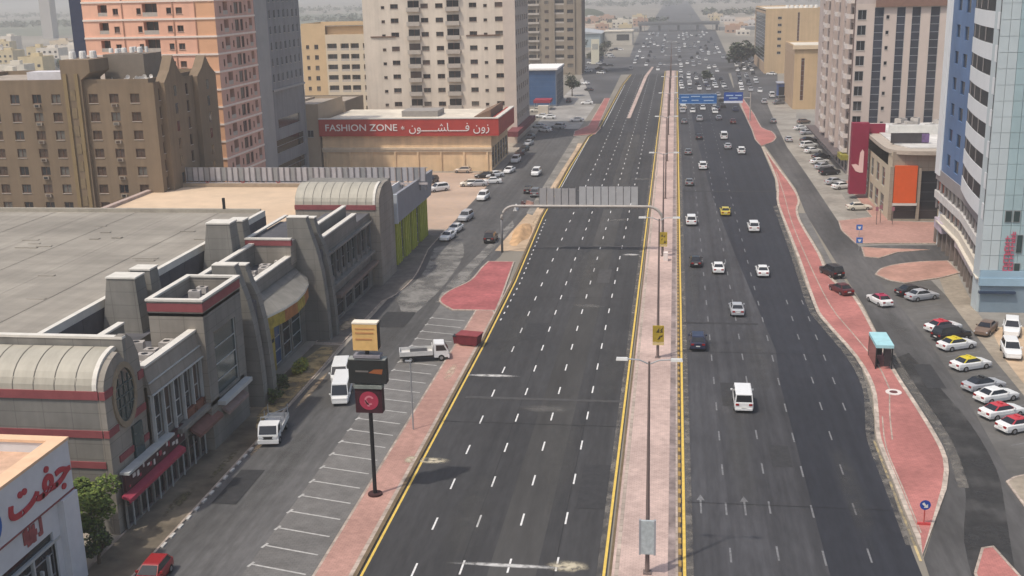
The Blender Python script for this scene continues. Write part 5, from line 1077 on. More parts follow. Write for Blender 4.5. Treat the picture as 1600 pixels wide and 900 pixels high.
def car_meshes(kind, body, roof):
    key = (kind, body.name, roof.name if roof else '')
    if key in CARM: return CARM[key]
    K = KIND[kind]; st = K['st']; out = []
    b = MB(); rings = []
    for (y, hw, zt, z0) in st:
        zm = z0 + (zt - z0) * .45; n = len(b.v)
        b.v += [(-hw * .93, y, z0), (-hw, y, zm), (-hw * .98, y, zt - .10), (-hw * .88, y, zt), (hw * .88, y, zt), (hw * .98, y, zt - .10), (hw, y, zm), (hw * .93, y, z0)]; rings.append(n)
    for r0, r1 in zip(rings[:-1], rings[1:]):
        for i in range(8):
            j = (i + 1) % 8; b.f.append((r0 + i, r0 + j, r1 + j, r1 + i)); b.m.append(0)
    b.f.append(tuple(rings[0] + i for i in range(7, -1, -1))); b.m.append(0); b.f.append(tuple(rings[-1] + i for i in range(8))); b.m.append(0)
    y0, y1, hb, zb, r0, r1, hr, zr = K['gh']
    n = len(b.v)
    b.v += [(-hb, y0, zb - .06), (hb, y0, zb - .06), (hb, y1, zb - .06), (-hb, y1, zb - .06), (-hr, r0, zr - .04), (hr, r0, zr - .04), (hr, r1, zr - .04), (-hr, r1, zr - .04)]
    for f in ((0, 1, 5, 4), (1, 2, 6, 5), (2, 3, 7, 6), (3, 0, 4, 7)): b.f.append(tuple(n + i for i in f)); b.m.append(1 if roof else 0)
    if not roof: b.frustum((-hr - .02, hr + .02, r0 - .03, r1 + .03), zr - .045, (-hr + .08, hr - .08, r0 + .12, r1 - .10), zr, 0)
    # bumpers, sills and mirrors
    L0 = st[0][0]; L1 = st[-1][0]
    b.box(-st[1][1] * .9, st[1][1] * .9, L0 - .05, L0 + .1, st[0][3] - .04, st[0][3] + .16, 0); b.box(-st[-2][1] * .85, st[-2][1] * .85, L1 - .1, L1 + .05, st[-1][3] - .06, st[-1][3] + .14, 0)
    for s in (-1, 1): b.box(min(s * (hb + .06), s * (hb + .24)), max(s * (hb + .06), s * (hb + .24)), y1 - .55, y1 - .42, zb - .02, zb + .14, 0)
    out.append(('body', b.mesh('body', [body, roof or body]), (0, 0, 0)))
    if roof:
        q = MB().frustum((-hr - .05, hr + .05, r0 - .08, r1 + .08), zr - .09, (-hr + .06, hr - .06, r0 + .10, r1 - .08), zr, 0); out.append(('roof', q.mesh('roof', [roof]), (0, 0, 0)))
        q = MB().box(-.32, .32, (r0 + r1) / 2 - .08, (r0 + r1) / 2 + .10, zr, zr + .13); out.append(('roof_light', q.mesh('roof_light', [roof]), (0, 0, 0)))
    def lerp(a, c, t): return tuple(a[i] + (c[i] - a[i]) * t for i in range(3))
    def pane(nm, A, B_, C_, D, e=.012, nrm=(0, 0, 0), iu=.06, iv0=.10, iv1=.10):
        q = MB(); o = lambda p: tuple(p[i] + nrm[i] * e for i in range(3))
        a, c = lerp(A, D, iv0), lerp(B_, C_, iv0); a2, c2 = lerp(A, D, 1 - iv1), lerp(B_, C_, 1 - iv1)
        q.quad(o(lerp(a, c, iu)), o(lerp(a, c, 1 - iu)), o(lerp(a2, c2, 1 - iu)), o(lerp(a2, c2, iu))); out.append((nm, q.mesh(nm, [GL_D]), (0, 0, 0)))
    z0_ = zb; A, B_, C_, D = (-hb, y0, z0_), (hb, y0, z0_), (hr, r0, zr - .05), (-hr, r0, zr - .05); pane('rear_window', A, B_, C_, D, nrm=(0, -1, .5))
    A, B_, C_, D = (hb, y1, z0_), (-hb, y1, z0_), (-hr, r1, zr - .05), (hr, r1, zr - .05); pane('windscreen', A, B_, C_, D, nrm=(0, 1, .5), iu=.04, iv0=.05)
    pane('side_window', (hb, y0, z0_), (hb, y1, z0_), (hr, r1, zr - .05), (hr, r0, zr - .05), nrm=(1, 0, .3), iu=.07)
    pane('side_window', (-hb, y1, z0_), (-hb, y0, z0_), (-hr, r0, zr - .05), (-hr, r1, zr - .05), nrm=(-1, 0, .3), iu=.07)
    w_ = MB().tube([(-.11, 0, 0), (.11, 0, 0)], .33, 12, 0); w_.tube([(-.125, 0, 0), (.125, 0, 0)], .19, 8, 1); wm_ = w_.mesh('wheel', [RUBBER, HUB])
    for sx in (-1, 1):
        for sy in (-1, 1): out.append(('wheel', wm_, (sx * (st[2][1] - .10), sy * K['wy'], .33)))
    zz = st[1][2]
    tl = MB().box(-.17, .17, -.03, .05, -.10, .10).mesh('tail_light', [LAMP_R]); hl = MB().box(-.2, .2, -.06, .06, -.07, .07).mesh('headlight', [LAMP_W])
    for s in (-1, 1): out.append(('tail_light', tl, (s * st[0][1] * .78, L0 - .01, zz - .20))); out.append(('headlight', hl, (s * st[-2][1] * .72, L1 - .10, st[-1][2] - .04)))
    pl = MB().box(-.24, .24, -.02, .02, -.06, .06).mesh('number_plate', [PLATE]); out.append(('number_plate', pl, (0, L0 - .05, st[0][3] + .24)))
    CARM[key] = out; return out
def car(kind, body, px, py, hdg, label, group, roof=None, cat='car', name=None, s=1.0, xy=None, full=True):
    x, y = xy or G(px, py)
    t = thing(name or {'sedan': 'parked_car', 'suv': 'parked_car', 'hatch': 'parked_car', 'van': 'van', 'bus': 'minibus'}[kind], label, cat, (x, y, .045), R(hdg), group)
    t.scale = (s, s, s)
    for nm, me, loc in car_meshes(kind, body, roof):
        if not full and nm in ('headlight', 'number_plate'): continue
        put(me, nm, t, loc)
    return t
GA = 'vehicles driving away on the right carriageway'
rt = [('van', P_W, 1160, 634, 0, 'white van with a dark rear window driving away, the nearest vehicle on the right carriageway', 'van'),
 ('sedan', P_S, 1151, 489, 1, 'silver saloon driving away up the road ahead of the white van', 'car'),
 ('suv', P_N, 1090, 541, 0, 'dark navy car in the lane right beside the median, with its blurred boot towards us', 'car'),
 ('sedan', P_K, 1087, 414, 0, 'black saloon close to the median, left of a white saloon', 'car'),
 ('sedan', P_W, 1122, 424, 0, 'white saloon just right of the black saloon by the median', 'car'),
 ('sedan', P_W, 1191, 429, 0, 'white saloon alone in the third lane, with a dark rear window', 'car'),
 ('suv', P_W, 1177, 360, 0, 'white four-wheel drive in the third lane, below and right of the yellow taxi', 'car'),
 ('suv', P_W, 1080, 350, 0, 'white four-wheel drive hugging the median beyond the black saloon', 'car'),
 ('sedan', P_Y, 1133, 335, 0, 'yellow car alone in the middle of the right carriageway', 'car'),
 ('sedan', P_G, 1077, 289, 0, 'grey saloon by the median, below the white four-wheel drive with the black rear window', 'car'),
 ('suv', P_W, 1098, 264, 0, 'white four-wheel drive with a black rear window in the second lane, beyond the grey saloon', 'car'),
 ('sedan', P_G, 1075, 241, 0, 'dim grey car by the median, second beyond the yellow car', 'car'),
 ('suv', P_W, 1158, 240, 0, 'white car with a dark rear window, nearest the right kerb among the far vehicles', 'car'),
 ('sedan', P_S, 1137, 232, 0, 'silver car directly left of the white car by the right kerb', 'car'),
 ('van', P_W, 1131, 217, 0, 'white van just beyond the silver car near the right kerb', 'van'),
 ('sedan', P_K, 1092, 217, 0, 'black car alone in the second lane, below the blue road signs', 'car'),
 ('suv', P_S, 1093, 189, 0, 'silver four-wheel drive in the second lane, beyond the lone black car', 'car'),
 ('sedan', P_G, 1069, 193, 0, 'grey car by the median just below the left blue road sign', 'car'),
 ('sedan', P_S, 1123, 187, 0, 'silver car below the right blue road sign', 'car'),
 ('sedan', P_M, 1145, 193, 0, 'dark maroon car at the right kerb below the blue road signs', 'car'),
 ('sedan', P_N, 1121, 173, 0, 'dark blue car passing under the right blue road sign', 'car'),
 ('hatch', P_C, 1069, 171, 0, 'cream car by the median passing under the left blue road sign', 'car')]
for k, pc, px, py, h, lab, c in rt: car(k, pc, px, py, h, lab, GA, cat=c, name='van' if c == 'van' else 'driving_car')
# right service street
GP = 'cars parked in the lot by the blue tower'
H = -62
car('suv', P_K, 1299, 431, 20, 'black four-wheel drive parked against the red island, ahead of the dark maroon car', 'cars waiting along the island')
car('sedan', P_M, 1314, 458, 20, 'dark maroon saloon parked against the red island behind the black four-wheel drive', 'cars waiting along the island')
car('sedan', P_W, 1374, 475, 18, 'white taxi with a crimson roof alone in the middle of the right service street', 'taxis', roof=P_TM, cat='taxi', name='taxi')
car('sedan', P_K, 1424, 461, H, 'black car parked beside the silver and black car near the tower corner', GP)
car('sedan', P_S, 1440, 468, H, 'silver car with dark flanks parked right of the black car near the tower corner', GP)
car('sedan', P_W, 1473, 517, H, 'white taxi with a red roof, farthest in the row before the tower', 'taxis', roof=P_TR, cat='taxi', name='taxi')
car('suv', P_K, 1486, 531, H, 'black car squeezed between a red-roofed and a yellow-roofed taxi', GP)
car('sedan', P_W, 1494, 545, H, 'yellow-roofed taxi parked against the black car', 'taxis', roof=P_TY, cat='taxi', name='taxi')
car('sedan', P_W, 1516, 576, H, 'yellow-roofed taxi standing alone, next but one to the silver car with the dark roof', 'taxis', roof=P_TY, cat='taxi', name='taxi')
car('sedan', P_S, 1536, 609, H, 'silver car with a blackened roof between the lone taxi and a white saloon', GP, roof=P_K)
car('sedan', P_W, 1556, 626, H, 'plain white saloon parked between the silver car and a red-roofed taxi', GP)
car('sedan', P_W, 1565, 651, H, 'red-roofed taxi beside the plain white saloon in the near lot', 'taxis', roof=P_TR, cat='taxi', name='taxi')
car('sedan', P_W, 1592, 672, H, 'red-roofed taxi cut by the right frame edge, nearest in the row', 'taxis', roof=P_TR, cat='taxi', name='taxi')
car('sedan', P_B, 1540, 520, 150, 'dull brown car parked at the foot of the blue tower', GP)
car('suv', P_W, 1580, 521, 165, 'white car right of the dull brown car at the tower foot', GP)
car('suv', P_W, 1579, 555, 172, 'white four-wheel drive facing us on the sandy ground at the right edge', GP)
rs_ = [('sedan', P_C, 1342, 328, -82, 'cream white saloon parked broadside at the pink paving corner', None),
 ('sedan', P_W, 1316, 295, H, 'white saloon parked last in the row, nearest the cream white saloon', None), ('sedan', P_S, 1305, 288, H, 'silver saloon beside the last white saloon of the street row', None),
 ('suv', P_K, 1296, 273, H, 'black four-wheel drive lying broadside between silver and white cars in the street row', None), ('sedan', P_S, 1287, 264, H, 'silver car just beyond the black four-wheel drive of the street row', None), ('sedan', P_W, 1280, 256, H, 'bright white car third beyond the black four-wheel drive of the street row', None),
 ('sedan', P_K, 1283, 248, H, 'black car parked before the yellow-green shop sign in the street row', None), ('sedan', P_W, 1270, 239, H, 'white car in the street row just before a second black car', None), ('suv', P_W, 1264, 231, H, 'white four-wheel drive in the street row left of the yellow-green shop sign', None),
 ('sedan', P_K, 1263, 222, H, 'black saloon in the street row beside the beige tower door', None), ('sedan', P_S, 1262, 210, H, 'silver saloon in the street row near the far end of the beige tower', None), ('sedan', P_W, 1252, 203, H, 'white saloon parked farthest but one in the street row', None), ('hatch', P_B, 1256, 193, H, 'small brown hatchback parked farthest in the street row', None),
 ('sedan', P_S, 1232, 221, 0, 'silver saloon driving along the right service street past the parked row', None), ('sedan', P_G, 1208, 192, 0, 'dark grey car driving on the right service street beyond the parked row', None),
 ('suv', P_S, 1194, 162, 0, 'silver vehicle on the right service street just past the blue road sign', None), ('van', P_W, 1206, 152, 0, 'white van parked near the dark blue kiosk', None), ('sedan', P_G, 1217, 163, -60, 'grey car parked before the ochre office block', None), ('van', P_G, 1222, 158, -60, 'grey van parked before the ochre office block', None)]
for k, pc, px, py, h, lab, g_ in rs_: car(k, pc, px, py, h, lab, 'cars along the right service street')
# left street
GL = 'cars along the left street'
ls_ = [('sedan', P_W, 700, 374, 172, 'white saloon with a big dark windscreen, front one of two on the left street'), ('sedan', P_W, 712, 362, 172, 'white saloon right behind the one with the big dark windscreen'), ('suv', P_S, 728, 344, 172, 'silver four-wheel drive parked behind the two white saloons'),
 ('suv', P_K, 767, 377, 0, 'black car driving away on the left street beside the arched gantry post'), ('suv', P_W, 755, 312, 176, 'white four-wheel drive at the edge of the pink paved yard'), ('sedan', P_W, 768, 287, 100, 'white saloon parked broadside beside the black car of the sandy yard'),
 ('sedan', P_K, 757, 278, 100, 'black car in the cluster of the sandy yard before the cream hall'), ('sedan', P_S, 746, 291, 100, 'pale silver car foremost in the cluster of the sandy yard'), ('sedan', P_W, 772, 277, 130, 'white car behind the black car of the sandy yard'), ('hatch', P_C, 733, 291, 100, 'cream hatchback at the left of the yard cluster'),
 ('hatch', P_BE, 723, 270, 90, 'beige hatchback alone before the cream hall wall'), ('suv', P_W, 685, 299, 130, 'white four-wheel drive half hidden by the grey fascia of the green shop'), ('hatch', P_K, 676, 285, 170, 'black hatchback behind the corner of the grey fascia'),
 ('sedan', P_W, 796, 270, 170, 'white saloon beside the end of the cream hall'), ('suv', P_W, 806, 254, 176, 'white four-wheel drive parked beside the dark shop front of the cream hall'), ('suv', P_W, 838, 274, 178, 'white four-wheel drive coming towards us on the left street'), ('suv', P_G, 837, 306, 0, 'grey pickup-like car half behind the arched gantry panels'), ('hatch', P_K, 826, 301, 0, 'small black car left of the grey one behind the gantry panels'),
 ('sedan', P_S, 826, 227, 170, 'silver car parked in the shade beside the white tower'), ('sedan', P_K, 819, 236, 170, 'black car in the shade beside the maroon canopy'), ('sedan', P_G, 829, 217, 170, 'grey car in the shade by the white tower, beyond the silver one'), ('sedan', P_M, 812, 243, 170, 'dark maroon car in the shade beside the hall and the white tower'),
 ('sedan', P_W, 851, 206, 60, 'white car parked in the pale car park, nearest the white tower'), ('sedan', P_S, 842, 200, 60, 'silver car in the pale car park behind the white one'), ('sedan', P_W, 846, 184, 90, 'white car parked broadside in the pale car park'), ('sedan', P_W, 858, 186, 90, 'second white car parked broadside in the pale car park'), ('suv', P_S, 872, 201, 60, 'silver four-wheel drive at the edge of the pale car park'), ('sedan', P_C, 838, 175, 90, 'cream car in the pale car park before the red canopy'), ('suv', P_W, 833, 164, 0, 'white four-wheel drive at the foot of the blue glass showroom'),
 ('sedan', P_W, 901, 190, 90, 'white car beside the red paving beyond the left street'), ('sedan', P_W, 917, 163, 90, 'white car crossing the grey area right of the blue glass showroom'), ('suv', P_N, 889, 160, 0, 'navy four-wheel drive at the right corner of the blue showroom'), ('sedan', P_K, 920, 142, 40, 'black car parked below the taupe tower'), ('sedan', P_W, 915, 132, 40, 'white car parked below the taupe tower')]
for k, pc, px, py, h, lab in ls_: car(k, pc, px, py, h, lab, GL)
car('bus', P_W, 535, 621, 191, 'white minibus facing us on the left street, left of the sign post', 'vans on the left street', cat='minibus', s=.9)
car('van', P_W, 533, 592, 191, 'second white van following close behind the white minibus', 'vans on the left street', cat='van')
rc = car('hatch', paint('dark_red', (.30, .02, .022)), 240, 908, 182, 'red car cut by the bottom edge on the left street', GL)

# ---------------------------------------------------------------- flatbed trucks
def truck(px, py, hdg, label, load):
    x, y = G(px, py); t = thing('flatbed_truck', label, 'truck', (x, y, .045), R(hdg), 'white flatbed trucks on the left')
    b = MB(); b.v = []
    prof = [(1.05, .45), (2.72, .45), (2.76, 1.15), (2.30, 2.05), (1.15, 2.1), (1.05, 1.9)]
    b.extrude_x(prof, -.95, .95); b.box(-1.0, 1.0, 2.68, 2.84, .35, .72)
    put(b.mesh('cab', [P_W]), 'cab', t)
    q = MB(); q.quad((.84, 2.745, 1.28), (-.84, 2.745, 1.28), (-.80, 2.36, 2.0), (.80, 2.36, 2.0)); put(q.mesh('windscreen', [GL_D]), 'windscreen', t)
    for s in (-1, 1):
        q = MB(); a = [(s * .962, 1.3, 1.25), (s * .962, 2.55, 1.25), (s * .962, 2.22, 1.92), (s * .962, 1.3, 1.95)]; q.quad(*(a if s > 0 else a[::-1])); put(q.mesh('side_window', [GL_D]), 'side_window', t)
        put(MB().box(s * .62 - .2, s * .62 + .2, 2.7, 2.8, .82, 1.02).mesh('headlight', [LAMP_W]), 'headlight', t)
    put(MB().box(-.5, .5, 2.75, 2.79, .78, 1.05).mesh('grille', [TRIM]), 'grille', t)
    put(MB().box(-.9, .9, -2.9, 1.0, .55, .78).mesh('chassis', [TRIM]), 'chassis', t)
    d = MB().box(-1.05, 1.05, -2.95, .95, .80, .92).box(-1.05, -.99, -2.95, .95, .92, 1.32).box(.99, 1.05, -2.95, .95, .92, 1.32).box(-.99, .99, -2.95, -2.88, .92, 1.32).box(-.99, .99, .88, .95, .92, 1.75)
    put(d.mesh('flatbed', [mat('bed_white', (.58, .57, .55), .7, .1, 2)]), 'flatbed', t)
    w_ = MB().tube([(-.14, 0, 0), (.14, 0, 0)], .38, 12, 0); w_.tube([(-.15, 0, 0), (.15, 0, 0)], .2, 8, 1); wm_ = w_.mesh('wheel', [RUBBER, HUB])
    for s in (-1, 1):
        for yy_ in (1.9, -1.7): put(wm_, 'wheel', t, (s * .86, yy_, .38))
    if load == 'frame':
        q = MB()
        for s in (-1, 1):
            for yy_ in (-2.8, -1, .8): q.tube([(s * .98, yy_, .9), (s * .98, yy_, 2.3)], .05, 5)
        q.tube([(-.98, .8, 2.3), (.98, .8, 2.3)], .05, 5).tube([(-.98, -2.8, 1.9), (.98, .8, 2.2)], .05, 5); put(q.mesh('rack', [STEEL]), 'rack', t)
    else:
        q = MB().box(-.9, .9, -1.7, .3, .92, 1.12); put(q.mesh('mat', [mat('dark_mat', (.06, .06, .065), .9, .2, 2)]), 'mat', t)
    return t
truck(664, 562, -75, 'white flatbed truck pulled across the parking bays with a dark mat on its bed', 'mat')
truck(428, 682, 189, 'white flatbed truck with a steel rack, facing us close to the mall front', 'frame')
# maroon skip and small bin by the footpath
sk = thing('skip', 'dark maroon waste skip standing on the footpath edge near the flatbed truck', 'skip', (*G(734, 540), .13), R(-12))
put(MB().frustum((-1.15, 1.15, -.75, .75), .15, (-1.4, 1.4, -.95, .95), 1.35).mesh('tub', [mat('skip_maroon', (.17, .025, .035), .7, .2, 2)]), 'tub', sk); put(MB().box(-1.45, 1.45, -1.0, 1.0, 1.35, 1.45).mesh('lid', [mat('skip_lid', (.24, .05, .055), .7, .2, 2)]), 'lid', sk)
for s in (-1, 1): put(MB().tube([(s * 1.0 - .08, 0, .12), (s * 1.0 + .08, 0, .12)], .12, 8).mesh('wheel', [RUBBER]), 'wheel', sk)
bn = thing('waste_bin', 'small dark red bin left of the maroon skip', 'bin', (*G(715, 537), .02), 0)
put(MB().frustum((-.38, .38, -.38, .38), .05, (-.48, .48, -.48, .48), 1.0).mesh('tub', [mat('skip_maroon', (0, 0, 0))]), 'tub', bn); put(MB().box(-.5, .5, -.5, .5, 1.0, 1.08).mesh('lid', [BLACK]), 'lid', bn)

# ---------------------------------------------------------------- traffic far away: whole cars with glass, too small to show more
FAR = {}
def far_car(col, suv):
    k = (col.name, suv)
    if k in FAR: return FAR[k]
    h = 1.8 if suv else 1.45; b = MB().frustum((-.9, .9, -2.25, 2.25), .3, (-.86, .86, -2.15, 2.1), h * .62, 0); b.frustum((-.82, .82, -1.7, 1.0), h * .62, (-.62, .62, -1.1, .2), h - .06, 1); b.frustum((-.63, .63, -1.12, .22), h - .06, (-.56, .56, -1.0, .1), h, 0)
    for sx in (-1, 1):
        for sy in (-1, 1): b.tube([(sx * .8 - .1, sy * 1.38, .32), (sx * .8 + .1, sy * 1.38, .32)], .32, 8, 2)
    FAR[k] = b.mesh('distant_car', [col, GL_D, RUBBER]); return FAR[k]
rr = random.Random(77)
COLS = [(P_W, 'white', 9), (P_S, 'silver', 4), (P_G, 'grey', 3), (P_K, 'black', 3), (P_N, 'navy', 1)]
pool = [c for c in COLS for _ in range(c[2])]
ORD = ['nearest'] + [w_ + ' nearest' for w_ in 'second third fourth fifth sixth seventh eighth ninth tenth eleventh twelfth thirteenth fourteenth fifteenth sixteenth seventeenth eighteenth nineteenth twentieth'.split()]
FARS = []
def relabel(cars, where):                                # cars: (y, colour, object) of one lane, nearest first
    for i, (_, c, o) in enumerate(sorted(cars, key=lambda q_: q_[0])): o['label'] = f'{c} car, {ORD[min(i, 19)]} in the {where}'
def far(x, y, hdg, where, grp):
    c = rr.choice(pool); o = bpy.data.objects.new('distant_car', far_car(c[0], rr.random() < .45)); C.objects.link(o); o.location = (x, y, .04); o.rotation_euler = (0, 0, R(hdg))
    tag(o, f'{c[1]} distant car {where}', 'car', grp); FARS.append((x, y, c[1], o, grp)); return o
taken = []
def free(x, y, dx=2.4, dy=7):
    for a, b in taken:
        if abs(a - x) < dx and abs(b - y) < dy: return False
    taken.append((x, y)); return True
for k in range(150):                                   # the queue beyond the blue signs
    y = rr.uniform(385, 560); x = rr.choice((3.0, 6.5, 10, 13.5, 17, 20.4)) + rr.uniform(-.3, .3)
    if sum(1 for _, b in taken if b < 560) < 50 and free(x, y): far(x, y, 0, 'in the queue on the right carriageway beyond the blue signs', 'queue beyond the blue signs')
n0 = len(taken)
for k in range(400):
    y = rr.uniform(565, 1040); x = rr.choice((-22, -18.5, -15, -11.5, -8, 3, 6.5, 10, 13.5, 17, 20.5, 24, 27.5)) + rr.uniform(-.4, .4)
    if len(taken) - n0 < 112 and free(x, y, 2.4, 9): far(x, y, 0 if x > 0 else 180, 'around the far junction', 'traffic at the far junction')
n0 = len(taken)
for k in range(200):
    y = rr.uniform(455, 720); x = 26.5 + (y - 455) * .035 + rr.choice((0, 3.4, 6.8))
    if len(taken) - n0 < 48 and free(x, y, 2.2, 6.5): far(x, y, -3, 'lined up along the slip road on the far right', 'cars on the far right slip road')
n0 = len(taken)
for k in range(200):
    y = rr.uniform(560, 800); x = -34 - rr.uniform(0, 26)
    if len(taken) - n0 < 30 and free(x, y, 3, 7): far(x, y, rr.choice((0, 90, 60)), 'parked below the taupe tower', 'cars parked on the far left')
n0 = len(taken)
for k in range(120):
    y = rr.uniform(520, 760); x = 44 + rr.uniform(0, 30)
    if not (40 < x < 70 and 552 < y < 632) and len(taken) - n0 < 34 and free(x, y, 3, 7): far(x, y, rr.choice((0, 90, 60)), 'parked near the far trees on the right', 'cars parked near the far right trees')

LN = ['first', 'second', 'third', 'fourth', 'fifth', 'sixth', 'seventh', 'eighth']
def lanes(grp, xs, names, ofs=lambda y: 0.0):
    d = {}
    for x, y, c, o, g_ in FARS:
        if g_ == grp: k = min(range(len(xs)), key=lambda i: abs(xs[i] + ofs(y) - x)); d.setdefault(k, []).append((y, c, o))
    for k, v in d.items(): relabel(v, names[k])
lanes('queue beyond the blue signs', (3.0, 6.5, 10, 13.5, 17, 20.4), [f'{LN[i]} lane right of the median beyond the blue signs' for i in range(6)])
lanes('traffic at the far junction', (-8, -11.5, -15, -18.5, -22, 3, 6.5, 10, 13.5, 17, 20.5, 24, 27.5), [f'{LN[i]} lane left of the median at the far junction' for i in range(5)] + [f'{LN[i]} lane right of the median at the far junction' for i in range(8)])
lanes('cars on the far right slip road', (26.5, 29.9, 33.3), ['left file of the far right slip road', 'middle file of the far right slip road', 'right file of the far right slip road'], lambda y: (y - 455) * .035)

# ================================================================ STREET FURNITURE
# lamp posts on the median
def lamp(y, label, board):
    t = thing('street_lamp', label, 'street lamp', (-1.45, y, .145), 0, 'double street lamps along the median')
    put(MB().tube([(0, 0, 0), (0, 0, 16.4)], .17, 8, 0, .075).box(-.3, .3, -.3, .3, 0, .12).mesh('pole', [POLE]), 'pole', t)
    for s in (-1, 1):
        put(MB().tube([(0, 0, 16.2), (s * .7, 0, 16.5), (s * 1.5, 0, 16.55)], .05, 6).mesh('arm', [STEEL]), 'arm', t)
        put(MB().frustum((s * 1.9 - .42, s * 1.9 + .42, -.16, .16), 16.46, (s * 1.9 - .38, s * 1.9 + .38, -.12, .12), 16.64).mesh('lamp_head', [mat('lamp_head', (.62, .62, .60), .4, .05, 1)]), 'lamp_head', t)
    return t
BRDY = mat('board_yellow', (.40, .29, .03), .7, .25, 1.2)
labs = ['nearest double street lamp on the median, carrying a pale grey board', 'double street lamp on the median carrying a yellow board, next beyond the pale grey board', 'double street lamp on the median by the right foot of the arched gantry', 'double street lamp on the median just beyond the arched gantry']
ys = [75.6, 125.8, 177.0, 227.5]
for i, y in enumerate(ys): lamp(y, labs[i], i)
for k in range(6): lamp(278 + 50.5 * k, 'thin double street lamp on the median beyond the gantry', 9)
t = thing('lamp_board', 'pale grey framed advertising board low on the nearest median lamp', 'board', (-1.45, 75.3, 3.2))
MB().box(-1.92, -.98, 75.12, 75.34, 1.9, 4.55).build('panel', [mat('board_grey', (.40, .44, .45), .6, .2, 3)], t)
MB().box(-2.06, -1.92, 75.1, 75.36, 1.85, 4.6).box(-.98, -.84, 75.1, 75.36, 1.85, 4.6).build('frame', [mat('board_frame', (.30, .31, .33), .5, .1, 1)], t)
for i, (y, s) in enumerate(((125.5, 1.0), (176.7, 1.05))):
    t = thing('lamp_board', ('yellow and black board low on the second median lamp', 'yellow board with dark smudges on the median beside the gantry foot')[i], 'board', (-1.45, y, 3))
    MB().box(-2.05, -.75, y - .06, y + .06, 2.15, 4.1).build('panel', [BRDY], t)
    q = MB(); r2 = random.Random(i)
    for k in range(5): xx = -1.9 + r2.uniform(0, .8); zz = 2.3 + r2.uniform(0, 1.3); q.poly([(xx, y - .075 - .002 * k, zz), (xx + r2.uniform(.2, .5), y - .075 - .002 * k, zz + r2.uniform(-.1, .2)), (xx + r2.uniform(.1, .4), y - .075 - .002 * k, zz + r2.uniform(.2, .6))])
    q.build('print', [mat('print_dark', (.07, .05, .02), .7, .2, 1)], t); MB().box(-2.05, -.75, y - .04, y + .04, 1.75, 2.1).build('strip', [mat('strip_yellow', (.60, .47, .22), .7, .1, 1)], t)
kb = MB().box(-1.3, -.6, 173.5, 174.4, .14, 1.5).build('utility_box', [mat('utility_box', (.74, .66, .62), .7, .06, 1)]); tag(kb, 'small pale pink utility box on the median just before the gantry foot', 'utility box')
# small posts and shrubs in tubs further up the median
# arched gantry over the left carriageway
gt_ = thing('sign_gantry', 'arched steel gantry with the grey backs of its sign panels over the left carriageway', 'gantry', (-14, 177, 0))
GY = 179.0
GST = mat('gantry_steel', (.40, .37, .34), .55, .1, 1); GSD = mat('gantry_post', (.17, .17, .175), .6, .1, 1)
MB().tube([(-27.6, GY, 0), (-27.6, GY, 3), (-27.6, GY, 5.5)], .20, 10).build('post', [GSD], gt_, True); MB().tube([(-1.5, GY, 0), (-1.5, GY, 3), (-1.5, GY, 5.2)], .20, 10).build('post', [GSD], gt_, True)
arc = [(-27.6, 5.5)] + [(-25.4 - 2.2 * math.cos(a), 5.6 + 2.15 * math.sin(a)) for a in [R(10 * i) for i in range(1, 10)]] + [(-3.9 + 2.4 * math.sin(a), 5.3 + 2.45 * math.cos(a)) for a in [R(10 * i) for i in range(0, 9)]] + [(-1.5, 5.2)]
MB().tube([(x, GY, z) for x, z in arc], .22, 10).build('arch', [GST], gt_, True)
pme = MB().box(0, 1.06, 0, .08, 0, 3.6).mesh('sign_panel', [mat('panel_grey', (.40, .40, .405), .6, .08, 1)]); pme2 = MB().box(0, 1.06, 0, .08, 0, 3.3).mesh('sign_panel', [mat('panel_grey_warm', (.34, .33, .33), .6, .10, 1)])
for k in range(8): put(pme, 'sign_panel', gt_, (-14.9 + 1.19 * k + 14, GY - 177 + .3, 7.3))
for k in range(5): put(pme2, 'sign_panel', gt_, (-21.3 + 1.19 * k + 14, GY - 177 + .3, 7.3))
q = MB()
for k in range(14): x = -21.4 + 1.19 * k; q.box(x - .05, x + .05, GY + .4, GY + .5, 7.2, 10.8)
q.build('bracket', [GSD], gt_)
MB().box(-21.5, -5.3, GY + .5, GY + .6, 10.2, 10.32).box(-21.5, -5.3, GY + .5, GY + .6, 7.6, 7.72).build('rail', [GSD], gt_)
# blue road signs over the right carriageway
bg_ = thing('road_sign', 'wide blue overhead road sign with white lines on its gantry above the right carriageway', 'road sign', (12, 362, 0))
SB = mat('sign_blue', (.012, .13, .40), .5, .1, 1); SB2 = mat('sign_deep_blue', (.012, .07, .33), .5, .1, 1)
MB().box(1.6, 13.2, 362, 362.2, 5.6, 8.6).build('panel', [SB], bg_)
q = MB(); 
for (x0, x1, z) in ((2.2, 4.6, 7.5), (5.2, 8.0, 7.7), (8.6, 12.4, 7.5), (2.4, 4.0, 6.4), (5.4, 7.6, 6.5), (9.2, 12.2, 6.4)): q.box(x0, x1, 361.92, 361.99, z, z + .28)
q.box(1.6, 13.2, 361.93, 361.99, 5.6, 5.72).box(1.6, 13.2, 361.93, 361.99, 8.48, 8.6).build('print', [mat('sign_print', (.45, .60, .78), .5, .05, 1)], bg_)
bs2 = thing('road_sign', 'shorter deep blue road sign with a white lower strip, right of the wide blue one', 'road sign', (19, 362, 0))
MB().box(15.4, 21.2, 362, 362.2, 6.4, 9.0).build('panel', [SB2], bs2); MB().box(15.4, 21.2, 361.98, 362.2, 5.7, 6.35).build('strip', [mat('sign_strip', (.72, .76, .85), .5, .05, 1)], bs2)
q = MB().box(16, 18.2, 361.92, 361.99, 7.9, 8.2).box(18.8, 20.8, 361.92, 361.99, 7.9, 8.2).box(17, 19.6, 361.92, 361.99, 7.1, 7.4).build('print', [mat('sign_print', (0, 0, 0))], bs2)
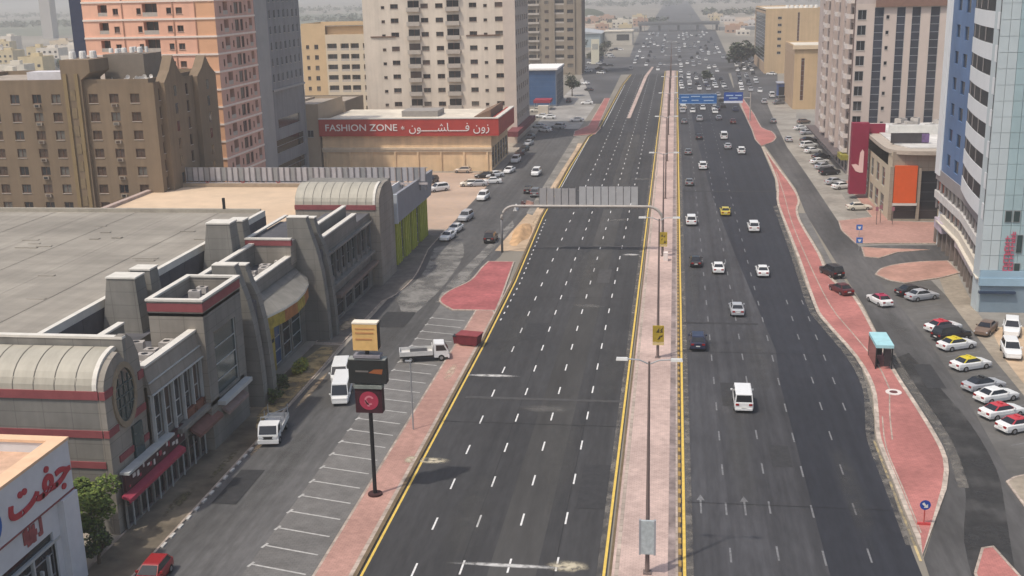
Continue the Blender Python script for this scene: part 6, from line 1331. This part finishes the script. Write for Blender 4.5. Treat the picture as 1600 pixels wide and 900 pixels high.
MB().tube([(.2, 362.5, 0), (.2, 362.5, 9.0)], .2, 8).tube([(23.6, 362.5, 0), (23.6, 362.5, 9.0)], .2, 8).tube([(.2, 362.5, 7.2), (23.6, 362.5, 7.2)], .16, 8).build('frame', [GST], bg_)
# advertising sign post
sp_ = thing('sign_post', 'tall black sign post with a yellow box, a black board and a red emblem board', 'sign', (-25.0, 86.8, .13))
SX, SY = -24.95, 86.8
MB().tube([(SX, SY, .13), (SX, SY, 13.6)], .17, 10).build('post', [BLACK], sp_); MB().tube([(SX, SY, .13), (SX, SY, .3)], .62, 14).build('base', [mat('base_maroon_black', (.05, .02, .02), .8, .2, 2)], sp_)
yb_ = MB().box(SX - 1.05, SX + 1.05, SY - .45, SY + .45, 13.3, 15.55).build('light_box', [mat('box_yellow', (.66, .42, .16), .6, .12, 1.2)], sp_)
MB().box(SX - 1.07, SX + 1.07, SY - .47, SY + .47, 15.55, 15.68).build('cap', [mat('cap_cream', (.76, .68, .56), .7, .05, 1)], yb_)
MB().box(SX - .8, SX + .75, SY - .475, SY - .452, 14.72, 14.86).box(SX - .8, SX + .6, SY - .475, SY - .452, 14.18, 14.32).box(SX - .8, SX + .8, SY - .475, SY - .452, 15.1, 15.2).build('print', [mat('print_brown', (.45, .22, .09), .7, .1, 1)], yb_)
MB().box(SX + 1.052, SX + 1.075, SY - .42, SY + .42, 13.35, 15.5).build('side', [mat('side_shade_black', (.03, .025, .025), .6, .1, 1)], yb_)  # black skin painting the shade on the box's right side
cr = MB().box(SX - 1.1, SX + 1.2, SY - .5, SY + .5, 12.62, 12.85).build('bracket', [mat('bracket_grey', (.22, .21, .23), .6, .2, 1)], sp_)
kb_ = MB().box(SX - 1.6, SX + 1.6, SY - .35, SY + .5, 10.35, 12.4).build('board', [mat('board_black', (.022, .024, .024), .5, .2, 1)], sp_)
MB().box(SX - 1.6, SX + 1.6, SY - .36, SY + .5, 12.4, 12.5).build('cap', [mat('cap_grey', (.28, .29, .27), .7, .1, 1)], kb_)
q = MB().box(SX - 1.0, SX + .1, SY - .37, SY - .352, 11.35, 11.5).build('print', [mat('print_dim_grey', (.15, .14, .13), .7, .1, 1)], kb_); MB().poly([(SX + .1, SY - .37, 11.3), (SX + 1.25, SY - .37, 11.2), (SX + 1.35, SY - .37, 11.65), (SX + .6, SY - .37, 11.62)]).build('print', [mat('print_rust', (.28, .09, .03), .7, .15, 1)], kb_)
MB().box(SX - 1.2, SX + 1.2, SY - .45, SY + .45, 9.92, 10.2).build('bracket', [mat('bracket_green_grey', (.20, .22, .20), .6, .2, 1)], sp_)
rb_ = MB().box(SX - 1.15, SX + 1.15, SY - .35, SY + .45, 7.75, 9.85).build('board', [mat('board_dark_red', (.045, .012, .018), .5, .25, 1)], sp_)
dm_ = MB(); dm_.poly([(SX + .02 + .82 * math.cos(i * math.pi / 14), SY - .375, 8.85 + .82 * math.sin(i * math.pi / 14)) for i in range(28)]); dm_.build('emblem', [mat('emblem_red', (.36, .035, .07), .5, .15, 1)], rb_)
dm_ = MB()
for i in range(20):
    a, b = 2 * math.pi * (i + 2) / 26, 2 * math.pi * (i + 3) / 26; P = lambda t, r: (SX + .06 + r * math.cos(t), SY - .385, 8.88 + r * math.sin(t)); dm_.quad(P(a, .26), P(b, .26), P(b, .42), P(a, .42))
dm_.poly([(SX - .36, SY - .385, 8.9), (SX - .16, SY - .385, 8.9), (SX + .1, SY - .385, 8.35), (SX - .1, SY - .385, 8.35)]); dm_.build('emblem_mark', [mat('emblem_pink', (.60, .20, .24), .5, .1, 1)], rb_)
# thin pole beside the truck
tp = thing('street_pole', 'thin grey street pole standing in the parking bays beside the flatbed truck', 'pole', (*G(646, 673), .12)); tx, ty = tp.location.x, tp.location.y
MB().tube([(tx, ty, .02), (tx, ty, 7.2)], .075, 7).build('post', [STEEL], tp); MB().box(tx - .5, tx + .1, ty - .1, ty + .1, 7.15, 7.3).build('lamp_head', [STEEL], tp)
# bus shelter with cyan roof
bsx = thing('bus_shelter', 'bus shelter with a cyan roof on the edge of the red island', 'bus shelter', (23.5, 126, .14)); 
CY = mat('shelter_cyan', (.36, .62, .66), .5, .1, 1)
put(MB().box(-.95, .95, -2.5, 2.5, 2.45, 2.8).mesh('roof', [CY]), 'roof', bsx); put(MB().box(-.92, -.86, -2.3, 2.3, .1, 2.44).mesh('glass_wall', [GL_D]), 'glass_wall', bsx); put(MB().box(-.85, .6, 2.3, 2.36, .1, 2.44).mesh('glass_wall', [GL_D]), 'glass_wall', bsx)
put(MB().box(-.8, -.35, -1.9, 1.9, .42, .5).box(-.7, -.5, -1.5, -1.4, 0, .42).box(-.7, -.5, 1.4, 1.5, 0, .42).mesh('bench', [BLACK]), 'bench', bsx)
for sx_ in (-.88, .82):
    for sy_ in (-2.38, 2.38): put(MB().box(-.06, .06, -.06, .06, 0, 2.45).mesh('post', [BLACK]), 'post', bsx, (sx_, sy_, 0))
put(MB().box(.0, .7, -2.36, -2.3, .3, 2.3).mesh('advert_panel', [mat('advert_dark', (.035, .03, .035), .4, .2, 1)]), 'advert_panel', bsx)
# keep-right sign at the island tip
ks = thing('traffic_sign', 'round blue white-arrow sign on a short post at the tip of the red island', 'traffic sign', (*G(1443, 822), .14)); kx, ky = ks.location.x, ks.location.y
MB().tube([(kx, ky, .14), (kx, ky, 2.2)], .05, 7).build('post', [mat('post_red', (.40, .07, .06), .6, .1, 1)], ks); MB().box(kx - .5, kx + .5, ky - .12, ky + .12, .14, .3).build('base', [mat('base_red', (.45, .06, .06), .6, .1, 1)], ks)
q = MB(); q.poly([(kx + .42 * math.cos(i * math.pi / 12), ky - .06, 1.85 + .42 * math.sin(i * math.pi / 12)) for i in range(24)]); q.build('disc', [mat('disc_blue', (.02, .06, .30), .5, .1, 1)], ks)
q = MB().poly([(kx - .26, ky - .07, 1.95), (kx - .1, ky - .07, 2.08), (kx + .1, ky - .07, 1.8), (kx - .02, ky - .07, 1.7)]); q.poly([(kx + .22, ky - .07, 1.62), (kx + .2, ky - .07, 1.95), (kx - .12, ky - .07, 1.62)]); q.build('arrow', [WHT], ks)
mh = thing('manhole', 'white rimmed oval manhole at the narrow neck of the red island', 'manhole', (*G(1396, 615), .14)); mx, my = mh.location.x, mh.location.y
q = MB()
for i in range(20):
    a, b = 2 * math.pi * i / 20, 2 * math.pi * (i + 1) / 20; P = lambda t, r, z: (mx + r * math.cos(t), my + 1.1 * r * math.sin(t), z); q.quad(P(a, .42, .2), P(b, .42, .2), P(b, .82, .2), P(a, .82, .2)[:3]) ; q.quad(P(a, .82, .12), P(b, .82, .12), P(b, .82, .2), P(a, .82, .2))
q.f = [f[::-1] if i % 2 == 0 else f for i, f in enumerate(q.f)]; q.build('rim', [mat('rim_white', (.66, .60, .56), .8, .1, 1)], mh)
q = MB(); q.poly([(mx + .44 * math.cos(i * math.pi / 10), my + .48 * math.sin(i * math.pi / 10), .17) for i in range(20)]); q.build('cover', [mat('cover_dark', (.13, .05, .05), .8, .1, 1)], mh)
# two blue direction signs on the right corner
for i, (px, py) in enumerate(((1342, 371), (1342, 392))):
    t = thing('traffic_sign', ('blue square sign on a post on the pink corner, the farther of two', 'blue square sign on a post at the slip road mouth, the nearer of two')[i], 'traffic sign', (*G(px, py), .05)); x, y = t.location.x, t.location.y
    MB().tube([(x, y, .05), (x, y, 2.3)], .05, 6).build('post', [STEEL], t); MB().box(x - .5, x + .5, y - .05, y + .02, 1.3, 2.2).build('plate', [mat('plate_blue', (.04, .14, .45), .5, .15, 1)], t); MB().poly([(x - .1, y - .06, 1.45), (x + .1, y - .06, 1.45), (x + .3, y - .06, 1.9), (x - .3, y - .06, 1.9)]).build('arrow', [WHT], t)
# pinkish bollards or posts on the pink pavement
for i, (px, py) in enumerate(((1369, 352), (1375, 349), (1394, 352))):
    t = thing('flag_pole', ('leftmost of three thin posts on the pink pavement', 'middle one of three thin posts on the pink pavement', 'rightmost of three thin posts, by the orange panel')[i], 'post', (*G(px, py), .14)); x, y = t.location.x, t.location.y
    MB().tube([(x, y, .14), (x, y, 3.4)], .07, 6).build('post', [POLE], t); MB().box(x - .25, x + .25, y - .08, y + .02, 2.6, 3.3).build('plate', [mat('plate_mauve', (.30, .13, .16), .7, .1, 1)], t)
# barriers and rubble near the gantry foot
sc_ = thing('rubble_heap', 'orange sand heap under the arched gantry beside the kerb', 'sand heap', (*G(815, 365), 0)); x, y = sc_.location.x, sc_.location.y
q = MB(); r2 = random.Random(6); N = 14; ringp = []
for j, (rad, hh) in enumerate(((1.0, 0), (.7, .5), (.35, .9))):
    for i in range(N): a = 2 * math.pi * i / N; k = rad * (1 + r2.uniform(-.2, .2)); q.v.append((x + 1.6 * k * math.cos(a), y + 9 * k * math.sin(a), .02 + hh * (1 + r2.uniform(-.3, .3))))
q.v.append((x, y, 1.0))
for j in range(2):
    for i in range(N): q.f.append((j * N + i, j * N + (i + 1) % N, (j + 1) * N + (i + 1) % N, (j + 1) * N + i)); q.m.append(0)
for i in range(N): q.f.append((2 * N + i, 2 * N + (i + 1) % N, 3 * N)); q.m.append(0)
q.build('heap', [mat('heap_orange', (.52, .33, .18), .95, .25, .8, bump=.4)], sc_, True)
for i, (px, py) in enumerate(((806, 328), (818, 323), (828, 322))):
    t = thing('road_barrier', ('white barrier block left under the gantry arch', 'dark maroon barrier block in the middle under the gantry arch', 'pinkish barrier block right under the gantry arch')[i], 'barrier', (*G(px, py), 0), R(20 * i))
    put(MB().extrude_y([(-.4, 0), (.4, 0), (.18, .5), (.14, 1.0), (-.14, 1.0), (-.18, .5)], -1.2, 1.2).mesh('block', [(WHT, P_M, PINK)[i]]), 'block', t); put(MB().box(-.15, .15, -1.0, -.8, 1.0, 1.06).box(-.15, .15, .8, 1.0, 1.0, 1.06).mesh('cap', [STEEL]), 'cap', t)

# ================================================================ TREES
def leaves(mb, c, r, n, size, rr, mi=None):
    for _ in range(n):
        while True:
            p = Vector((rr.uniform(-1, 1), rr.uniform(-1, 1), rr.uniform(-1, 1)))
            if .25 < p.length <= 1: break
        p = Vector((c[0] + p.x * r[0], c[1] + p.y * r[1], c[2] + p.z * r[2]))
        u = Vector((rr.uniform(-1, 1), rr.uniform(-1, 1), rr.uniform(-.5, .5))).normalized(); v = u.cross(Vector((rr.uniform(-1, 1), rr.uniform(-1, 1), 1))).normalized(); s = size * rr.uniform(.6, 1.3)
        mb.quad(tuple(p - u * s - v * s * .5), tuple(p + u * s * .2 - v * s * .6), tuple(p + u * s), tuple(p - u * s * .1 + v * s * .6), rr.choice((0, 0, 1)) if mi is None else mi)
def tree(x, y, h, rad, label, grp, seed, n=2600, size=.16, mats=None, trunk=.16, z0=0.0):
    rr = random.Random(seed); t = thing('tree', label, 'tree', (x, y, z0), 0, grp); tb_ = MB(); cr = MB()
    th = h * .42; top = Vector((x + rr.uniform(-.2, .2), y + rr.uniform(-.2, .2), z0 + th)); tb_.tube([(x, y, z0), ((x + top.x) / 2 + rr.uniform(-.1, .1), y, z0 + th * .5), tuple(top)], trunk, 7, 0, trunk * .6)
    m = 11
    for k in range(m):
        a = 2 * math.pi * k / m + rr.uniform(-.4, .4); q = rad * rr.uniform(.25, .8); zz = z0 + h * rr.uniform(.42, .86); c = (x + q * math.cos(a), y + q * math.sin(a), zz)
        tb_.tube([tuple(top - Vector((0, 0, .3))), c], trunk * .4, 5, 0, trunk * .12); rc_ = rad * rr.uniform(.32, .55); leaves(cr, c, (rc_, rc_, rc_ * .85), n // m, size, rr)
    tb_.build('trunk', [BARK], t); cr.build('crown', mats or [LEAF, LEAF2], t); return t
gx_, gy_ = -43.0, 75.2
tree(-44.4, 75.0, 6.2, 2.2, 'bushy green tree between the white corner shop and the mall', 'trees by the corner shop', 1, 5200, .15)
tree(-43.0, 72.9, 3.2, 1.3, 'dark low green tree at the foot of the white corner shop', 'trees by the corner shop', 2, 1500, .14, [LEAF_D, LEAF])
tree(-41.8, 110.5, 2.3, 1.3, 'small dark green tree at the foot of the first mall fin', 'trees before the mall', 3, 1200, .13, [LEAF_D, LEAF]); tree(-41.2, 107.6, 1.8, 1.0, 'low dark shrubby tree beside the parked flatbed truck and mall fin', 'trees before the mall', 4, 800, .13, [LEAF_D, LEAF])
yb2 = MB(); rr = random.Random(5); leaves(yb2, (-41.9, 118.0, .75), (.8, 2.0, .8), 700, .16, rr); o = yb2.build('hedge_bush', [mat('leaf_yellow', (.30, .29, .05), .8, .3, 2), LEAF2]); tag(o, 'yellow-green bush beside the mall fin on the dirt strip', 'bush')
# ================================================================ THE DISTANCE
DK = [LEAF_D, mat('leaf_far', (.09, .10, .07), .9, .3, .2)]
def far_tree(px, py, h, rad, label, grp, seed, n=700): x, y = G(px, py); return tree(x, y, h, rad, label, grp, seed, n, rad * .13, DK, .25)
far_tree(1158, 107, 13, 8, 'big dark green tree left of the ochre office on the far right', 'far trees', 11, 1500); far_tree(1168, 98, 9, 6, 'smaller tree right behind the big dark green tree', 'far trees', 12)
far_tree(894, 150, 9, 3.5, 'slim dark tree at the right corner of the blue showroom', 'far trees', 13); far_tree(1104, 128, 5, 3, 'small tree beside the right blue road sign', 'far trees', 14)
r9 = random.Random(31)
for k in range(12): x = -80 + r9.uniform(0, 38); y = r9.uniform(610, 690); tree(x, y, r9.uniform(4, 7), r9.uniform(2.5, 4.5), 'dusty dark tree in the near part of the taupe tower grove', 'near grove beyond the taupe tower', 140 + k, 300, .6, [LEAF_D, mat('leaf_dusty', (.13, .115, .085), .9, .3, .2)], .22)
for k in range(9): x = -100 + r9.uniform(0, 55); y = r9.uniform(690, 800); tree(x, y, r9.uniform(5, 9), r9.uniform(3.5, 6), 'dusty dark tree in the grove beyond the taupe tower', 'grove beyond the taupe tower', 40 + k, 360, .75, [LEAF_D, mat('leaf_dusty', (.13, .115, .085), .9, .3, .2)], .25)
for k in range(8): x = -320 + r9.uniform(-60, 90); y = 520 + r9.uniform(0, 220); tree(x, y, r9.uniform(5, 8), r9.uniform(4, 6), 'green tree among the low houses on the far left', 'trees among the far left houses', 60 + k, 360, .75, [LEAF, LEAF_D], .25)
# low houses
HC = [(.58, .48, .35), (.62, .57, .48), (.48, .33, .22), (.52, .50, .48), (.66, .60, .52), (.44, .28, .20), (.56, .46, .28)]
CN = ['sand', 'cream', 'brown', 'grey', 'off-white', 'terracotta', 'ochre']
hw = MB().box(0, 1.6, 0, .12, 0, 1.4).mesh('window', [GL_D])
def house(x, y, wx, wy, h, c, where, grp):
    t = thing('house', f'{CN[c]} low house {where}', 'house', (x, y, 0), 0, grp + ', ' + CN[c]); m = mat('house_' + CN[c], HC[c], .9, .1, .3)
    MB().box(x - wx / 2, x + wx / 2, y - wy / 2, y + wy / 2, 0, h).build('wall', [m], t)
    q = MB()
    for a in ((x - wx / 2, x + wx / 2, y - wy / 2, y - wy / 2 + .3), (x - wx / 2, x + wx / 2, y + wy / 2 - .3, y + wy / 2), (x - wx / 2, x - wx / 2 + .3, y - wy / 2 + .3, y + wy / 2 - .3), (x + wx / 2 - .3, x + wx / 2, y - wy / 2 + .3, y + wy / 2 - .3)): q.box(*a, h, h + .8)
    q.build('parapet', [m], t); MB().box(x - wx * .2, x + wx * .15, y, y + wy * .3, h, h + 2.4).build('roof_room', [m], t)
    nx = max(2, int(wx / 3.6))
    for f in range(max(1, int(h / 3.2))):
        for i in range(nx): put(hw, 'window', t, (-wx / 2 + (i + .5) * wx / nx - .8, -wy / 2 - .1, 1.0 + 3.2 * f))
r9 = random.Random(9); pl = []
def scatter(n, xr, yr, where, grp, hr=(4, 9), ok=lambda x, y: True):
    c = 0
    for _ in range(n * 20):
        x, y = r9.uniform(*xr), r9.uniform(*yr); wx, wy = r9.uniform(10, 20), r9.uniform(9, 16)
        if ok(x, y) and all(abs(x - a) > 20 or abs(y - b) > 22 for a, b in pl):
            pl.append((x, y)); house(x, y, wx, wy, r9.uniform(*hr), r9.randrange(7), where, grp); c += 1
            if c >= n: break
scatter(44, (-560, -215), (330, 900), 'on the far left behind the brown block', 'low houses on the far left', (5, 12), lambda x, y: -.66 * y - 5 < x < -.50 * y + 14)
scatter(14, (-330, -150), (470, 900), 'seen through the gap between the grey and the white tower', 'low houses in the tower gap', (4, 8), lambda x, y: -.335 * y < x < -.24 * y)
scatter(20, (-150, -36), (830, 1500), 'on the hazy plain left of the far junction', 'low houses left of the junction', (4, 8), lambda x, y: x > -.12 * y - 10 and not (-105 < x < -45 and 940 < y < 1060))
scatter(20, (45, 150), (720, 1500), 'on the hazy plain right of the far junction', 'low houses right of the junction', (3, 6), lambda x, y: x < .115 * y + 20)
# grey-blue warehouse by the junction
wh = thing('warehouse', 'long grey-blue warehouse shed with a pale end left of the far junction', 'warehouse', (-78, 840, 0))
MB().box(-92, -52, 815, 865, 0, 9.5).build('wall', [mat('shed_blue_grey', (.30, .36, .38), .7, .06, .2)], wh); MB().extrude_y([(-93, 9.5), (-51, 9.5), (-72, 12.5)], 814, 866).build('roof', [mat('shed_roof', (.42, .44, .45), .7, .08, .2)], wh)
w2 = thing('office_block', 'pale low office with dark windows between the blue-grey shed and the bridge', 'office', (-36, 850, 0)); MB().box(-50.5, -30.5, 842, 862, 0, 9.5).build('wall', [mat('office_pale', (.54, .50, .43), .85, .06, .3)], w2); put(MB().box(-6, 3, -8.2, -8.05, 3.4, 7.6).mesh('window', [GL_M]), 'window', w2); MB().box(-51, -30, 841.5, 862.5, 9.5, 10.3).build('roof', [ROOFL], w2)
tw_ = thing('portal_sign', 'upright cream sign pylon before the dusty grove', 'sign', (*G(930, 100), 0)); x, y = tw_.location.x, tw_.location.y
MB().box(x - 2.2, x + 2.2, y - .6, y + .6, 0, 13.5).build('slab', [mat('pylon_cream', (.70, .66, .52), .7, .06, 1)], tw_); MB().box(x - 1.6, x + 1.6, y - .7, y - .6, 8, 11).build('mark', [mat('pylon_grey', (.4, .4, .36), .7, .1, 1)], tw_)
# bridge across the avenue
br = thing('flyover', 'hazy grey flyover bridge crossing the avenue at the far junction', 'bridge', (3, 1085, 0)); BRG = mat('bridge_concrete', (.20, .20, .205), .9, .1, .1)
MB().box(-34, 40, 1076, 1092, 5.4, 7.2).build('deck', [BRG], br); MB().box(-34, 40, 1075.5, 1076, 7.2, 8.5).box(-34, 40, 1092, 1092.5, 7.2, 8.5).build('railing', [BRG], br)
for x in (-32, -14.5, 3, 20.5, 38): MB().box(x - 1, x + 1, 1078, 1090, 0, 5.4).build('pier', [mat('bridge_pier', (.16, .16, .165), .9, .1, .1)], br)
MB().prism([(-34, 1075.6), (-34, 1092.4), (-160, 1100), (-160, 1084)], 0, 3.0).prism([(40, 1075.6), (40, 1092.4), (190, 1100), (190, 1084)], 0, 3.0).build('ramp', [BRG], br)
for k, (x, h) in enumerate(((-28, 15), (-6, 14), (14, 15), (34, 17))):
    t = thing('street_lamp', 'faint lamp mast along the far flyover bridge', 'street lamp', (x, 1074, 0), 0, 'lamp masts by the flyover'); MB().tube([(x, 1074, 0), (x, 1074, h)], .25, 6).build('pole', [BRG], t); MB().box(x - 2, x + 2, 1073.8, 1074.2, h, h + .3).build('arm', [BRG], t)
# dome-like mass and the tower on the left horizon
dm = thing('hillside_mound', 'dark rounded mound of trees standing above the blue-grey shed', 'mound', (-112, 1500, 0)); q = MB(); N = 18
for j in range(5):
    for i in range(N): a = 2 * math.pi * i / N; e = j * math.pi / 8; q.v.append((-112 + 25 * math.cos(e) * math.cos(a) * (1 + .06 * math.sin(5 * a + j)), 1500 + 25 * math.cos(e) * math.sin(a), 13.5 * math.sin(e) * (1 + .05 * math.sin(3 * a))))
for j in range(4):
    for i in range(N): q.f.append((j * N + i, j * N + (i + 1) % N, (j + 1) * N + (i + 1) % N, (j + 1) * N + i)); q.m.append(0)
q.build('mass', DK, dm, True)
ht = thing('tower_block', 'faint grey tower on the horizon at the upper left', 'tower', (*G(80, 60), 0)); x, y = ht.location.x, ht.location.y
MB().box(x - 6, x + 6, y - 6, y + 6, 0, 70).build('wall', [mat('tower_far', (.40, .38, .36), .9, .05, .1)], ht)
# belts of trees and scrub that read as one mass
def belt(cx, cy, lx, ly, n, h, seed):
    rr = random.Random(seed); mb = MB()
    for _ in range(n):
        x, y = cx + rr.uniform(-lx, lx), cy + rr.uniform(-ly, ly); r = rr.uniform(3, 8); hh = h * rr.uniform(.5, 1.2)
        leaves(mb, (x, y, hh * .5), (r, r, hh * .55), 16, r * .42, rr)
    o = mb.build('tree_belt', [LEAF_D, mat('leaf_far', (0, 0, 0))]); stuff(o)
belt(-850, 1700, 700, 70, 420, 9, 1); belt(-300, 1500, 160, 60, 120, 9, 2); belt(-420, 1150, 120, 40, 70, 7, 3); belt(300, 1650, 260, 80, 180, 8, 4); belt(0, 2600, 900, 160, 420, 10, 5); belt(150, 1220, 60, 30, 36, 6, 6); belt(-900, 2500, 900, 200, 300, 10, 7); belt(-70, 1330, 60, 60, 40, 6, 8)
sheet('sandy_flat', [(45, 1080), (170, 1080), (260, 1500), (60, 1500)], 3, mat('far_sand', (.42, .33, .25), .95, .15, .02, stain=.2, stain_scale=.01)); sheet('sandy_flat', [(-220, 1150), (-60, 1150), (-60, 1400), (-300, 1400)], 3, mat('far_sand', (0, 0, 0)))
sheet('green_flat', [(-2400, 1250), (-330, 1250), (-400, 2200), (-3200, 2200)], 3, mat('far_green', (.155, .165, .12), .95, .2, .01, stain=.2, stain_scale=.004))

# ---------------------------------------------------------------- haze
hz = MB().box(-3300, 3300, -320, 9500, -1.0, 75.0).build('haze', [])
hm = bpy.data.materials.new('haze_air'); hm.use_nodes = True; n = hm.node_tree; n.nodes.clear(); o = n.nodes.new('ShaderNodeOutputMaterial'); v = n.nodes.new('ShaderNodeVolumePrincipled')
v.inputs['Color'].default_value = (.80, .795, .785, 1); v.inputs['Density'].default_value = HAZE_D; v.inputs['Anisotropy'].default_value = 0.2
n.links.new(v.outputs[0], o.inputs['Volume']); hz.data.materials.append(hm); stuff(hz)

# ---------------------------------------------------------------- repeats that share a label: say which one, counted from the left among those in view
bpy.context.view_layer.update()
hz.hide_viewport = True
DG = bpy.context.evaluated_depsgraph_get(); DG.update()
OV = Vector((0, 0, CAM_H))
def members(o):
    out = [o]
    for c_ in o.children: out += members(c_)
    return out
def seen(o):
    ms = members(o); ids = {m_.name for m_ in ms}
    for m_ in ms:
        if m_.type != 'MESH': continue
        pts = [m_.matrix_world @ Vector(b_) for b_ in m_.bound_box]; mid = sum(pts, Vector()) / 8
        for p_ in [mid] + [mid.lerp(q_, .8) for q_ in pts]:
            d_ = p_ - OV; c_ = Vector((V_RIGHT.dot(Vector((1, 0, 0))), 0, 0))
            cx_ = d_.x * V_RIGHT + d_.y * V_FWD - d_.z * V_DOWN * 1.0
            if cx_.z <= 0: continue
            u_, v_ = 800 + FPX * cx_.x / cx_.z, 450 + FPX * cx_.y / cx_.z
            if not (0 <= u_ <= 1600 and 0 <= v_ <= 900): continue
            hit, loc, nor, idx, ob, mt = SC.ray_cast(DG, OV, d_.normalized())
            if not hit or ob.name in ids or (loc - OV).length > d_.length - .4: return u_
    return None
WORDS = 'first second third fourth fifth sixth seventh eighth ninth tenth eleventh twelfth thirteenth fourteenth fifteenth sixteenth seventeenth eighteenth nineteenth twentieth'.split()
by = {}
for o in list(SC.objects):
    if o.parent is None and o.get('label') and o.get('group'): by.setdefault(o['label'], []).append(o)
for lab, os_ in by.items():
    if len(os_) < 2: continue
    vis = [(seen(o), o) for o in os_]
    for u_, o in vis:
        if u_ is None:                                   # nothing of it shows in the picture
            for m_ in members(o)[::-1]: bpy.data.objects.remove(m_)
    vis = sorted([(u_, o) for u_, o in vis if u_ is not None], key=lambda q_: q_[0])
    if len(vis) > 1:
        for i, (u_, o) in enumerate(vis): o['label'] = lab + (', leftmost' if i == 0 else ', rightmost' if i == len(vis) - 1 else f', {WORDS[i]} from the left')
hz.hide_viewport = False
